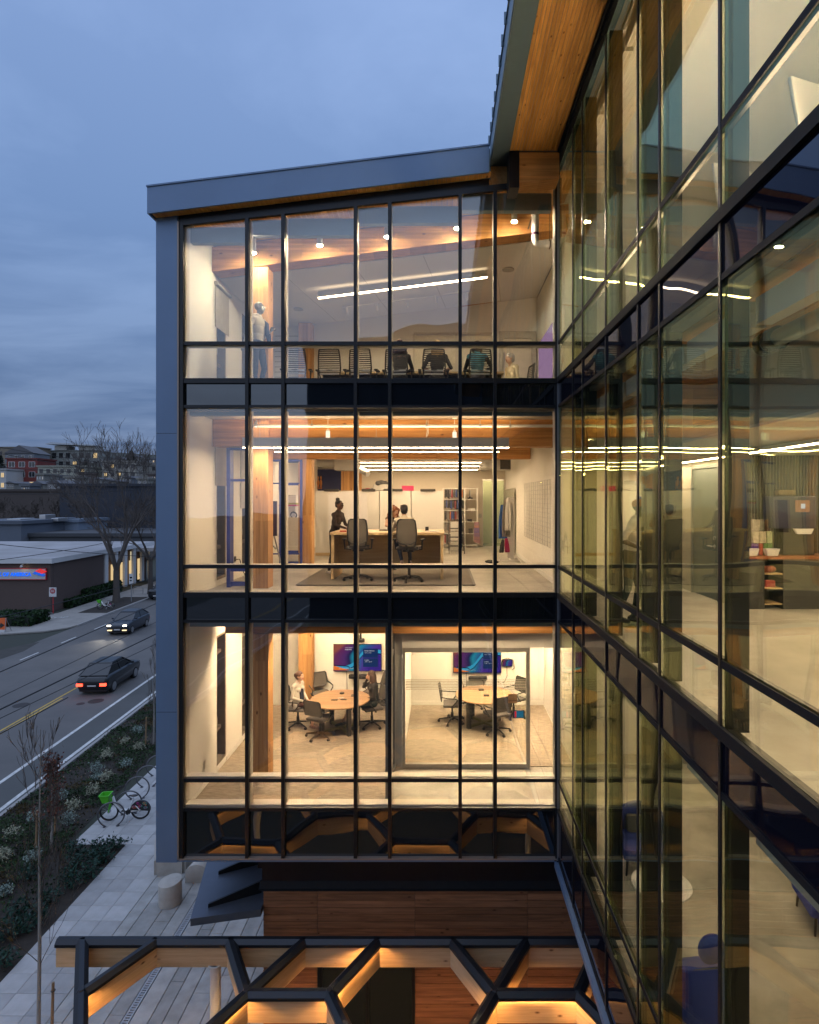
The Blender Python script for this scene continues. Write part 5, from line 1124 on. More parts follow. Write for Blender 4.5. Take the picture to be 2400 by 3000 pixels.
# ================================================================ cars and bicycles
def paint(name, col): return mat(name, col, .3, .3, amt=.08, coat=.5)
M['tyre'] = mat('tyre_rubber', (.014, .014, .015), .8); M['rim'] = mat('rim_alloy', (.35, .35, .36), .35, .7)
M['car_glass'] = spandrel('car_glass', (.010, .012, .015), 1.6, (1, 1, 1), 0)
M['head'] = emit('headlight_glow', (1, .93, .78), 10); M['tail'] = emit('taillight_glow', (1, .06, .03), 5); M['amber'] = emit('amber_glow', (1, .35, .04), 3)
def car(name, label, loc, rz, pt, kind='suv', lights='off', group='cars on the street'):
    t = thing(name, label, 'car' if kind != 'pickup' else 'pickup truck', (0, 0, 0), 0, group); Lh = 2.35
    if kind == 'suv': prof = [(-2.22, .48), (-2.34, .72), (-2.28, .90), (-2.0, 1.04), (-1.2, 1.14), (1.9, 1.18), (2.20, 1.08), (2.30, .80), (2.22, .48)]; top = [(-1.2, 1.13), (-.25, 1.66), (1.15, 1.70), (2.08, 1.17)]
    elif kind == 'pickup': prof = [(-2.75, .5), (-2.78, 1.05), (-2.6, 1.2), (-1.3, 1.25), (2.7, 1.25), (2.75, .6)]; top = [(-1.2, 1.25), (-.6, 1.85), (.8, 1.87), (1.1, 1.25)]
    else: prof = [(-2.3, .40), (-2.34, .78), (-2.1, .90), (-1.1, .98), (1.7, 1.0), (2.2, .95), (2.3, .45)]; top = [(-.95, .97), (-.15, 1.42), (.95, 1.44), (1.85, .99)]
    W = .92
    # lofted body: profile narrows slightly towards sill and bonnet ends
    m = MB(); n = len(prof)
    low = [(x, .30) for x, z in (prof[0], prof[-1])]
    poly = [(prof[0][0] + .12, .27)] + prof + [(prof[-1][0] - .12, .27)]
    secs = [(-W, .94), (-W * .86, 1.0), (W * .86, 1.0), (W, .94)]
    vs = []; k = len(poly)
    for y, s in secs: vs += [(x * s, y, .62 + (z - .62) * (1 if abs(y) < W * .9 else .86)) for x, z in poly]
    fs = [tuple(range(k)), tuple(range(3 * k, 4 * k))[::-1]]
    for j in range(3):
        for i in range(k): a = j * k + i; b = j * k + (i + 1) % k; fs.append((a, a + k, b + k, b))
    m.add(vs, fs); body = m.build('body', pt, t, False, smooth=True, bevel=.07)
    # greenhouse
    m = MB(); k = len(top); vs = []
    for y0, y1 in ((-W * .9, -W * .70), (W * .9, W * .70)):
        vs += [(x, y0 if z < 1.3 and (z == top[0][1] or z == top[-1][1]) else y1, z) for x, z in top]
    fs = [tuple(range(k)), tuple(range(k, 2 * k))[::-1]] + [(i, i + k, (i + 1) % k + k, (i + 1) % k) for i in range(k)]
    m.add(vs, fs); m.build('cabin_glass', M['car_glass'], t, False, bevel=.02)
    m = MB(); (xa, za), (xb, zb2) = top[1], top[2]; m.box(xa - .02, -W * .70, za - .03, xb + .05, W * .70, zb2 + .035); m.build('roof', pt, t, False, bevel=.05)
    for s in (-1, 1):
        yb, yt = s * W * .905, s * W * .715
        for (x0, z0), (x1, z1) in ((top[0], top[1]), (top[3], top[2]), (((top[0][0] + top[3][0]) / 2, top[0][1]), ((xa + xb) / 2, za))): m = MB(); m.bar((x0, yb, z0), (x1, yt, z1), .07, .05); m.build('pillar', pt, t, False)
    for x in (-1.45, 1.42) if kind != 'pickup' else (-1.75, 1.7):
        for s in (-1, 1):
            m = MB(); m.cyl((x, s * .70, .36), (x, s * .935, .36), .36, n=24); w = m.build('wheel', M['tyre'], t, False, bevel=.03)
            m = MB(); m.cyl((x, s * .936, .36), (x, s * .95, .36), .25, n=16); m.build('rim', M['rim'], w, False)
    fx = prof[1][0] + (.06 if kind == 'suv' else .02); zl = (.80 if kind == 'suv' else prof[1][1] - .14)
    for s in (-1, 1):
        m = MB(); m.cbox((fx - .0, s * .66, zl + .06), (.13, .30, .10)); m.build('headlight', M['head'] if lights == 'head' else M['car_glass'], t, False, bevel=.02)
        m = MB(); m.cbox((prof[-2][0] - .02 if kind != 'pickup' else 2.72, s * .68, prof[-2][1] - .12 if kind != 'pickup' else 1.0), (.16, .34, .16)); m.build('taillight', M['tail'] if lights == 'tail' else bpy.data.materials['sign_red'], t, False, bevel=.02)
        m = MB(); m.cbox((-.85, s * 1.0, top[0][1] + .08), (.12, .2, .13)); m.build('mirror', pt, t, False, bevel=.02)
        if lights == 'head':
            sp = bpy.data.lights.new('headlight_beam', 'SPOT'); sp.energy = 260; sp.spot_size = R(58); sp.spot_blend = .7; sp.color = (1, .92, .76); sp.shadow_soft_size = .06
            so = bpy.data.objects.new('headlight_beam', sp); COL.objects.link(so); so.parent = t; so.location = (fx - .12, s * .66, zl + .06); so.rotation_euler = Vector((-1, 0, -.16)).to_track_quat('-Z', 'Y').to_euler()
            m = MB(); m.cbox((fx + .02, s * .62, .46), (.1, .36, .08)); m.build('fog_light', M['win_warm'], t, False)
    m = MB(); m.cbox((fx - .005, 0, zl - .08), (.06, .75, .22)); m.build('grille', M['black_plastic'], t, False)
    m = MB(); m.cbox((prof[0][0] - .05, 0, .52), (.05, .5, .11)); m.build('number_plate', M['sign_white'], t, False)
    m = MB(); m.cbox((prof[-1][0] + .02, 0, .62 if kind != 'pickup' else .75), (.04, .5, .11)); m.build('number_plate', M['sign_white'], t, False)
    m = MB(); m.box(-2.1, -.8, .22, 2.1, .8, .36); m.build('underbody', M['black_plastic'], t, False)
    t.location = loc; t.rotation_euler = (0, 0, rz); return t
a0 = math.atan2(1, -SD)
car('car', 'dark estate car coming down the far lane with its headlights on', su(-25.4, 54.5, .01), a0 - math.pi - math.pi + math.pi * 0 + 0, paint('paint_navy', (.022, .030, .045)), 'suv', 'head')
car('car', 'black hatchback driving away with red tail lights', su(-19.2, 38.6, .01), a0 + math.pi, paint('paint_black', (.012, .014, .018)), 'suv', 'tail')
car('pickup', 'dark pickup truck parked at the far kerb beside the street trees', su(-29.7, 73.0, .01), a0, paint('paint_pickup', (.020, .023, .030)), 'pickup', 'off')
# ---- share bikes
def tpts(*a): return [Vector(p) for p in a]
M['lime'] = mat('lime_green', (.10, .52, .03), .4, amt=.05); M['bike_white'] = mat('bike_white', (.78, .79, .80), .35, amt=.05)
def share_bike(label, loc, rz, group='green and white share bikes'):
    t = thing('share_bike', label, 'bicycle', (0, 0, 0), 0, group)
    for x in (-.55, .55):
        m = MB(); m.ring((x, 0, .34), (0, 1, 0), .315, .026, 28, 8); w = m.build('wheel', M['tyre'], t, False, smooth=True)
        m = MB(); m.cyl((x, -.05, .34), (x, .05, .34), .05, n=12)
        for k in range(12): a = k * math.pi / 6; m.tube([(x, (-1) ** k * .03, .34), (x + .30 * math.cos(a), 0, .34 + .30 * math.sin(a))], .003, 3)
        m.build('spokes', M['steel'], w, False)
        m = MB(); m.ring((x, 0, .34), (0, 1, 0), .285, .012, 28, 6); m.build('rim', M['black_plastic'], w, False, smooth=True)
    m = MB(); m.tube(tpts((-.42, 0, .88), (-.36, 0, .66), (-.15, 0, .42), (.05, 0, .33), (.22, 0, .32), (.55, 0, .34)), [.045, .055, .06, .06, .05, .025], 10); m.tube(tpts((.16, 0, .34), (.25, 0, .62), (.30, 0, .80)), .032, 8); m.tube(tpts((.27, 0, .60), (.45, .06, .48), (.55, .07, .36)), .016, 6); m.tube(tpts((.27, 0, .60), (.45, -.06, .48), (.55, -.07, .36)), .016, 6); m.build('frame', M['bike_white'], t, False, smooth=True)
    m = MB(); m.tube(tpts((-.44, 0, .98), (-.46, 0, .78), (-.50, .055, .62), (-.55, .06, .34)), [.03, .035, .024, .02], 8); m.tube(tpts((-.46, 0, .78), (-.50, -.055, .62), (-.55, -.06, .34)), [.03, .024, .02], 8); m.build('fork', M['lime'], t, False, smooth=True)
    m = MB(); m.tube(tpts((-.22, -.32, 1.10), (-.36, -.24, 1.09), (-.43, -.06, 1.02), (-.43, .06, 1.02), (-.36, .24, 1.09), (-.22, .32, 1.10)), .014, 8); m.tube(tpts((-.43, 0, .9), (-.43, 0, 1.03)), .025, 8); hb = m.build('handlebar', M['black_plastic'], t, False, smooth=True)
    m = MB()
    for s in (-1, 1): m.tube(tpts((-.34, s * .25, 1.09), (-.20, s * .33, 1.10)), .022, 8)
    m.build('grip', M['black_plastic'], hb, False)
    m = MB(); a = [(-.84, -.16, .98), (-.50, -.19, .98), (-.50, .19, .98), (-.84, .16, .98)]; b = [(-.74, -.12, .70), (-.54, -.14, .70), (-.54, .14, .70), (-.74, .12, .70)]
    m.add(a + b, [(4, 5, 6, 7), (0, 1, 5, 4), (1, 2, 6, 5), (2, 3, 7, 6), (3, 0, 4, 7)]); m.add([tuple(Vector(p) * 1 + Vector((.012 if p[0] < -.6 else -.012, .012 if p[1] < 0 else -.012, .0 if p[2] > .9 else .02))) for p in a + b], [(7, 6, 5, 4), (4, 5, 1, 0), (5, 6, 2, 1), (6, 7, 3, 2), (7, 4, 0, 3)])
    for i in range(4): m.bar(a[i], a[(i + 1) % 4], .03, .03)
    m.build('basket', M['lime'], t, False)
    m = MB(); m.ell((.33, 0, .88), (.14, .075, .035), None, 14, 8); m.ell((.20, 0, .885), (.08, .035, .028), None, 10, 6); m.build('saddle', M['black_plastic'], t, False, smooth=True)
    m = MB(); m.ring((.55, 0, .34), (0, 1, 0), .36, .035, 16, 6, 0, math.pi * .98); 
    m2 = MB(); n = 14; arc = [(.55 + .355 * math.cos(math.pi * k / n - .1), .34 + .355 * math.sin(math.pi * k / n - .1)) for k in range(n + 1)]; m2.prism([(x, -.05, z) for x, z in arc], (0, .1, 0)); m2.build('rear_guard', mat('guard_black', (.02, .02, .022), .5) if 'guard' not in M else M['guard'], t, False); M['guard'] = bpy.data.materials['guard_black']
    m = MB(); m.cbox((-.17, 0, .56), (.10, .10, .30), Matrix.Rotation(R(-42), 3, 'Y')); m.build('battery', M['grey_wall'], t, False, bevel=.02)
    m = MB(); m.cyl((.14, -.09, .31), (.14, .09, .31), .09, n=14); m.tube([(.14, .10, .31), (.26, .11, .22)], .012, 6); m.tube([(.14, -.10, .31), (.02, -.11, .40)], .012, 6); m.cbox((.29, .15, .21), (.09, .1, .025)); m.cbox((-.01, -.15, .41), (.09, .1, .025)); m.build('crank', M['black_plastic'], t, False)
    m = MB(); m.tube([(.18, -.05, .30), (.10, -.22, .02)], .014, 6); m.tube([(.18, .05, .30), (.26, .20, .02)], .014, 6); m.build('kickstand', M['steel'], t, False)
    rg = random.Random(5); m = MB(); m.mi = 0
    for c_ in range(3):
        m.mi = c_
        for k in range(6):
            a = rg.uniform(.4, 2.7); rr = rg.uniform(.14, .32); m.ring((.55 + rr * math.cos(a), -.053, .34 + rr * math.sin(a)), (0, 1, 0), rg.uniform(.02, .045), .008, 8, 4)
    m.build('guard_decal', [emit('decal_pink', (.5, .04, .25), .25) if 0 else mat('decal_pink', (.5, .04, .25), .6), mat('decal_orange', (.6, .15, .03), .6), mat('decal_teal', (.04, .4, .3), .6)], t, False)
    t.location = loc; t.rotation_euler = (0, 0, rz); return t
b1 = share_bike('green and white share bike with a lime basket parked at the near bike hoops', gp(366, 2402, .05), R(6))
p = gp(310, 1785, .12); b2 = dup(b1, p, R(8), 'green and white share bike parked under the big street tree')
M['hoop'] = mat('hoop_steel', (.13, .13, .14), .4, .6)
for (x, y), lb in (((326, 2421), 'round bike hoop in front of the green share bike, nearest of the row'), ((378, 2385), 'round bike hoop behind the green share bike frame'), ((402, 2340), 'round bike hoop third in the row from the front'), ((433, 2305), 'round bike hoop fourth in the row from the front'), ((462, 2272), 'round bike hoop half hidden by the blue corner panel')):
    p = gp(x, y, .05); t = thing('bike_hoop', lb, 'bike rack', p, R(12), 'round bike hoops on the paving')
    m = MB(); m.ring((0, 0, .40), (0, 1, 0), .44, .028, 30, 8, 0, 0); m = MB(); n = 32
    pts = [(.44 * math.cos(a), 0, .42 + .44 * math.sin(a)) for a in [-1.05 + (math.pi + 2.10) * k / n for k in range(n + 1)]]
    m.tube(pts, .026, 8); m.build('tube', M['hoop'], t, False, smooth=True)
    m = MB()
    for q in (pts[0], pts[-1]): m.cyl((q[0], 0, 0), (q[0], 0, .02), .06, n=10); m.cyl((q[0], 0, .0), (q[0], 0, q[2] + .01), .024, n=8)
    m.build('foot', M['hoop'], t, False)
# ================================================================ furniture
M['mesh_fabric'] = mat('mesh_fabric', (.10, .092, .082), .8, amt=.4, scale=60, bump=.3, bscale=200)
M['mesh_brown'] = mat('mesh_back', (.13, .115, .095), .8, amt=.4, scale=80, bump=.3, bscale=200)
M['seat_grey'] = mat('seat_fabric', (.11, .10, .095), .9, amt=.4, scale=60, bump=.3, bscale=160)
M['chair_black'] = mat('chair_plastic', (.022, .021, .021), .45, amt=.2)
M['maple'] = wood('maple', (.62, .47, .27), (.50, .36, .19), axis=0, knots=0, rough=.4)
M['oak_top'] = wood('oak_top', (.40, .255, .145), (.29, .175, .095), axis=0, knots=0, rough=.35, scale=.6)
M['olive_steel'] = mat('olive_steel', (.22, .20, .06), .45, .3); M['dark_steel'] = mat('dark_steel', (.06, .055, .05), .45, .4)
M['silver'] = mat('silver_plastic', (.42, .42, .40), .35, .5)
def star_base(t, zs, r=.32, col=M['chair_black'], a0=.3):
    m = MB(); m.cyl((0, 0, .10), (0, 0, zs * .55), .035, n=10); m.cyl((0, 0, zs * .55), (0, 0, zs - .06), .022, n=10); m.cyl((0, 0, .07), (0, 0, .13), .05, n=12); m.build('column', col, t, False)
    for k in range(5):
        a = a0 + k * 2 * math.pi / 5; c, s = math.cos(a), math.sin(a)
        m = MB(); m.tube([(c * .04, s * .04, .12), (c * r * .6, s * r * .6, .095), (c * r, s * r, .075)], [.026, .02, .014], 6); l_ = m.build('leg', col, t, False)
        m = MB(); ax = Vector((-s, c, 0)); p = Vector((c * r, s * r, .032)); m.cyl(p - ax * .024, p - ax * .006, .032, n=10); m.cyl(p + ax * .006, p + ax * .024, .032, n=10); m.cyl(p + Vector((0, 0, .01)), p + Vector((0, 0, .045)), .012, n=6); m.build('caster', col, l_, False)
# chairs face local -Y (back rest at +Y)
def studio_chair():
    t = thing('task_chair', '', 'chair'); zs = .74
    star_base(t, zs)
    m = MB(); m.cbox((0, -.02, zs), (.48, .46, .07)); m.build('seat', M['seat_grey'], t, False, bevel=.025)
    m = MB(); m.cbox((0, 0, zs - .06), (.24, .3, .05)); m.build('mechanism', M['chair_black'], t, False, bevel=.01)
    # tapering mesh back with a frame
    pts = [(-.17, .24, zs + .04), (-.205, .275, zs + .18), (-.215, .285, zs + .34), (-.20, .285, zs + .50), (-.185, .30, zs + .60), (-.15, .305, zs + .625), (.15, .305, zs + .625), (.185, .30, zs + .60), (.20, .285, zs + .50), (.215, .285, zs + .34), (.205, .275, zs + .18), (.17, .24, zs + .04)]
    m = MB(); m.tube(pts + [pts[0]], .017, 8); fr = m.build('back_frame', M['chair_black'], t, False, smooth=True)
    m = MB(); L_ = pts[:6]; Rr = pts[6:][::-1]; vs = []
    for a, b in zip(L_, Rr):
        for k in range(5): f = k / 4; p = Vector(a).lerp(Vector(b), f); p.y += .03 * math.sin(math.pi * f); vs.append(p)
    m.add(vs, [(i * 5 + k, i * 5 + k + 1, i * 5 + k + 6, i * 5 + k + 5) for i in range(5) for k in range(4)]); m.build('back_mesh', M['mesh_brown'], t, False, smooth=True)
    m = MB(); m.tube([(-.21, .28, zs + .16), (-.1, .325, zs + .10), (.1, .325, zs + .10), (.21, .28, zs + .16)], .014, 6); m.tube([(0, .325, zs + .10), (0, .27, zs - .02), (0, .1, zs - .06)], .03, 8); m.build('back_support', M['chair_black'], t, False, smooth=True)
    for s in (-1, 1):
        m = MB(); m.tube([(s * .15, .03, zs - .05), (s * .29, .04, zs - .03), (s * .305, .05, zs + .16)], [.018, .018, .022], 8); a = m.build('arm', M['chair_black'], t, False, smooth=True)
        m = MB(); m.cbox((s * .305, .01, zs + .18), (.08, .25, .03)); m.build('arm_pad', M['chair_black'], a, False, bevel=.012)
    return t
def slat_chair():
    t = thing('slat_chair', '', 'chair'); zs = .425
    star_base(t, zs)
    m = MB(); m.cbox((0, 0, zs), (.48, .46, .07)); m.build('seat', M['seat_grey'], t, False, bevel=.025)
    m = MB()
    for s in (-1, 1): m.tube([(s * .20, .21, zs + .02), (s * .235, .26, zs + .22), (s * .225, .29, zs + .45), (s * .205, .315, zs + .60)], .016, 6)
    m.tube([(-.205, .315, zs + .60), (0, .335, zs + .605), (.205, .315, zs + .60)], .015, 6); m.build('back_frame', M['chair_black'], t, False, smooth=True)
    for k in range(11):
        z = zs + .14 + k * .043; y = .25 + .10 * (z - zs - .12) * 1.0; w = .225 - .012 * abs(k - 3) * .3
        m = MB(); m.tube([(-w, y, z), (0, y + .035, z - .006), (w, y, z)], .0115, 5); m.build('slat', M['chair_black'], t, False)
    m = MB(); m.bar((-.2, .285, zs + .17), (.2, .285, zs + .17), .012, .035); m.bar((-.2, .28, zs + .10), (.2, .28, zs + .10), .012, .03); m.build('lumbar_bar', M['silver'], t, False)
    for s in (-1, 1):
        m = MB(); m.tube([(s * .16, .05, zs - .04), (s * .29, .05, zs - .02), (s * .295, .05, zs + .20)], .017, 6); m.cbox((s * .295, .02, zs + .215), (.07, .24, .028)); m.build('arm', M['chair_black'], t, False)
    return t
def conf_chair():
    t = thing('conference_chair', '', 'chair'); zs = .47
    star_base(t, zs, .34)
    m = MB(); m.cbox((0, -.01, zs), (.50, .47, .065)); m.build('seat', M['seat_grey'], t, False, bevel=.03)
    pts = [(-.235, .265, zs + .13), (-.25, .285, zs + .26), (-.235, .32, zs + .46), (-.21, .33, zs + .485), (.21, .33, zs + .485), (.235, .32, zs + .46), (.25, .285, zs + .26), (.235, .265, zs + .13)]
    m = MB(); m.tube(pts + [pts[0]], .015, 6); m.build('back_frame', M['chair_black'], t, False, smooth=True)
    m = MB(); vs = []
    for a, b in zip(pts[:4], pts[4:][::-1]):
        for k in range(5): f = k / 4; p = Vector(a).lerp(Vector(b), f); p.y += .04 * math.sin(math.pi * f); vs.append(p)
    m.add(vs, [(i * 5 + k, i * 5 + k + 1, i * 5 + k + 6, i * 5 + k + 5) for i in range(3) for k in range(4)]); m.build('back_mesh', M['mesh_fabric'], t, False, smooth=True)
    for s in (-1, 1):
        m = MB(); m.tube([(s * .25, .285, zs + .24), (s * .29, .12, zs + .22), (s * .295, -.10, zs + .21), (s * .28, -.14, zs + .17), (s * .24, .02, zs - .03), (s * .15, .08, zs - .03)], .015, 6); m.build('arm', M['chair_black'], t, False, smooth=True)
    m = MB(); m.cyl((0, 0, zs - .09), (0, 0, zs - .03), .09, n=10); m.build('mechanism', M['chair_black'], t, False)
    return t
def spawn(proto, used, x, Y, z, rz, label, group):
    if not used.get(proto.name):
        used[proto.name] = 1; proto.location = (x, Y, z); proto.rotation_euler = (0, 0, rz); proto['label'] = label; proto['group'] = group; return proto
    return dup(proto, (x, Y, z), rz, label, group)
used = {}
fl1 = lambda x, y: gp(x, y, 6.165); fl2 = lambda x, y: gp(x, y, 10.05)
# ---- level 2: high work table, stools, rug
p0, p1 = fl2(970, 1699), fl2(1299, 1699); Yt = p0.y; Xa, Xb = p0.x, p1.x; zt = 10.05 + 1.07
T2 = thing('work_table', 'high pale maple work table with panel ends on the studio rug', 'table', ((Xa + Xb) / 2, Yt + .6, 10.05))
m = MB(); m.box(Xa - .02, Yt - .05, zt - .055, Xb + .02, Yt + 1.25, zt); m.build('tabletop', M['maple'], T2, bevel=.004)
for x in (Xa, Xb - .06): m = MB(); m.box(x, Yt, 10.06, x + .06, Yt + 1.2, zt - .057); m.build('leg_panel', M['maple'], T2)
m = MB(); m.box(Xa + .065, Yt + .62, 10.25, Xb - .065, Yt + .66, zt - .06); m.build('modesty_panel', M['maple'], T2)
a, b, c, d = fl2(869, 1716), fl2(1391, 1716), fl2(1365, 1664), fl2(952, 1664)
rg = mat('rug_grey', (.17, .15, .13), .95, amt=.7, scale=40, bump=.4, bscale=160); m = MB(); m.prism([(a.x, a.y, 10.052), (b.x, a.y, 10.052), (b.x, a.y + 3.0, 10.052), (a.x, a.y + 3.0, 10.052)], (0, 0, .012)); rug = tag(m.build('rug', rg), 'large grey rug under the high maple table', 'rug')
m = MB()
for p, q in (((a.x, a.y), (b.x, a.y)), ((b.x, a.y), (b.x, a.y + 3)), ((a.x, a.y), (a.x, a.y + 3))): m.bar((p[0], p[1], 10.067), (q[0], q[1], 10.067), .05, .006)
m.build('binding', M['dark_steel'], rug)
pc = studio_chair(); Yc = 13.2
spawn(pc, used, wx(1050, 13.45), 13.45, 10.065, R(4) + math.pi, 'tall mesh task chair standing empty at the high table', 'tall task chairs at the high table')
spawn(pc, used, wx(1199, 13.3), 13.3, 10.065, R(-8) + math.pi, 'tall mesh task chair under the man in the cream jumper', 'tall task chairs at the high table')
# table clutter
def small(name, label, cat, mb, mtl, bevel=.004, group=None): return tag(mb.build(name, mtl, None, bevel=bevel), label, cat, group)
small('laptop', 'closed black laptop on the high table beside the standing woman', 'laptop', MB().cbox((-1.30, Yt + .8, zt + .012), (.36, .26, .022)), M['black_plastic'])
small('sunglasses', 'pair of red sunglasses lying at the left end of the high table', 'glasses', MB().cbox((Xa + .25, Yt + .15, zt + .018), (.15, .05, .03)), mat('red_plastic', (.5, .05, .02), .4))
small('mug', 'small dark mug at the right end of the high table', 'mug', MB().lathe((Xb - .38, Yt + .55, zt), [(.035, 0), (.04, .01), (.04, .1), (.034, .1), (.032, .02)], 14), M['black_plastic'], 0)
small('tray', 'thin white tray at the right end of the high table', 'tray', MB().cbox((Xb - .25, Yt + .3, zt + .01), (.3, .2, .015)), M['white_plastic'])
# ---- level 2: partition cabinets, whiteboard, shelves, rack, duct
Yp = 19.3; xa, xb = wx(924, Yp), wx(1298, Yp); ztop = wz(1438, Yp)
CB = thing('storage_wall', 'row of tall white cabinet panels across the studio with black handles on top', 'cabinet', ((xa + xb) / 2, Yp, 10.05))
n = 3; cuts = [wx(v, Yp) for v in (924, 1112, 1205, 1298)]
for i in range(3):
    m = MB(); m.box(cuts[i] + .012, Yp, 10.15, cuts[i + 1] - .012, Yp + .5, ztop); pn = m.build('panel', M['white_plastic'], CB)
for x0, x1 in ((950, 993), (1060, 1100), (1140, 1180), (1232, 1276)):
    m = MB(); m.box(wx(x0, Yp), Yp - .03, ztop - .02, wx(x1, Yp), Yp + .04, ztop + .06); m.build('handle', M['dark_steel'], CB)
m = MB(); m.box(cuts[0], Yp + .03, 10.05, cuts[-1], Yp + .47, 10.15); m.build('plinth', M['maple'], CB)
WB = thing('rolling_whiteboard', 'rolling whiteboard with rounded corners behind the standing woman', 'whiteboard', (wx(1018, 18.6), 18.6, 10.05)); Y = 18.6; x0, x1, z0, z1 = wx(963, Y), wx(1076, Y), wz(1580, Y), wz(1443, Y)
m = MB(); r = .1; poly = []
for cx_, cz_, a in ((x1 - r, z1 - r, 0), (x0 + r, z1 - r, 90), (x0 + r, z0 + r, 180), (x1 - r, z0 + r, 270)):
    for k in range(5): t_ = R(a + k * 22.5); poly.append((cx_ + r * math.cos(t_), Y, cz_ + r * math.sin(t_)))
m.prism(poly, (0, .03, 0)); m.build('board', mat('whiteboard', (.76, .76, .78), .25, amt=.03), WB)
m = MB()
for x in (x0 + .2, x1 - .2): m.box(x - .02, Y + .035, 10.1, x + .02, Y + .07, z1 - .2); m.box(x - .025, Y - .25, 10.1, x + .025, Y + .3, 10.14); m.cyl((x - .02, Y - .2, 10.08), (x + .02, Y - .2, 10.08), .03); m.cyl((x - .02, Y + .25, 10.08), (x + .02, Y + .25, 10.08), .03)
m.build('stand', M['steel'], WB)
ysh = 22.3; Y = ysh; x0, xm_, x1 = wx(1298, Y), wx(1362, Y), wx(1399, Y); zt_, zb_ = wz(1430, Y), 10.07
SH = thing('shelf_unit', 'open white shelf unit packed with hanging shoe samples by the green glass', 'shelf', ((x0 + x1) / 2, Y, 10.05))
m = MB()
for x in (x0, xm_, x1): m.box(x - .02, Y - .02, zb_, x + .02, Y + .02, zt_); m.box(x - .02, Y + .38, zb_, x + .02, Y + .42, zt_)
m.build('frame', M['white_plastic'], SH)
lv = [wz(v, Y) for v in (1430, 1462, 1495, 1529, 1563, 1597)]
for z in lv:
    m = MB(); m.box(x0 + .02, Y - .01, z - .02, x1 - .02, Y + .4, z); m.build('shelf_board', M['white_plastic'], SH)
ORD = 'first second third fourth fifth sixth seventh eighth ninth tenth eleventh twelfth thirteenth fourteenth fifteenth sixteenth seventeenth eighteenth nineteenth twentieth'.split(); rg_ = random.Random(9); cols = [(.02, .02, .022), (.05, .05, .055), (.25, .03, .03), (.03, .06, .22), (.20, .18, .16), (.03, .03, .03), (.4, .12, .03), (.10, .10, .11)]
smt = [mat('shoe_%s' % n_, c, .7) for n_, c in zip(('black', 'charcoal', 'red', 'blue', 'tan', 'jet', 'orange', 'grey'), cols)]
for j in range(5):
    x = x0 + .06; k = 0
    while x < xm_ - .05:
        h = rg_.uniform(.27, .36); z = lv[j] - .06; mm = smt[rg_.randrange(8)]
        m = MB(); m.prism([(x, Y + .02, z), (x + .042, Y + .0, z), (x + .046, Y - .01, z - h), (x - .005, Y + .0, z - h * .9)], (0, .28, .02)); m.tube([(x + .02, Y + .1, z), (x + .02, Y + .1, z + .05)], .006, 4)
        tag(m.build('shoe_sample', mm), '%s shoe sample, %s from the left on %s of the white shelf unit' % (mm.name.split('_')[1], ORD[k], ('the top shelf', 'the second shelf', 'the third shelf', 'the fourth shelf', 'the lowest shelf')[j]), 'shoe sample', 'shoe samples hanging on the white shelf unit'); x += rg_.uniform(.042, .058); k += 1
t = thing('microscope', 'black microscope on the upper right shelf', 'microscope', (xm_ + .2, Y + .15, lv[1])); m = MB(); m.cbox((xm_ + .2, Y + .15, lv[1] + .03), (.18, .2, .05)); m.build('base', M['black_plastic'], t); m = MB(); m.tube([(xm_ + .2, Y + .24, lv[1] + .05), (xm_ + .2, Y + .26, lv[1] + .2), (xm_ + .2, Y + .15, lv[1] + .29)], .028, 8); m.build('arm', M['black_plastic'], t); m = MB(); m.cyl((xm_ + .2, Y + .14, lv[1] + .12), (xm_ + .2, Y + .10, lv[1] + .34), .026); m.cbox((xm_ + .2, Y + .14, lv[1] + .11), (.12, .12, .015)); m.build('tube', M['steel'], t)
small('meter', 'small white meter on the second right shelf', 'meter', MB().cbox((xm_ + .25, Y + .12, lv[2] + .035), (.26, .16, .06)), M['white_plastic'])
small('clamp', 'small red topped clamp on the third right shelf', 'clamp', MB().cbox((xm_ + .18, Y + .12, lv[3] + .05), (.18, .1, .09)), M['dark_steel'])
small('speaker', 'small grey box on the fourth right shelf', 'speaker', MB().cbox((xm_ + .22, Y + .12, lv[4] + .09), (.16, .12, .17)), M['dark_steel'])
m = MB(); m.prism([(x1 - .12, Y - .05, lv[3] + .0), (x1 + .06, Y - .05, lv[3] + .0), (x1 + .1, Y - .05, lv[5] + .05), (x1 - .14, Y - .05, lv[5] + .12)], (0, .02, 0)); small('scarf', 'orange striped scarf hanging from the shelf unit corner', 'scarf', m, mat('scarf_orange', (.55, .25, .03), .9, col2=(.05, .07, .25), scale=2, stretch=(.1, .1, 3), amt=.9), 0)
# dark ladder and boxes left of the shelf foot
t = thing('step_ladder', 'grey folding step ladder with white file boxes beside the table', 'ladder', (wx(1330, 20.0), 20.0, 10.05)); X = wx(1316, 20); m = MB()
for s in (0, .5): m.bar((X + s, 19.8, 10.07), (X + s, 20.4, 11.35), .03, .05); m.bar((X + s, 20.9, 10.07), (X + s, 20.4, 11.35), .03, .05)
m.build('rail', M['dark_steel'], t)
for k in range(4): m = MB(); m.box(X + .02, 19.83 + k * .13, 10.3 + k * .28, X + .48, 20.05 + k * .13, 10.33 + k * .28); m.build('tread', M['dark_steel'], t)
for k, lb in enumerate(('lowest white file box under the step ladder', 'middle white file box behind the step ladder', 'top white file box behind the step ladder')):
    small('file_box', lb, 'box', MB().cbox((X + .25, 21.2, 10.22 + k * .34), (.36, .4, .30)), M['white_plastic'], group='white file boxes behind the ladder')
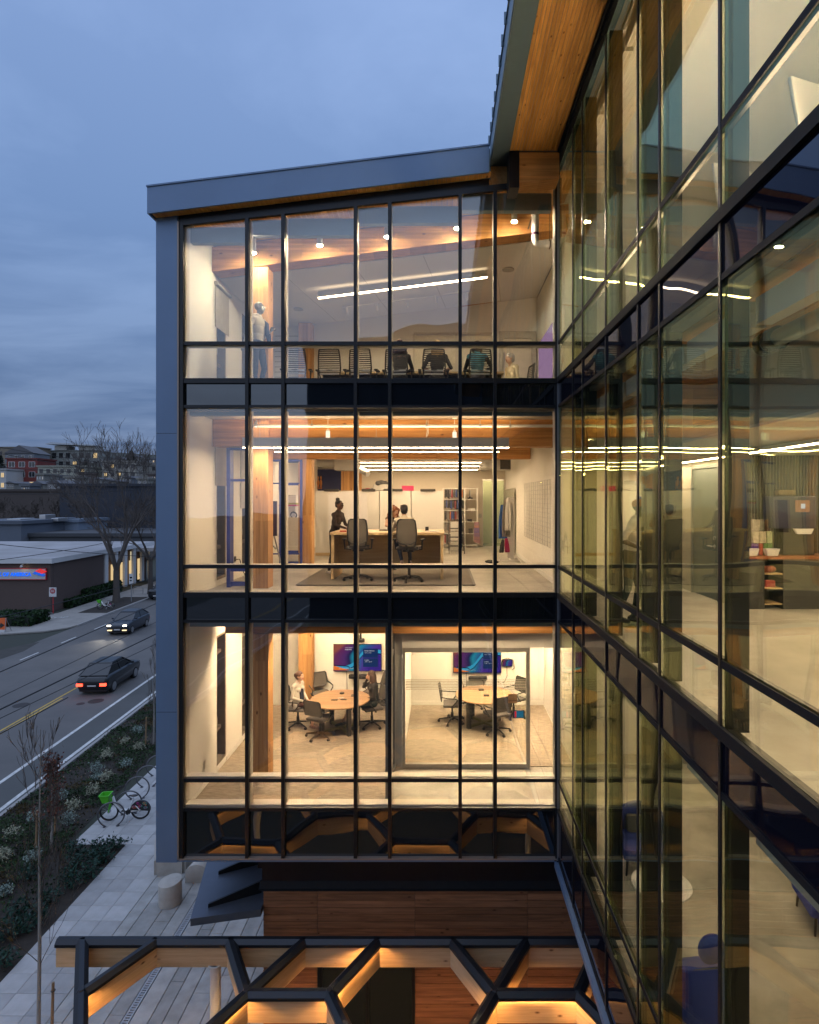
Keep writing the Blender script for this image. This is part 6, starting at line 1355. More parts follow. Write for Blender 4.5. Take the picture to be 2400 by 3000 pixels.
# things on top of the cabinets
def crate(label, c, d, mtl):
    t = thing('basket', label, 'basket', c); c = Vector(c); m = MB(); w, dd, h = d
    for k in range(4):
        z = c.z + .02 + k * (h - .04) / 3
        for a, b in (((-w / 2, -dd / 2), (w / 2, -dd / 2)), ((w / 2, -dd / 2), (w / 2, dd / 2)), ((w / 2, dd / 2), (-w / 2, dd / 2)), ((-w / 2, dd / 2), (-w / 2, -dd / 2))): m.bar((c.x + a[0], c.y + a[1], z), (c.x + b[0], c.y + b[1], z), .012, h / 4.6)
    m.build('side', mtl, t); m = MB(); m.box(c.x - w / 2, c.y - dd / 2, c.z, c.x + w / 2, c.y + dd / 2, c.z + .015); m.build('base', mtl, t); return t
crate('pink plastic basket on top of the white cabinets', (wx(1195, Yp + .2), Yp + .25, ztop + .005), (.36, .28, .16), mat('pink_plastic', (.55, .03, .12), .5))
small('storage_tub', 'grey plastic tub on top of the white cabinets', 'tub', MB().cbox((wx(1115, Yp + .2), Yp + .3, ztop + .11), (.46, .34, .2)), M['grey_wall'], .02)
for x, lb, c in ((1078, 'folded red and black garment on the cabinets', smt[2]), (1092, 'folded grey garment on the cabinets beside the tub', smt[7]), (1140, 'dark shoe pile on the cabinets left of the pink basket', smt[0]), (1118, 'black bag on the grey tub', smt[5])):
    m = MB(); z = ztop + (.24 if x == 1118 else .03)
    for k in range(3): m.ell((wx(x, Yp + .2) + (k - 1) * .10, Yp + .2 + .03 * k, z + .02 * (k % 2)), (.11, .12, .05 if x != 1118 else .09), None, 10, 6)
    tag(m.build('garment', c, None, smooth=True), lb, 'clothes')
# upper wall: navy board with an orange toy, wood panel, ducts
Y = 22.95; m = MB(); m.box(wx(930, Y), Y, wz(1437, Y), wx(999, Y), Y + .04, wz(1375, Y)); nb_ = tag(m.build('pinboard', mat('navy_board', (.02, .025, .09), .8)), 'navy wall board holding two orange rubber toys', 'board')
for x, lb in ((933, 'striped orange rubber toy on the navy board'), (941, 'plain orange rubber toy on the navy board')):
    m = MB(); X = wx(x, Y); m.ell((X, Y - .04, wz(1415, Y)), (.045, .04, .13), None, 10, 8); m.ell((X, Y - .04, wz(1400, Y)), (.03, .03, .07), None, 8, 6); m.tube([(X - .02, Y - .04, wz(1424, Y)), (X - .03, Y - .05, wz(1433, Y))], .012, 5); m.tube([(X + .02, Y - .04, wz(1424, Y)), (X + .03, Y - .05, wz(1433, Y))], .012, 5); tag(m.build('rubber_toy', mat('toy_orange', (.6, .22, .02), .5) if 'toy' not in M else M['toy'], None, smooth=True), lb, 'toy', 'orange rubber toys'); M['toy'] = bpy.data.materials['toy_orange']
m = MB(); m.box(wx(1000, Y), Y, wz(1437, Y), wx(1060, Y), Y + .04, wz(1380, Y)); m.build('wood_panel', M['glulam_post'], B)
t = thing('air_duct', 'grey ventilation duct with a square mixing box under the studio ceiling', 'duct', (wx(1000, 20.5), 20.5, 12.9)); Y = 20.5
m = MB(); m.cyl((wx(930, Y), Y, wz(1356, Y)), (wx(985, Y), Y, wz(1356, Y)), .14, n=16); m.build('pipe', M['duct'], t, smooth=True)
m = MB(); m.box(wx(984, Y), Y - .3, wz(1379, Y), wx(1052, Y), Y + .3, wz(1343, Y)); m.build('plenum', M['duct'], t, bevel=.02)
m = MB(); m.tube([(wx(1052, Y), Y, wz(1376, Y)), (wx(1066, Y), Y, wz(1380, Y)), (wx(1080, Y), Y - .1, wz(1389, Y))], .11, 14); m.build('spigot', M['duct'], t, smooth=True)
m = MB(); m.cyl((wx(1062, Y), Y, wz(1343, Y)), (wx(1062, Y), Y, 13.5), .01); m.build('hanger', M['steel'], t)
Y = 19.5; t = thing('air_duct', 'large grey duct end at the right of the studio ceiling', 'duct', (wx(1460, Y), Y, 12.6)); m = MB(); m.cyl((wx(1405, Y), Y, wz(1362, Y)), (wx(1495, Y), Y, wz(1362, Y)), .18, n=18); m.build('pipe', M['duct'], t, smooth=True); m = MB(); m.box(wx(1464, Y), Y - .25, wz(1375, Y), wx(1494, Y), Y + .2, wz(1346, Y)); m.build('damper', M['dark_steel'], t)
# sprinkler pipe in front of the beam
Y = 12.2; z = wz(1248, Y); t = thing('sprinkler_pipe', 'pale sprinkler pipe running in front of the studio beam', 'pipe', (0, Y, z)); m = MB(); m.tube([(wx(744, Y), Y + .2, z + .12), (wx(744, Y), Y + .05, z), (wx(752, Y), Y, z), (wx(1622, Y), Y, z)], .030, 8); m.build('pipe', M['white_plastic'], t, smooth=True)
for x in (752, 914, 1250, 1407, 1495):
    m = MB(); m.cyl((wx(x, Y) - .02, Y, z), (wx(x, Y) + .02, Y, z), .045, n=10); m.cyl((wx(x, Y), Y, z), (wx(x, Y), Y, 13.52), .006, n=5); m.build('clamp', M['steel'], t)
Y = 12.3; m = MB(); m.tube([(wx(1251, Y), Y, wz(1218, Y)), (wx(1249, Y), Y, wz(1240, Y)), (wx(1252, Y), Y, wz(1262, Y)), (wx(1248, Y), Y, wz(1285, Y)), (wx(1255, Y), Y, wz(1270, Y)), (wx(1254, Y), Y, wz(1218, Y))], .007, 5); tag(m.build('cable_loop', M['white_plastic']), 'white looped cable hanging in front of the studio beam', 'cable')
# rolling garment rack at the right wall, wall grid, leaning glass board
Y = 17.0; x0, x1 = wx(1467, Y), wx(1521, Y); t = thing('garment_rack', 'white rolling panel rack hung with blue and grey clothes by the right wall', 'rack', ((x0 + x1) / 2, Y, 10.05))
xm2 = wx(1489, Y); m = MB(); m.box(xm2 - .02, Y - .03, 10.2, xm2 + .16, Y + .02, wz(1457, Y)); m.build('panel', M['white_plastic'], t)
m = MB(); m.bar((x0, Y - .25, 10.15), (x1, Y - .25, 10.15), .05, .05); m.bar((x0, Y + .3, 10.15), (x1, Y + .3, 10.15), .05, .05); m.bar((xm2 + .05, Y - .25, 10.15), (xm2 + .05, Y + .3, 10.15), .05, .05)
for x in (x0, x1):
    for y in (-.25, .3): m.cyl((x - .02, Y + y, 10.09), (x + .02, Y + y, 10.09), .04, n=10)
m.build('base', M['white_plastic'], t)
def cloth(label, cx_, cy, zt_, w, h, mtl, seed, tilt=0.0):
    rr = random.Random(seed); m = MB(); nx, nz = 7, 8; vs = []
    for j in range(nz + 1):
        for i in range(nx + 1):
            u = i / nx - .5; v = j / nz; ww = w * (.55 + .45 * min(1, v * 2.2)); vs.append((cx_ + u * ww + tilt * v, cy - .03 - .035 * math.sin(u * 15 + seed) * v, zt_ - h * v - .04 * abs(u) * (1 - v)))
    m.add(vs, [(j * (nx + 1) + i, j * (nx + 1) + i + 1, (j + 1) * (nx + 1) + i + 1, (j + 1) * (nx + 1) + i) for j in range(nz) for i in range(nx)])
    o = m.build('garment', mtl, None, smooth=True); md = o.modifiers.new('s', 'SOLIDIFY'); md.thickness = .015; return tag(o, label, 'clothes', 'clothes on the rolling rack')
cloth('bright blue jacket hanging on the rolling rack', wx(1473, Y), Y - .06, wz(1478, Y), .24, .95, mat('blue_cloth', (.03, .12, .42), .8), 1); cloth('grey dark top hanging on the rolling rack', wx(1481, Y), Y - .10, wz(1462, Y), .22, 1.05, smt[4], 2); cloth('white vest hanging on the rolling rack', wx(1487, Y), Y - .14, wz(1459, Y), .18, .9, M['white_plastic'], 3); cloth('magenta shorts at the foot of the rolling rack', wx(1482, Y), Y - .10, wz(1575, Y), .12, .4, mat('magenta_cloth', (.42, .02, .12), .8), 4, .03); cloth('charcoal leggings at the foot of the rolling rack', wx(1472, Y), Y - .12, wz(1578, Y), .12, .38, smt[1], 5, -.04)
small('shoe_pair', 'black shoes lying on the floor left of the rolling rack', 'shoes', MB().ell((wx(1437, 17.2), 17.2, 10.09), (.16, .09, .05), None, 10, 6).ell((wx(1445, 17.1), 17.05, 10.09), (.16, .08, .05), None, 10, 6), smt[0], 0)
Xg = 2.37; t = thing('wire_grid', 'large pale wire grid mounted on the right studio wall', 'wire grid', (Xg, 16.5, 11)); ya, yb = Xg * FPX / (1612 - UX), Xg * FPX / (1537 - UX); za = 10.05 + .75; zb2 = 10.05 + 2.25
m = MB()
for k in range(13): y = ya + (yb - ya) * k / 12; m.bar((Xg, y, za), (Xg, y, zb2), .007, .007)
for k in range(15): z = za + (zb2 - za) * k / 14; m.bar((Xg + .008, ya, z), (Xg + .008, yb, z), .007, .007)
tag(m.build('wire', M['steel'], t), kind='stuff'); m = MB()
for y in (ya + .2, yb - .2):
    for z in (za + .1, zb2 - .1): m.bar((Xg + .005, y, z), (2.398, y, z), .02, .02)
m.build('bracket', M['white_plastic'], t)
m = MB(); m.box(2.33, 19.6, 10.1, 2.36, 22.6, 12.2); small('glass_board', 'tall glossy board leaning on the right wall beyond the wire grid', 'board', m, mat('gloss_board', (.55, .52, .45), .15), 0)
small('thermostat', 'small thermostat on the back wall right of the shelves', 'thermostat', MB().cbox((wx(1407, 22.95), 22.97, wz(1511, 22.95)), (.12, .04, .16)), M['silver'])
# blue steel frames between the timber columns
for (Y, xl, xr, zt_, lb) in ((12.5, -4.44, -3.92, 12.93, 'cobalt blue steel frame between the left wall and the first column'), (16.4, -4.4, -3.88, 12.9, 'cobalt blue steel frame beside the second column')):
    t = thing('steel_frame', lb, 'frame', ((xl + xr) / 2, Y, 10.05), 0, 'cobalt blue steel frames')
    m = MB(); m.box(xl, Y, 10.05, xl + .07, Y + .22, zt_); m.box(xl + .071, Y, zt_ - .05, xr, Y + .12, zt_); m.build('post', M['cobalt'], t)
    for z in (12.26, 10.42, 10.12): m = MB(); m.bar((xl + .07, Y + .05, z), (xr, Y + .05, z), .05, .05 if z > 12 else .09); m.build('rail', M['cobalt'], t)
if 1:                                   # second frame seen between the columns
    t = thing('steel_frame', 'cobalt blue steel frame standing behind the first timber column', 'frame', (-3.5, 15.6, 10.05), 0, 'cobalt blue steel frames'); Y = 16.2; x0, x1 = wx(806, Y), wx(884, Y)
    m = MB(); m.box(x1 - .045, Y, 10.05, x1, Y + .1, wz(1346, Y)); m.box(x0 - .3, Y, wz(1352, Y), x1 - .071, Y + .1, wz(1346, Y)); m.build('post', M['cobalt'], t)
    for y in (1416, 1623): m = MB(); m.bar((x0 - .3, Y + .04, wz(y, Y)), (x1 - .07, Y + .04, wz(y, Y)), .03, .035); m.build('rail', M['cobalt'], t)
    Y = 17.5; x0, x1 = wx(812, Y), wx(878, Y); t = thing('drawer_cabinet', 'white drawer cabinet holding plastic tubs between the two columns', 'cabinet', ((x0 + x1) / 2, Y, 10.05))
    zz = [10.07, 10.5, 10.93, wz(1515, Y)]
    for a, b in zip(zz[:-1], zz[1:]): m = MB(); m.box(x0, Y, a + .005, x1, Y + .5, b - .005); m.build('drawer', M['white_plastic'], t, bevel=.005)
    z = zz[-1]; m = MB(); m.cbox(((x0 + x1) / 2 - .05, Y + .2, z + .16), (.5, .35, .3)); small('plastic_tub', 'clear white plastic tub on the drawer cabinet', 'tub', m, mat('tub_clear', (.5, .48, .45), .3), .03)
    m = MB(); m.cbox(((x0 + x1) / 2 - .05, Y + .2, z + .335), (.54, .38, .04)); small('tub_lid', 'pink lid on the clear plastic tub', 'lid', m, bpy.data.materials['pink_plastic'], .01)
    m = MB(); m.cbox(((x0 + x1) / 2 - .02, Y + .2, z + .385), (.5, .36, .05)); small('folder_pile', 'yellow green folders on the pink lid', 'folders', m, mat('folder_lime', (.42, .45, .05), .6), .01)
    crate('white slotted basket on top of the folders', ((x0 + x1) / 2, Y + .2, z + .415), (.40, .3, .22), M['white_plastic'])
    small('headphones', 'black headphones on the drawer cabinet', 'headphones', MB().ring(((x0 + x1) / 2 + .15, Y + .02, z + .06), (.2, 1, .2), .09, .02, 16, 6), M['black_plastic'], 0)
    t = thing('display_screen', 'dark monitor on an easel stand behind the first column', 'monitor', (wx(812, 15.2), 15.2, 10.05)); Y = 15.2; m = MB(); m.box(wx(770, Y), Y, wz(1570, Y), wx(811, Y), Y + .05, wz(1468, Y)); m.build('screen', mat('screen_plum', (.06, .02, .05), .3), t); m = MB(); m.bar((wx(800, Y), Y + .05, wz(1560, Y)), (wx(826, Y), Y + .05, 10.1), .03, .03); m.bar((wx(800, Y), Y + .05, wz(1600, Y)), (wx(818, Y), Y - .3, wz(1605, Y)), .03, .03); m.bar((wx(800, Y), Y + .05, wz(1560, Y)), (wx(783, Y), Y + .05, 10.1), .03, .03); m.build('stand', M['steel'], t)
small('wall_socket', 'socket with a plugged in black cable on the left studio wall', 'socket', MB().box(-4.692, 13.7, 10.45, -4.68, 13.8, 10.57).tube([(-4.67, 13.75, 10.5), (-4.6, 13.8, 10.5), (-4.55, 13.9, 10.2), (-4.5, 13.95, 10.06)], .01, 5), M['black_plastic'], 0)
# ---- level 1: two round tables, chairs, screens
def round_table(label, c, r):
    t = thing('round_table', label, 'table', c); c = Vector(c); zt = .765
    m = MB(); m.lathe((c.x, c.y, c.z), [(r - .02, zt - .035), (r, zt - .028), (r, zt - .004), (r - .004, zt)], 48); m.build('tabletop', M['oak_top'], t)
    for k in range(4):
        a = R(35 + 90 * k); p = c + Vector((math.cos(a) * .48, math.sin(a) * .48, 0)); m = MB(); m.bar((p.x, p.y, c.z), (p.x, p.y, c.z + zt - .04), .09, .09, up=(math.cos(a), math.sin(a), 0)); m.build('leg', M['dark_steel'], t)
    for a in (35, 125): a = R(a); v = Vector((math.cos(a) * .44, math.sin(a) * .44, .05)); m = MB(); m.bar(c + v, c + Vector((-v.x, -v.y, .05 + (.02 if a > 1 else 0))), .07, .05); m.bar(c + v + Vector((0, 0, .66)), c + Vector((-v.x, -v.y, .71)), .06, .04); m.build('brace', M['olive_steel'], t)
    return t
TA = Vector((wx(997, 15.0), 15.0, 6.165)); TB = Vector((wx(1418, 15.35), 15.35, 6.165))
round_table('round oak table with olive braces between the two seated women', TA, .73); round_table('round oak table with olive braces in the empty glass walled room', TB, .72)
cc = conf_chair(); cg1, cg2 = 'conference chairs round the occupied table', 'conference chairs round the empty table'
def face(p, q): return math.atan2(q.y - p.y, q.x - p.x) + math.pi / 2     # chair at p looks towards q (local -Y)
def cchair(x, y, tgt, label, g, twist=0): p = fl1(x, y); return spawn(cc, used, p.x, p.y, 6.165, face(p, tgt) + R(twist), label, g), p
ch1, P1 = cchair(873, 2128, TA, 'conference chair under the woman in the white cardigan', cg1, 4)
ch2, P2 = cchair(938, 2160, TA, 'empty conference chair nearest the window at the occupied table', cg1, 14)
cchair(941, 2083, TA, 'empty conference chair in front of the second column', cg1, 0)
cchair(1098, 2075, TA, 'empty conference chair behind the woman in black', cg1, 0)
ch5, P5 = cchair(1090, 2126, TA, 'conference chair under the woman in black', cg1, 6)
cchair(1325, 2115, TB, 'conference chair left of the empty table', cg2, 10); cchair(1385, 2070, TB, 'conference chair behind the empty table under the screen', cg2, 0); cchair(1455, 2146, TB, 'conference chair with its back to the window at the empty table', cg2, 0); cchair(1505, 2098, TB, 'conference chair right of the empty table by the room sign', cg2, 0)
def ui_screen(label, x0, x1, y0, y1, Y, small_=False):
    X0, X1, Z1, Z0 = wx(x0, Y), wx(x1, Y), wz(y0, Y), wz(y1, Y); w, h = X1 - X0, Z1 - Z0
    t = thing('wall_screen' if not small_ else 'tablet', label, 'screen' if not small_ else 'tablet', ((X0 + X1) / 2, Y, Z0))
    m = MB(); m.box(X0, Y - .05, Z0, X1, Y, Z1); m.build('bezel', M['black_plastic'], t)
    y = Y - .053; b_ = .012
    mm = bpy.data.materials.get('screen_image')
    if not mm:
        mm, tr, bs = nodes('screen_image'); n = tr.nodes; l = tr.links; n.remove(bs)
        tcn = n.new('ShaderNodeTexCoord'); rp = n.new('ShaderNodeValToRGB'); es = rp.color_ramp.elements; sx = n.new('ShaderNodeSeparateXYZ'); l.new(tcn.outputs['Generated'], sx.inputs[0])
        wv = n.new('ShaderNodeTexNoise'); wv.inputs['Scale'].default_value = 1.3; wv.inputs['Detail'].default_value = 0; l.new(tcn.outputs['Generated'], wv.inputs['Vector'])
        ma = n.new('ShaderNodeMath'); ma.operation = 'MULTIPLY_ADD'; ma.inputs[1].default_value = .55; l.new(wv.outputs[0], ma.inputs[0]); l.new(sx.outputs[0], ma.inputs[2])
        md = n.new('ShaderNodeMath'); md.operation = 'MULTIPLY_ADD'; md.inputs[1].default_value = -.35; l.new(sx.outputs[2], md.inputs[0]); l.new(ma.outputs[0], md.inputs[2])
        es[0].position = .05; es[0].color = (.35, .10, .07, 1); es[1].position = 1; es[1].color = (.05, .02, .25, 1)
        for ps, c in ((.16, (.16, .03, .12)), (.36, (.10, .03, .16)), (.47, (.02, .02, .09)), (.56, (.02, .28, .42)), (.66, (.03, .12, .32)), (.8, (.10, .04, .32))): q = es.new(ps); q.color = c4(c)
        l.new(md.outputs[0], rp.inputs[0]); e = n.new('ShaderNodeEmission'); e.inputs[1].default_value = 1.0; l.new(rp.outputs[0], e.inputs[0]); l.new(e.outputs[0], n['Material Output'].inputs[0])
    m = MB(); m.box(X0 + b_, y, Z0 + b_, X1 - b_, y + .002, Z1 - b_); s = m.build('display', mm, t)
    if small_: return t
    M['scr_white'] = M.get('scr_white') or emit('screen_text', (1, 1, 1), .9); M['scr_orange'] = M.get('scr_orange') or emit('screen_orange', (1, .24, .03), .9); M['scr_card'] = M.get('scr_card') or emit('screen_card', (.012, .035, .13), 1); M['scr_cyan'] = M.get('scr_cyan') or emit('screen_wave', (.05, .45, .75), .9); M['scr_dark'] = M.get('scr_dark') or emit('screen_fold', (.012, .008, .05), 1)
    # the two sweeping ribbons of the wallpaper
    def ribbon(f, th, mtl, y_):
        m = MB(); n_ = 20; up = [(X0 + b_ + (w - 2 * b_) * k / n_, y_, Z0 + h * min(.97, max(.03, f(k / n_) + th(k / n_)))) for k in range(n_ + 1)]; dn = [(X0 + b_ + (w - 2 * b_) * k / n_, y_, Z0 + h * min(.97, max(.03, f(k / n_)))) for k in range(n_ + 1)]
        m.add(up + dn, [(k, k + 1, n_ + 1 + k + 1, n_ + 1 + k) for k in range(n_)]); m.build('wave', mtl, t)
    sg = lambda u: .20 + .68 / (1 + math.exp(-(u - .52) * 14)) - .25 * max(0, u - .62)
    ribbon(lambda u: max(.03, sg(u) - .14), lambda u: .14, M['scr_cyan'], y - .002); ribbon(lambda u: .04, lambda u: max(0, .17 - .5 * u) if u < .4 else 0, M['scr_orange'], y - .003); ribbon(lambda u: sg(u) - .17 if u > .3 else .2 - u * .1, lambda u: .04, M['scr_dark'], y - .003)
    for za, zb in ((.50, .84), (.16, .48)): m = MB(); m.box(X0 + w * .62, y - .004, Z0 + h * za, X0 + w * .93, y - .003, Z0 + h * zb); m.build('card', M['scr_card'], t)
    text('clock', '4:38 PM', h * .075, M['scr_white'], t, (X0 + w * .24, y - .005, Z0 + h * .78), (R(90), 0, 0), .0005); text('date', 'TUESDAY, JANUARY 7', h * .032, M['scr_white'], t, (X0 + w * .24, y - .005, Z0 + h * .87), (R(90), 0, 0), .0005); text('name', 'Amber Benson', h * .06, M['scr_white'], t, (X0 + w * .65, y - .006, Z0 + h * .74), (R(90), 0, 0), .0005); text('time', '4:00 PM - 5:00 PM', h * .034, M['scr_white'], t, (X0 + w * .65, y - .006, Z0 + h * .67), (R(90), 0, 0), .0005); text('status', 'Available', h * .045, M['scr_white'], t, (X0 + w * .65, y - .006, Z0 + h * .40), (R(90), 0, 0), .0005); text('status_time', '5:00 PM - 12:00 AM', h * .034, M['scr_white'], t, (X0 + w * .65, y - .006, Z0 + h * .34), (R(90), 0, 0), .0005); text('footer', 'Start a meeting with your personal device', h * .036, M['scr_white'], t, (X0 + w * .12, y - .006, Z0 + h * .10), (R(90), 0, 0), .0005)
    m = MB(); m.cbox(((X0 + X1) / 2 + .02, Y - .06, Z0 - .14), (.52, .1, .13)); m.build('sound_bar', M['black_plastic'], t, bevel=.04)
    m = MB(); m.tube([((X0 + X1) / 2 - .3, Y - .01, Z0), ((X0 + X1) / 2 - .29, Y - .012, Z0 - .5), ((X0 + X1) / 2 - .4, Y - .012, Z0 - .95)], .008, 5); m.build('cable', M['black_plastic'], t); return t
ui_screen('wall screen above the occupied round table', 978, 1118, 1886, 1965, 16.79); ui_screen('wall screen in the empty glass walled room', 1328, 1468, 1891, 1970, 16.79); ui_screen('small wall tablet with looped black cables in the glass walled room', 1472, 1501, 1931, 1951, 16.79, True)
m = MB(); Y = 16.77; m.tube([(wx(x, Y), Y, wz(y, Y)) for x, y in ((1468, 1955), (1472, 1932), (1486, 1928), (1504, 1934), (1508, 1958), (1500, 1962))], .009, 5); m.tube([(wx(x, Y), Y, wz(y, Y)) for x, y in ((1485, 1951), (1486, 1980), (1478, 1998), (1465, 2002), (1458, 1996))], .008, 5); tag(m.build('cable', M['black_plastic']), 'black cables looping round the small wall tablet', 'cable')
t = thing('camera_puck', 'black round room camera on a wall bracket above the occupied table screen', 'camera', (wx(1057, 16.7), 16.7, wz(1878, 16.7))); m = MB(); X = wx(1057, 16.6); z = wz(1880, 16.6); m.cyl((X, 16.6, z), (X, 16.6, z + .08), .11, n=18); m.build('head', M['black_plastic'], t); m = MB(); m.tube([(X, 16.6, z + .08), (X, 16.6, z + .28), (X, 16.79, z + .3)], .03, 8); m.build('bracket', M['black_plastic'], t)
for dx, dy, lb, d in ((-.02, .38, 'round black puck near the screen side of the occupied table', None), (.28, .22, 'black phone near the woman in black', (.08, .16, .012)), (-.12, -.12, 'dark remote lying in the middle of the occupied table', (.16, .06, .015)), (.10, -.10, 'second remote beside the pens on the occupied table', (.15, .05, .015))):
    m = MB(); c = (TA.x + dx, TA.y + dy, TA.z + .776)
    if d: m.cbox(c, d)
    else: m.cyl((c[0], c[1], c[2] - .009), (c[0], c[1], c[2] + .02), .06, n=18)
    small('table_device', lb, 'device', m, M['black_plastic'], .004)
small('pen', 'white marker pen on the occupied table', 'pen', MB().cyl((TA.x - .05, TA.y - .02, TA.z + .778), (TA.x + .09, TA.y + .03, TA.z + .778), .011, n=6), M['white_plastic'], 0)
for dx, dy, lb in ((-.05, .3, 'black puck on the empty table'), (.05, -.15, 'phone stand on the empty table')): small('table_device', lb, 'device', MB().cbox((TB.x + dx, TB.y + dy, TB.z + .785), (.14, .10, .035)), M['black_plastic'], .01)
t = thing('room_sign', 'small wooden room sign reading CONFERENCE on the glass partition', 'sign', (wx(1502, 12.85), 12.85, wz(2060, 12.85))); Y = 12.88
m = MB(); m.box(wx(1489, Y), Y, wz(2060, Y), wx(1515, Y), Y + .012, wz(2033, Y)); m.build('plate', M['oak_top'], t); text('lettering', 'CONFERENCE', .028, M['black_plastic'], t, (wx(1490, Y), Y - .002, wz(2053, Y)), (R(90), 0, 0), .0005); text('lettering', '545', .028, M['black_plastic'], t, (wx(1490, Y), Y - .002, wz(2057.5, Y)), (R(90), 0, 0), .0005); text('lettering', 'Revel', .03, M['black_plastic'], t, (wx(1490, Y), Y - .002, wz(2038, Y)), (R(90), 0, 0), .0005)
ui = thing('tablet', 'room booking tablet with a lit blue display on the partition frame', 'tablet', (wx(1520, 12.8), 12.8, wz(2104, 12.8))); Y = 12.83; m = MB(); m.box(wx(1504, Y), Y, wz(2104, Y), wx(1537, Y), Y + .02, wz(2081, Y)); m.build('case', M['black_plastic'], ui, bevel=.005); m = MB(); m.box(wx(1507, Y), Y - .003, wz(2102, Y), wx(1534, Y), Y - .001, wz(2083, Y)); m.build('display', emit('tablet_blue', (.02, .14, .24), 1), ui); m = MB(); m.box(wx(1508, Y), Y - .005, wz(2101.5, Y), wx(1513, Y), Y - .0035, wz(2083.5, Y)); m.build('status_bar', emit('tablet_red', (.7, .03, .03), .8), ui)
small('wall_socket', 'white socket low on the left wall near the window', 'socket', MB().box(-4.692, 11.95, 6.55, -4.682, 12.03, 6.70), M['cream_frame'], 0)
# ---- level 3 meeting table, chairs, screen, cabinets
T3 = thing('meeting_table', 'long meeting table with a pale wood edge on the top floor', 'table', (-.8, 13.9, 13.95)); x0, x1 = wx(940, 13.6), wx(1475, 13.6)
m = MB(); m.box(x0, 13.45, 14.66, x1, 14.9, 14.70); m.build('tabletop', M['maple'], T3); m = MB(); m.box(x0 + .3, 13.75, 13.95, x0 + .38, 14.6, 14.655); m.box(x1 - .4, 13.75, 13.95, x1 - .32, 14.6, 14.655); m.build('leg', M['chair_black'], T3); m = MB(); m.box(x0 + .05, 13.6, 14.5, x1 - .05, 14.75, 14.655); m.build('apron', M['chair_black'], T3)
sc = slat_chair(); g3 = 'slat back chairs along the top floor table'
for x, rz, Y, lb in ((870, 4, 12.85, 'slat back chair beside the mannequin, nearest the left wall'), (974, -3, 12.9, 'empty slat back chair second from the mannequin'), (1066, -8, 12.9, 'empty slat back chair in the middle of the row'), (1168, -6, 12.9, 'slat back chair holding the woman with long brown curls'), (1271, 2, 12.9, 'slat back chair holding the blond person'), (1402, 5, 12.9, 'slat back chair holding the person in the teal vest')):
    spawn(sc, used, wx(x, Y), Y, 13.95, math.pi + R(rz), lb, g3)
spawn(sc, used, wx(1521, 14.0), 14.0, 13.95, R(-80), 'slat back chair at the table end under the older woman', g3)
spawn(sc, used, wx(812, 14.3), 14.3, 13.95, R(75), 'slat back chair at the far left end of the top floor table', g3)
m = MB(); X = 2.58; m.box(X, 14.2, 14.75, X + .02, 16.2, 16.0); t = tag(m.build('wall_screen', emit('side_screen', (.42, .26, .46), .75)), 'purple lit screen seen edge on at the right wall of the top floor', 'screen')
Y = 16.58; m = MB(); m.box(wx(1215, Y), Y - .03, 13.95, wx(1448, Y), Y, wz(985, Y)); wf = m.build('glazed_front', mat('pale_panel', (.72, .68, .55), .4), B)
m = MB()
for x in (1213, 1337, 1448): m.box(wx(x, Y) - .03, Y - .05, 13.95, wx(x, Y) + .03, Y - .031, wz(980, Y))
m.box(wx(1213, Y), Y - .05, wz(980, Y), wx(1450, Y), Y - .031, wz(975, Y)); m.build('frame', M['cream_frame'], wf)
m = MB(); m.box(wx(1462, Y), Y - .06, 13.95, wx(1474, Y), Y, wz(972, Y)); m.box(wx(1558, Y), Y - .06, 13.95, wx(1570, Y), Y, wz(972, Y)); m.box(wx(1474, Y), Y - .06, wz(992, Y), wx(1558, Y), Y, wz(972, Y)); df = m.build('door_frame', bpy.data.materials['partition_alu'], B); m = MB(); m.box(wx(1475, Y), Y - .03, 13.95, wx(1557, Y), Y - .01, wz(994, Y)); m.build('door', bpy.data.materials['pale_panel'], df); m = MB(); m.cyl((wx(1477, Y), Y - .1, wz(1100, Y)), (wx(1477, Y), Y - .1, wz(1035, Y)), .018); m.build('handle', M['steel'], df)
m = MB(); m.box(wx(1574, Y), Y - .08, 13.95, wx(1586, Y), Y - .061, wz(866, Y)); m.prism([(wx(1350, Y), Y - .04, wz(900, Y)), (wx(1573, Y), Y - .04, wz(868, Y)), (wx(1573, Y), Y - .04, wz(865, Y)), (wx(1350, Y), Y - .04, wz(896, Y))], (0, .03, 0)); m.build('timber_trim', M['glulam_post'], B)
t = thing('louvre_panel', 'pale wall panel of thin horizontal slats behind the mannequin', 'panel', (wx(845, Y), Y, 15)); m = MB(); m.box(wx(806, Y), Y - .02, 13.96, wx(884, Y), Y - .005, wz(960, Y)); m.build('board', M['wall'], t); m = MB()
for k in range(16): z = 14.2 + k * .14; m.box(wx(806, Y), Y - .028, z, wx(884, Y), Y - .021, z + .018)
tag(m.build('slat', M['grey_wall'], t), kind='stuff')
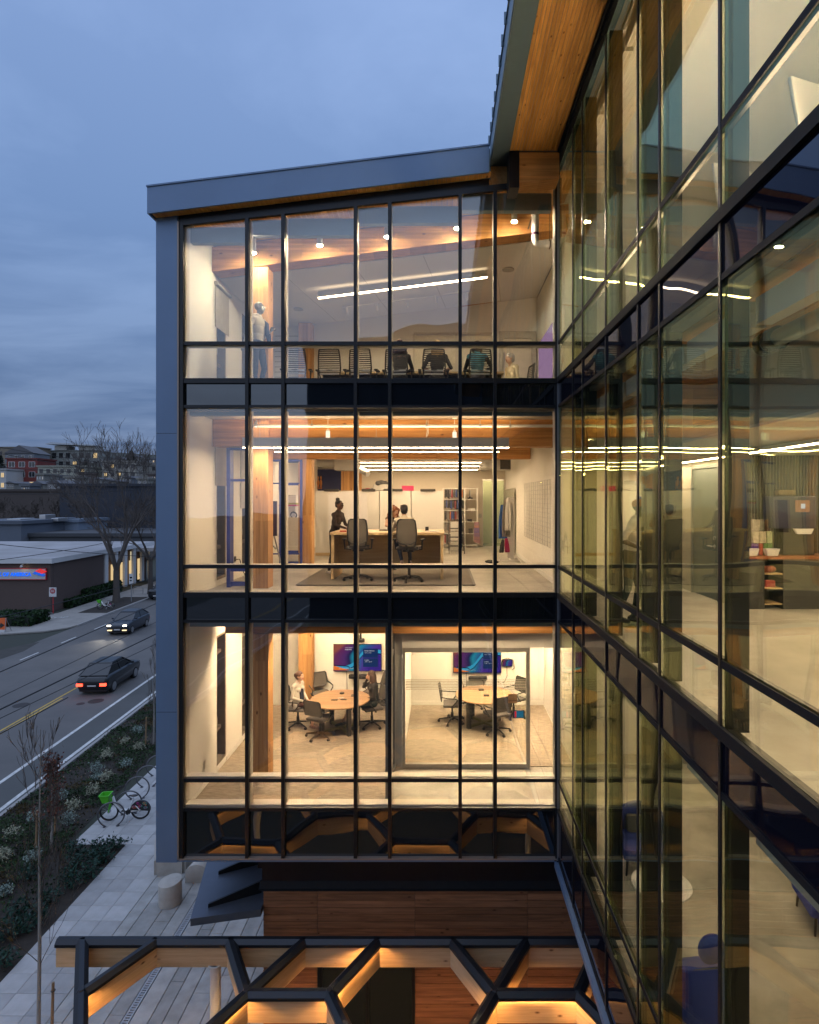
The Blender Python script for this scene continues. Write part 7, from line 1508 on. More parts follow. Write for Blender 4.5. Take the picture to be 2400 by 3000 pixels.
Y = 12.1; t = thing('white_pipe', 'white elbow drain pipe with a purple band under the top floor roof', 'pipe', (wx(1568, Y), Y, wz(690, Y))); X = wx(1568, Y); m = MB(); m.tube([(X, Y, wz(600, Y)), (X, Y, wz(700, Y)), (X + .02, Y, wz(712, Y)), (X + .07, Y, wz(716, Y)), (X + .4, Y, wz(716, Y))], .073, 14); m.build('pipe', M['white_plastic'], t, smooth=True); m = MB(); m.cyl((X, Y, wz(690, Y)), (X, Y, wz(683, Y)), .077, n=16); m.build('band', mat('purple_band', (.10, .02, .12), .5), t); m = MB(); m.bar((X - .14, Y, wz(671, Y)), (X - .05, Y, wz(630, Y)), .02, .03); m.ring((X + .29, Y, wz(716, Y)), (1, 0, 0), .085, .012, 14, 5); m.bar((X + .29, Y, wz(702, Y)), (X + .29, Y, wz(600, Y)), .01, .01); m.build('bracket', M['dark_steel'], t)
m = MB()
for k in range(30):
    rr = random.Random(k); a = rr.uniform(0, 6.28); m.tube([(wx(1225, 16.2), 16.2, 14.6), (wx(1225, 16.2) + .2 * math.cos(a), 16.2 + .2 * math.sin(a), 15.0 + rr.uniform(-.1, .3)), (wx(1225, 16.2) + .4 * math.cos(a), 16.2 + .3 * math.sin(a), 14.95 + rr.uniform(-.2, .2))], [.008, .02, .004], 3)
t = thing('potted_palm', 'dark leafy palm standing behind the top floor table', 'plant', (wx(1225, 16.2), 16.2, 13.95)); m.build('leaf', M['hedge'], t); m = MB(); m.cyl((wx(1225, 16.2), 16.2, 13.95), (wx(1225, 16.2), 16.2, 14.6), .14, .2, n=14); m.build('pot', M['chair_black'], t)
# ---- coffee corner
t = thing('coffee_counter', 'dark coffee counter with a copper edge and an open shelf bay', 'counter', (5.6, 10.3, 10.05)); xa = 5.04; xs1, xs2 = wx(2240, 10.06), wx(2295, 10.06)
cm = mat('counter_black', (.035, .036, .034), .5, amt=.2); m = MB(); m.box(xa, 10.06, 10.05, xs1, 10.62, 10.88); m.box(xs2, 10.06, 10.05, 8.2, 10.62, 10.88); m.box(xs1 + .001, 10.5, 10.05, xs2 - .001, 10.62, 10.88); m.build('carcass', cm, t)
for z in (10.12, 10.38, 10.62): m = MB(); m.box(xs1 + .001, 10.08, z, xs2 - .001, 10.49, z + .02); m.build('shelf', M['maple'], t)
m = MB(); m.box(xa - .02, 10.03, 10.882, 8.22, 10.62, 10.925); m.build('countertop', mat('copper_edge', (.30, .10, .04), .4, .2), t)
small('snack_bag', 'bag of red snacks on the upper shelf of the coffee counter', 'snack', MB().ell((xs1 + .15, 10.2, 10.70), (.12, .08, .06), None, 12, 8), mat('snack_red', (.35, .10, .06), .5), 0); small('snack_box', 'red and violet tin on the lower shelf of the coffee counter', 'tin', MB().cbox((xs1 + .15, 10.2, 10.46), (.16, .1, .11)), mat('tin_red', (.4, .06, .05), .4))
zc_ = 10.927; Y = 10.25; t = thing('coffee_machine', 'tall navy coffee machine with a lit display and a white drip lip', 'coffee machine', (wx(2330, Y), Y, zc_))
x0, x1 = wx(2265, Y), wx(2392, Y); m = MB(); m.box(x0, Y, zc_ + .45, x1, Y + .33, zc_ + 1.0); m.build('body', mat('machine_navy', (.018, .022, .06), .3), t, bevel=.02); m = MB(); m.box(x0 + .2, Y + .05, zc_, x1, Y + .32, zc_ + .449); m.build('stand', M['black_plastic'], t, bevel=.01); m = MB(); m.box(wx(2330, Y), Y - .02, zc_ + .73, wx(2370, Y), Y - .001, zc_ + .93); m.build('display', emit('machine_screen', (.5, .22, .10), .8), t); m = MB(); m.box(wx(2345, Y), Y - .024, zc_ + .79, wx(2357, Y), Y - .021, zc_ + .87); m.build('picture', emit('machine_icon', (.8, .8, .85), .9), t); m = MB(); m.prism([(wx(2322, Y), Y - .05, zc_ + .45), (wx(2380, Y), Y - .05, zc_ + .45), (wx(2372, Y), Y - .05, zc_ + .36), (wx(2332, Y), Y - .05, zc_ + .36)], (0, .05, 0)); m.build('drip_lip', M['white_plastic'], t)
bx = [('white tea box, left of the top row', 2206, 1538, 22, 30, (.55, .5, .42)), ('black and white tea carton, right of the top row', 2226, 1536, 14, 32, (.2, .2, .18)), ('red brown bottle carton beside the tea boxes', 2246, 1545, 9, 24, (.12, .05, .03)), ('cream tea box, left of the middle row', 2207, 1570, 19, 26, (.6, .55, .42)), ('cream tea box, middle of the middle row', 2227, 1569, 19, 26, (.6, .52, .38)), ('green topped tea box, right of the middle row', 2247, 1569, 17, 24, (.45, .5, .3)), ('violet snack box, left of the bottom row', 2207, 1594, 17, 22, (.16, .06, .3)), ('red snack box in the bottom row', 2226, 1598, 10, 24, (.5, .05, .03)), ('green snack box, right of the bottom row', 2240, 1596, 24, 18, (.12, .25, .06))]
for i, (lb, x, y, w, h, c) in enumerate(bx):
    Y = 10.40 if i < 3 else (10.32 if i < 6 else 10.24); z0 = {0: zc_ + .40, 1: zc_ + .20, 2: zc_}[i // 3]; m = MB(); m.box(wx(x, Y), Y, z0 + .002, wx(x + w, Y) - .005, Y + .07 + (.0), z0 + .196); tg = small('tea_box', lb, 'box', m, mat('box_%d' % i, c, .6, col2=tuple(v * .35 for v in c), scale=16, amt=.8), .003, 'tea and snack boxes on the coffee counter')
for lb, x0_, x1_ in (('white tray at the corner of the coffee counter', 2186, 2226), ('white bowl of wrapped snacks on the coffee counter', 2245, 2287)):
    Y = 10.1; m = MB(); a, b = wx(x0_, Y), wx(x1_, Y); m.add([(a, Y, zc_ + .12), (b, Y, zc_ + .12), (b, Y + .12, zc_ + .12), (a, Y + .12, zc_ + .12), (a + .03, Y + .02, zc_), (b - .03, Y + .02, zc_), (b - .03, Y + .10, zc_), (a + .03, Y + .10, zc_)], [(0, 4, 5, 1), (1, 5, 6, 2), (2, 6, 7, 3), (3, 7, 4, 0), (4, 7, 6, 5)]); small('snack_tray', lb, 'tray', m, M['white_plastic'], .008)
small('glass_jar', 'row of low glass jars on top of the coffee machine', 'jars', MB().cbox((wx(2300, 10.4), 10.4, zc_ + 1.06), (.30, .12, .1)), mat('jar_brown', (.20, .15, .08), .2), .02)
tx = text('wall_lettering', 'RT', .42, mat('letter_blue', (.03, .06, .40), .5), None, (4.36, 13.59, 11.62), (R(90), 0, 0), .01, bold=.02); tag(tx, 'blue letters RT on the white wall beside the concrete corner', 'lettering')
t = thing('sprinkler_pipe', 'blue grey pipe with a clamped end under the timber ceiling of the coffee corner', 'pipe', (2.9, 4, 13.3)); m = MB(); m.cyl((2.9, -6, 13.28), (2.9, 5.4, 13.28), .075, n=14); m.build('pipe', mat('pipe_blue', (.25, .32, .36), .35, .3), t, smooth=True); m = MB(); m.cyl((2.9, 5.22, 13.28), (2.9, 5.34, 13.28), .105, n=14); m.cyl((2.9, 5.40, 13.28), (2.9, 5.48, 13.28), .10, n=14); m.ring((2.9, 3.9, 13.28), (0, 1, 0), .09, .015, 14, 5); m.cyl((2.9, 3.9, 13.37), (2.9, 3.9, 13.49), .012); m.build('clamp', M['dark_steel'], t)
# ---- lounge of the lower level
navy = mat('armchair_navy', (.030, .058, .32), .85, amt=.25, scale=40, bump=.25, bscale=120); M['navy'] = navy; cushm = mat('cushion_weave', (.14, .14, .12), .9, col2=(.03, .03, .03), scale=90, amt=.9)
def armchair():
    t = thing('armchair', '', 'armchair')
    m = MB(); m.cbox((0, 0, .34), (.70, .66, .18)); m.build('seat', navy, t, False, bevel=.05)
    m = MB(); n_ = 14; prof2 = []
    for k in range(n_ + 1):
        a = math.pi * (k / n_); prof2.append((.42 * math.cos(a), .05 + .36 * math.sin(a)))
    vs = []
    for k, (x, y) in enumerate(prof2):
        hgt = .62 + .22 * math.sin(math.pi * k / n_)
        for r_, z in ((1, .20), (1.03, hgt - .02), (.99, hgt), (.90, hgt - .02), (.86, .22)): vs.append((x * r_, (y - .05) * r_ + .05 - (.30 if k in (0, n_) else 0), z))
    q = 5; fs = [(k * q + j, k * q + (j + 1) % q, (k + 1) * q + (j + 1) % q, (k + 1) * q + j) for k in range(n_) for j in range(q)] + [tuple(range(q))[::-1], tuple(range(n_ * q, n_ * q + q))]
    m.add(vs, fs); m.build('back_shell', navy, t, False, smooth=True)
    m = MB(); m.cbox((0, .22, .56), (.46, .14, .26), Matrix.Rotation(R(-14), 3, 'X')); m.build('cushion', cushm, t, False, bevel=.05)
    for sx in (-1, 1):
        for sy in (-1, 1): m = MB(); m.cyl((sx * .30, sy * .26, 0), (sx * .28, sy * .24, .26), .014, .02, n=8); m.build('leg', M['chair_black'], t, False)
    return t
ac = armchair(); p = gp(1886, 2540, 6.15); g = 'navy armchairs in the lounge'
spawn(ac, used, p.x, p.y, 6.15, R(-8), 'navy armchair with a woven cushion beyond the white coffee table', g)
spawn(ac, used, 2.86, 6.72, 6.15, R(180 + 8), 'navy armchair seen from behind at the near side of the white coffee table', g)
spawn(ac, used, 5.2, 8.2, 6.15, R(-100), 'navy armchair turned sideways deeper in the lounge', g)
tbl = thing('coffee_table', 'round white coffee table between the navy armchairs', 'table', (wx(1938, 8.25), 8.25, 6.15)); X = wx(1938, 8.25); m = MB(); m.lathe((X, 8.25, 6.15), [(.385, .475), (.395, .485), (.395, .50), (.39, .505)], 40); m.build('tabletop', M['white_plastic'], tbl); m = MB(); m.cyl((X, 8.25, 6.16), (X, 8.25, 6.62), .03, n=12); m.lathe((X, 8.25, 6.15), [(.22, 0), (.22, .012), (.03, .03)], 24); m.build('pedestal', M['white_plastic'], tbl)
small('cushion', 'plump navy cushion standing on the near armchair', 'cushion', MB().ell((3.02, 6.80, 6.84), (.15, .08, .17), Matrix.Rotation(R(20), 3, 'Y'), 14, 10), navy, 0)
# ---- top floor behind the side glass: white chairs, round pendant, diffusers
for x, y, z, r, lb in ((3.6, 6.4, 17.54, .3, 'round ceiling diffuser nearest the corner on the top floor'), (4.0, 4.5, 17.54, .3, 'round ceiling diffuser in the middle of the top floor'), (3.4, 2.6, 17.54, .28, 'round ceiling diffuser nearest the camera on the top floor')):
    m = MB(); m.lathe((x, y, z - .02), [(r, .0), (r * 1.05, .02), (r, .04)], 24); tag(m.build('ceiling_diffuser', M['grey_wall']), lb, 'diffuser', 'round ceiling diffusers')
t = thing('ring_pendant', 'large dark ring pendant with a finned underside on the top floor', 'lamp', (3.75, 5.0, 16.4)); m = MB(); m.lathe((3.75, 5.0, 16.45), [(.55, 0), (.62, .03), (.60, .16), (.5, .18)], 36); m.build('shade', M['door_grey'], t); m = MB()
for k in range(24): a = k * math.pi / 12; m.bar((3.75 + .1 * math.cos(a), 5 + .1 * math.sin(a), 16.43), (3.75 + .5 * math.cos(a), 5 + .5 * math.sin(a), 16.43), .012, .03)
m.build('fin', M['black_plastic'], t); m = MB(); m.cyl((3.75, 5, 16.63), (3.75, 5, 17.55), .02); m.build('rod', M['black_plastic'], t)
for x, y, lb in ((2.75, 4.1, 'white shell chair behind the top floor glass nearest the camera'), (2.7, 5.2, 'white shell chair behind the top floor glass beside the mullion')):
    t = thing('shell_chair', lb, 'chair', (x, y, 13.95), R(20), 'white shell chairs'); m = MB(); m.cbox((0, 0, .45), (.46, .44, .03)); m.build('seat', M['white_plastic'], t, False, bevel=.012); m = MB(); m.cbox((-.02, .22, .70), (.44, .03, .42), Matrix.Rotation(R(-10), 3, 'X')); m.build('backrest', M['white_plastic'], t, False, bevel=.012)
    for sx in (-1, 1):
        for sy in (-1, 1): m = MB(); m.cyl((sx * .22, sy * .2, 0), (sx * .16, sy * .15, .43), .012); m.build('leg', M['steel'], t, False)
# ================================================================ people and mannequins: one continuous skin each, grown from tapered limbs
SKIN = {'light': mat('skin_light', (.56, .34, .24), .55, amt=.1), 'deep': mat('skin_deep', (.115, .052, .030), .5, amt=.1), 'manne': mat('mannequin_chrome', (.42, .41, .38), .22, .55, amt=.05), 'manne_dark': mat('mannequin_brown', (.06, .045, .03), .4, amt=.05)}
def cl(n, c, **k): return mat('cloth_' + n, c, .85, amt=.35, scale=14, bump=.25, bscale=60, **k)
CL = {'black': cl('black', (.012, .011, .012)), 'charcoal': cl('charcoal', (.035, .032, .030)), 'cream': cl('cream', (.62, .55, .43)), 'white': cl('white', (.66, .62, .54)), 'jeans': cl('jeans', (.025, .035, .065)), 'teal': cl('teal', (.03, .17, .24)), 'maroon': cl('maroon', (.075, .025, .022)), 'dkgreen': cl('dark_green', (.015, .030, .030)), 'sheer': cl('sheer_brown', (.030, .018, .014)), 'knit': cl('knit', (.60, .52, .36)), 'orange': cl('orange_cap', (.50, .16, .05)), 'blueblack': cl('navy_vest', (.015, .020, .050))}
SHOE = {'white': mat('shoe_leather_white', (.55, .53, .5), .5), 'black': mat('shoe_leather_black', (.015, .015, .015), .4), 'runner': mat('runner_pattern', (.55, .5, .45), .6, col2=(.35, .12, .05), scale=20, amt=.9)}
HAIR = {n: mat('hair_' + n, c, .5, col2=tuple(v * .5 for v in c), scale=20, stretch=(4, 4, .6), amt=.8) for n, c in dict(brown=(.085, .034, .018), blond=(.36, .23, .10), dark=(.010, .008, .008), red=(.26, .075, .022), silver=(.48, .47, .45), chest=(.05, .022, .014)).items()}
PEND = []
def prim_mesh(prims):
    m = MB()
    for p in prims:
        if p[0] == 'c':
            _, a, b, ra, rb, _m = p; m.ell(a, ra, None, 14, 10); m.ell(b, rb, None, 14, 10); m.cyl(a, b, ra, rb, 14)
        else:
            _, c, r, rot, _m = p; m.ell(c, r, rot, 18, 12)
    return m
def voxel(prims, mats, vox, smooth_it=3):
    m = prim_mesh(prims); me = m.mesh('body', list(mats.values())); o = bpy.data.objects.new('tmp_body', me); COL.objects.link(o)
    r = o.modifiers.new('r', 'REMESH'); r.mode = 'VOXEL'; r.voxel_size = vox; r.adaptivity = 0
    s = o.modifiers.new('s', 'SMOOTH'); s.factor = .5; s.iterations = smooth_it
    dg = bpy.context.evaluated_depsgraph_get(); out = bpy.data.meshes.new_from_object(o.evaluated_get(dg)); bpy.data.objects.remove(o)
    out.materials.clear(); keys = list(mats); 
    for k in keys: out.materials.append(mats[k])
    n = len(out.polygons); c = np.empty(n * 3); out.polygons.foreach_get('center', c); c = c.reshape(-1, 3); best = np.full(n, 1e9); idx = np.zeros(n, int)
    for p in prims:
        if p[0] == 'c':
            a, b = np.array(p[1]), np.array(p[2]); d = b - a; L2 = max(d @ d, 1e-9); t = np.clip((c - a) @ d / L2, 0, 1); dist = np.linalg.norm(c - a - t[:, None] * d, axis=1) - (p[3] + (p[4] - p[3]) * t)
        else:
            q = c - np.array(p[1]); 
            if p[3] is not None: q = q @ np.array(p[3])
            rr = np.array(p[2]); k = np.linalg.norm(q / rr, axis=1); dist = (k - 1) * rr.min()
        w = dist < best; best[w] = dist[w]; idx[w] = keys.index(p[-1])
    out.polygons.foreach_set('material_index', idx.astype(np.int32)); out.polygons.foreach_set('use_smooth', [True] * n); out.update(); return out
V = Vector
def hand(prims, wrist, dirv, palm_n, key, s=1.0, curl=.5, thumb=1):
    """palm, four unequal bent fingers and a thumb leaving its side"""
    d = V(dirv).normalized(); n = V(palm_n); n = (n - d * n.dot(d)).normalized(); side = d.cross(n).normalized() * thumb; w = V(wrist)
    prims.append(('c', w, w + d * .045 * s, .026 * s, .030 * s, key)); pc = w + d * .06 * s
    for k, (off, L_) in enumerate(((.030, .070), (.010, .080), (-.010, .074), (-.029, .058))):
        a = w + d * .075 * s + side * off * s; prims.append(('c', w + d * .03 * s + side * off * .7 * s, a, .014 * s, .0115 * s, key))
        b = a + (d * math.cos(curl * .6) + n * math.sin(curl * .6)).normalized() * L_ * .55 * s; c = b + (d * math.cos(curl * 1.5) + n * math.sin(curl * 1.5)).normalized() * L_ * .5 * s
        prims.append(('c', a, b, .0115 * s, .0100 * s, key)); prims.append(('c', b, c, .0100 * s, .0085 * s, key))
    t0 = w + d * .02 * s + side * .024 * s; t1 = t0 + (d * .6 + side * .7 + n * .25).normalized() * .045 * s; t2 = t1 + (d * .9 + side * .25 + n * .35).normalized() * .035 * s
    prims.append(('c', t0, t1, .016 * s, .0125 * s, key)); prims.append(('c', t1, t2, .0125 * s, .0095 * s, key))
def person(name, label, cat, loc, rz, J, mats, skin, hair=None, vox=.0095, group=None, faceless=False):
    """J: joints in local metres, the figure faces local -Y. mats: region -> material"""
    t = thing(name, label, cat, (0, 0, 0), 0, group); P = []
    top, bot, sk = 'top', 'bot', 'skin'
    pel, ch, nk, hd = V(J['pel']), V(J['chest']), V(J['neck']), V(J['head'])
    up = (ch - pel).normalized(); sh = V(J['shl']) - V(J['shr']); lat = sh.normalized(); fw = lat.cross(up).normalized()
    if fw.y > 0 and not J.get('flip'): fw = -fw
    rot = Matrix((lat, -fw, up)).transposed(); kw = J.get('w', 1.0)
    P.append(('e', pel, (.165 * kw, .125, .13), rot, bot)); P.append(('e', pel.lerp(ch, .35), (.140 * kw, .105, .16), rot, top)); P.append(('e', pel.lerp(ch, .72), (.155 * kw, .115, .16), rot, top)); P.append(('e', ch, (.165 * kw, .115, .15), rot, top))
    if J.get('bust'):
        for s in (-1, 1): P.append(('e', ch + lat * s * .075 + fw * .085 - up * .04, (.07, .06, .065), rot, top))
    for s in ('l', 'r'):
        shp, el, wr = V(J['sh' + s]), V(J['el' + s]), V(J['wr' + s]); arm = 'arm' if 'arm' in mats else top; fore = 'fore' if 'fore' in mats else arm
        P.append(('c', ch.lerp(shp, .3) + up * .05, shp, .075, .062 * kw, top)); P.append(('c', shp, el, .052 * kw, .041, arm)); P.append(('c', el, wr, .041, .027, fore))
        d = V(J.get('hd' + s, wr - el)); hand(P, wr, d, V(J.get('pn' + s, (0, 0, -1))), sk, 1.0, J.get('curl', .5), 1 if s == 'l' else -1)
        hp, kn, an = V(J['hp' + s]), V(J['kn' + s]), V(J['an' + s]); shin = 'shin' if 'shin' in mats else bot
        P.append(('c', hp, kn, .088 * kw, .058, bot)); P.append(('e', kn.lerp(an, .3), (.05, .055, .10), None, shin)) if 0 else P.append(('c', kn, kn.lerp(an, .35), .054, .052, shin)); P.append(('c', kn.lerp(an, .35), an, .052, .036, shin if 'ankle' not in mats else 'ankle'))
        td = V(J.get('to' + s, (0, -1, -.12))).normalized(); hl = an - td * .05 + V((0, 0, -.045)); P.append(('c', hl, an + td * .10 + V((0, 0, -.050)), .042, .040, 'shoe')); P.append(('c', an + td * .10 + V((0, 0, -.050)), an + td * .17 + V((0, 0, -.056)), .040, .030, 'shoe')); P.append(('c', an, hl, .036, .04, 'shoe'))
    P.append(('c', ch + up * .10, nk, .085, .055, top)); P.append(('c', nk - up * .03, hd - V((0, 0, .05)), .050, .048, sk))
    # head with jaw, nose, brow, lips and ears
    hr = Euler((J.get('nod', 0), 0, J.get('turn', 0))).to_matrix(); h = lambda x, y, z: hd + hr @ V((x, y, z))
    P.append(('e', hd + hr @ V((0, .012, .035)), (.074, .092, .090), hr, sk)); P.append(('e', h(0, -.020, -.030), (.060, .070, .080), hr, sk)); P.append(('c', h(0, -.055, -.085), h(0, -.045, -.06), .026, .045, sk))
    if not faceless or True:
        P.append(('c', h(0, -.088, .018), h(0, -.104, -.020), .010, .0145, sk)); P.append(('c', h(-.03, -.078, .040), h(.03, -.078, .040), .013, .013, sk))
        P.append(('c', h(-.016, -.088, -.052), h(.016, -.088, -.052), .010, .010, sk if faceless else 'lips'))
        for s in (-1, 1): P.append(('e', h(s * .077, .012, .0), (.010, .020, .030), hr, sk))
    mm = {'top': CL['black'], 'bot': CL['black'], 'skin': skin, 'shoe': SHOE['black']}; mm.update(mats)
    if not faceless: mm['lips'] = mat('lips_' + skin.name, tuple(c * f for c, f in zip(((.42, .12, .10) if skin.name != 'skin_deep' else (.13, .03, .03)), (1, 1, 1))), .45) if 'lips' + skin.name not in M else M['lips' + skin.name]
    if not faceless: M['lips' + skin.name] = mm['lips']
    body = put('body', voxel(P, mm, vox), t, False)
    if not faceless:
        for s in (-1, 1):
            m = MB(); m.ell(h(s * .030, -.080, .014), (.012, .008, .008), hr, 8, 6); m.mi = 1; m.ell(h(s * .030, -.087, .014), (.0055, .003, .0055), hr, 8, 6); m.build('eye', [M['white_plastic'], M['black_plastic']], body, False)
            m = MB(); m.tube([h(s * .014, -.090, .036), h(s * .03, -.091, .042), h(s * .046, -.084, .036)], .0045, 4); m.build('eyebrow', HAIR['dark'] if hair is None else hair[0], body, False)
    if hair:
        hp = [(q[0],) + tuple([h(*q[1])] + ([h(*q[2])] + list(q[3:]) if q[0] == 'c' else [q[2], hr])) + ('hair',) for q in hair[1]]
        hm = voxel(hp, {'hair': hair[0]}, .0085, 1)
        # break the hair surface into strands
        for v in hm.vertices:
            nv = mnoise.noise(V((v.co.x * 70, v.co.y * 70, v.co.z * 14))); v.co += v.normal * (.008 * nv)
        put('hair', hm, t, False)
    t.location = loc; t.rotation_euler = (0, 0, rz); return t, body, h
cap_ = [('e', (0, .020, .050), (.086, .098, .088)), ('e', (0, .050, .0), (.080, .070, .085))]
short = cap_ + [('c', (-.05, -.05, .095), (.05, -.05, .095), .03, .03)]
longh = cap_ + [('c', (-.06, .05, 0), (-.07, .07, -.20), .05, .05), ('c', (.06, .05, 0), (.07, .07, -.20), .05, .05), ('c', (0, .08, 0), (0, .10, -.24), .06, .055), ('c', (-.078, .0, .03), (-.088, .01, -.12), .03, .025), ('c', (.078, .0, .03), (.088, .01, -.12), .03, .025)]
bob = cap_ + [('c', (-.07, .03, .02), (-.078, .03, -.09), .04, .035), ('c', (.07, .03, .02), (.078, .03, -.09), .04, .035), ('c', (0, .07, .02), (0, .08, -.10), .06, .05)]
bun = [('e', (0, .022, .048), (.080, .092, .080)), ('e', (0, .045, .145), (.048, .048, .042)), ('e', (.0, .05, .0), (.072, .06, .07))]
updo = cap_ + [('e', (0, .11, .03), (.055, .05, .055)), ('c', (.06, .1, .0), (.08, .11, -.03), .014, .008), ('c', (-.05, .11, .02), (-.08, .12, .02), .012, .006)]
curls = longh + [('e', (x, y * 1.1, z), (.060, .055, .060)) for x, y, z in ((-.10, .05, -.05), (.10, .05, -.05), (-.11, .06, -.14), (.11, .06, -.14), (-.06, .13, -.12), (.06, .13, -.12), (0, .14, -.05), (-.09, .09, -.24), (.09, .09, -.24), (0, .13, -.26), (-.09, .02, .03), (.09, .02, .03), (0, .10, .09))]
def sit(seat=.52, lean=.06, kn=.44, width=.10, feet=.08, arm='table', **k):
    z = seat + .09; J = dict(pel=(0, .02, z), chest=(0, .02 - lean + .02, z + .40), neck=(0, -lean, z + .54), head=(0, -lean - .03, z + .68), shl=(.175, -lean + .03, z + .46), shr=(-.175, -lean + .03, z + .46),
        hpl=(.09, .0, z - .01), hpr=(-.09, .0, z - .01), knl=(width, -.44, z + .01), knr=(-width, -.44, z + .01), anl=(width, -.40, feet), anr=(-width, -.40, feet))
    if arm == 'table': J.update(ell=(.26, -.13 - lean, z + .22), elr=(-.26, -.13 - lean, z + .22), wrl=(.12, -.34 - lean, z + .20), wrr=(-.12, -.34 - lean, z + .20))
    else: J.update(ell=(.24, .0, z + .20), elr=(-.24, .0, z + .20), wrl=(.07, -.24, z + .10), wrr=(-.07, -.24, z + .10))
    J.update(k); return J
# ---- top floor meeting, three seen from behind and one in profile (seated heights lift slightly with the chair)
for x, Y, lb, mt, hr, kw in ((1172, 13.1, 'person with long brown curls seated with their back to the window', dict(top=CL['charcoal'], bot=CL['black']), (HAIR['brown'], curls), {}),
                             (1281, 13.1, 'person with wavy blond hair and bare forearms seated with their back to the window', dict(top=CL['charcoal'], fore=SKIN['light'], bot=CL['charcoal']), (HAIR['blond'], [(q[0], q[1], tuple(v * 1.22 for v in q[2])) if q[0] == 'e' else (q[0], q[1], q[2], q[3] * 1.35, q[4] * 1.4) for q in longh]), dict(ell=(.30, .02, .73), elr=(-.30, .02, .73))),
                             (1399, 13.1, 'person with brown hair in a teal vest over black sleeves, back to the window', dict(top=CL['teal'], arm=CL['black'], bot=CL['jeans']), (HAIR['chest'], bob), dict(elr=(-.32, .0, .73)))):
    J = sit(.43, **kw); person('person', lb, 'person', (wx(x, Y), Y, 13.97), math.pi, J, mt, SKIN['light'], hr)
p_ = (wx(1500, 14.0), 14.0, 13.97)
person('person', 'older silver haired woman in a cream knitted jumper seated at the table end', 'person', p_, R(-62), sit(.36, .03, arm='lap', turn=-.1, w=1.12), dict(top=CL['knit'], bot=CL['maroon']), SKIN['light'], (HAIR['silver'], bob[:2] + [('c', (-.05, -.045, .085), (.05, -.03, .10), .03, .03), ('e', (0, .07, -.02), (.07, .05, .06))]))
# ---- studio
p_ = fl2(986, 1681)
person('person', 'woman with a black top knot and sheer dark top standing at the high table', 'person', (p_.x, p_.y, 10.05), R(62),
       dict(pel=(0, .06, 1.00), chest=(0, -.03, 1.38), neck=(0, -.06, 1.53), head=(0, -.09, 1.67), shl=(.165, -.04, 1.44), shr=(-.165, -.04, 1.44), ell=(.20, -.12, 1.20), elr=(-.20, -.12, 1.20), wrl=(.10, -.38, 1.12), wrr=(-.10, -.36, 1.12), hdl=(-.1, -1, -.1), hdr=(.1, -1, -.1), hpl=(.085, .06, .97), hpr=(-.085, .06, .97), knl=(.08, .03, .52), knr=(-.08, .06, .52), anl=(.08, .06, .09), anr=(-.09, .16, .09), bust=1, w=.90, turn=.15),
       dict(top=CL['sheer'], bot=CL['black'], shoe=SHOE['white']), SKIN['deep'], (HAIR['dark'], bun))
Yc2 = 13.3
person('person', 'man with black hair in a cream jumper and jeans on the tall chair', 'person', (wx(1186, 13.35), 13.35, 10.065), math.pi + R(10),
       sit(.78, .12, width=.11, feet=.42, anl=(.04, -.22, .42), anr=(-.16, -.30, .40), knl=(.10, -.42, .78), knr=(-.14, -.42, .80), wrl=(.10, -.48, 1.13), wrr=(-.14, -.46, 1.13), ell=(.27, -.24, 1.10), elr=(-.27, -.22, 1.10)), dict(top=CL['cream'], bot=CL['jeans'], shoe=SHOE['runner']), SKIN['light'], (HAIR['dark'], short))
p_ = (wx(1152, 15.35), 15.35, 10.05)
person('person', 'woman with long red curls leaning on the far side of the high table', 'person', p_, R(22),
       dict(pel=(0, .14, .92), chest=(0, -.02, 1.26), neck=(0, -.09, 1.39), head=(0, -.16, 1.50), shl=(.165, -.05, 1.31), shr=(-.165, -.05, 1.31), ell=(.24, -.22, 1.16), elr=(-.24, -.22, 1.16), wrl=(.10, -.34, 1.15), wrr=(-.12, -.40, 1.15), hpl=(.085, .12, .90), hpr=(-.085, .12, .90), knl=(.08, .12, .5), knr=(-.08, .12, .5), anl=(.08, .2, .09), anr=(-.08, .2, .09), nod=.25, turn=.3, bust=1, w=.92),
       dict(top=CL['sheer'], arm=SKIN['light'], fore=SKIN['light'], bot=CL['black']), SKIN['light'], (HAIR['red'], curls))
# ---- round table
a1 = face(P1, TA)
person('person', 'laughing woman with pinned up brown hair in a long white cardigan and maroon leggings', 'person', (P1.x, P1.y, 6.165), a1 + R(-12),
       sit(.49, .03, arm='lap', knl=(.08, -.42, .60), knr=(.02, -.43, .64), anl=(.05, -.40, .09), anr=(.14, -.52, .22), bust=1, turn=.12, nod=-.08, w=.98), dict(top=CL['white'], bot=CL['maroon'], ankle=SKIN['light'], shoe=SHOE['runner']), SKIN['light'], (HAIR['brown'], updo))
lw = [o for o in COL.objects if o.get('label', '').startswith('laughing woman')][0]
m = MB(); m.prism([(-.055, -.125, .96), (.055, -.125, .96), (.075, -.145, .66), (-.075, -.145, .66)], (0, .05, 0)); m.build('shirt', CL['blueblack'], lw, False, bevel=.012)
m = MB()
for s in (-1, 1): m.prism([(s * .09, -.11, 1.0), (s * .20, -.02, .98), (s * .20, -.05, .50), (s * .09, -.15, .48)], (0, .045, 0))
m.build('cardigan_front', CL['white'], lw, False, bevel=.015)
a5 = face(P5, TA)
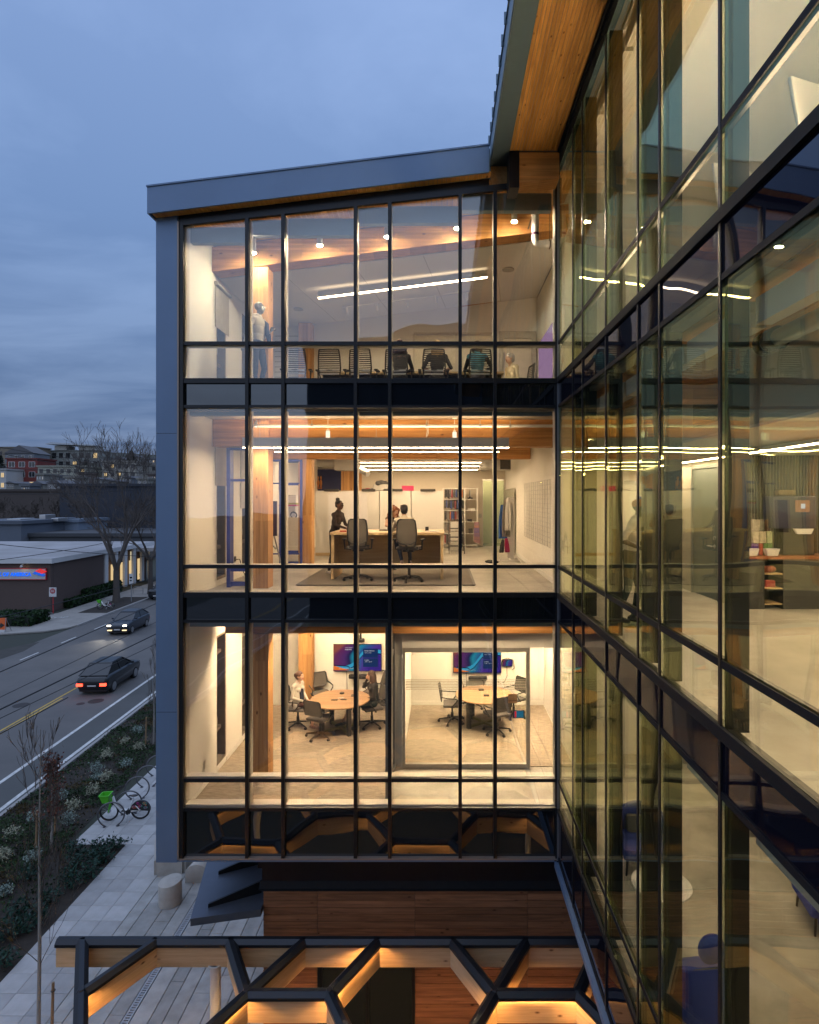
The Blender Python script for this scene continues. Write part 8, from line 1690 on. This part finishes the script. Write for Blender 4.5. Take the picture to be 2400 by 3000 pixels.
person('person', 'woman with long dark hair in black, hand raised to her head, at the round table', 'person', (P5.x, P5.y, 6.165), a5,
       sit(.49, .0, arm='lap', elr=(-.26, -.16, .92), wrr=(-.09, -.10, 1.16), hdr=(.2, .1, .9), pnr=(.8, .3, 0), wrl=(.05, -.30, .68), knl=(.06, -.44, .60), knr=(-.05, -.45, .62), anl=(.10, -.46, .08), anr=(-.08, -.72, .16), bust=1, turn=-.25), dict(top=CL['black'], bot=CL['dkgreen'], ankle=SKIN['light'], shoe=SHOE['black']), SKIN['light'], (HAIR['chest'], longh))
# ---- mannequins
Y = 12.1
t, bd, h = person('mannequin', 'silver mannequin in a pale hooded top and running tights by the top floor window', 'mannequin', (wx(757, Y), Y, 13.93), R(70),
       dict(pel=(0, .02, 1.02), chest=(0, 0, 1.44), neck=(0, -.01, 1.60), head=(0, -.03, 1.75), shl=(.18, .0, 1.50), shr=(-.18, .0, 1.50), ell=(.24, .06, 1.22), elr=(-.28, .02, 1.22), wrl=(.16, -.18, 1.32), wrr=(-.24, .16, 1.00), hdl=(-.3, -.6, .4), hpl=(.09, .02, 1.0), hpr=(-.09, .02, 1.0), knl=(.09, -.08, .56), knr=(-.09, .0, .55), anl=(.09, .06, .10), anr=(-.09, .02, .10), turn=.45, w=1.02), dict(top=CL['cream'], bot=CL['blueblack'], shoe=SHOE['white']), SKIN['manne'], None, faceless=True)
m = MB(); m.tube([(.11, -.13, 1.22), (.13, -.10, 1.45), (.11, .06, 1.58), (.08, .13, 1.40)], [.045, .05, .05, .045], 8); m.tube([(.13, -.14, 1.25), (.15, -.16, 1.05)], [.05, .04], 8); m.build('vest_strap', CL['blueblack'], t, False, smooth=True)
m = MB(); m.ring((0, .06, 1.585), (0, .3, 1), .085, .035, 16, 8); m.build('hood', CL['cream'], t, False, smooth=True)
text('lettering', 'BROOKS', .085, SHOE['white'], t, (.185, -.03, .62), (0, R(-90), R(90)), .002)
Y = 8.8
t, bd, h = person('mannequin', 'brown running mannequin in an orange cap, white shirt and dark tights behind the side glass', 'mannequin', (2.78, Y, 10.07), R(60),
       dict(pel=(0, .04, .99), chest=(0, -.02, 1.40), neck=(0, -.05, 1.55), head=(0, -.08, 1.68), shl=(.18, -.03, 1.46), shr=(-.18, -.03, 1.46), ell=(.24, .10, 1.20), elr=(-.26, .10, 1.22), wrl=(.18, -.16, 1.14), wrr=(-.18, -.12, 1.12), hpl=(.09, .04, .97), hpr=(-.09, .04, .97), knl=(.09, -.06, .54), knr=(-.09, .06, .52), anl=(.09, .02, .10), anr=(-.09, .22, .12), w=1.02, nod=.12), dict(top=CL['white'], arm=CL['white'], fore=SKIN['manne_dark'], bot=CL['dkgreen'], shoe=SHOE['black']), SKIN['manne_dark'], None, faceless=True)
m = MB(); m.ell(h(0, .015, .055), (.083, .10, .075), None, 16, 10); m.prism([tuple(h(x, y, .06)) for x, y in ((-.065, -.06), (-.05, -.14), (0, -.165), (.05, -.14), (.065, -.06))], (0, 0, .012)); m.build('cap', CL['orange'], t, False, smooth=True)
m = MB(); m.lathe((0, .05, -.015), [(.26, 0), (.26, .012)], 28); m.build('base', bpy.data.materials['green_glass'], t, False)
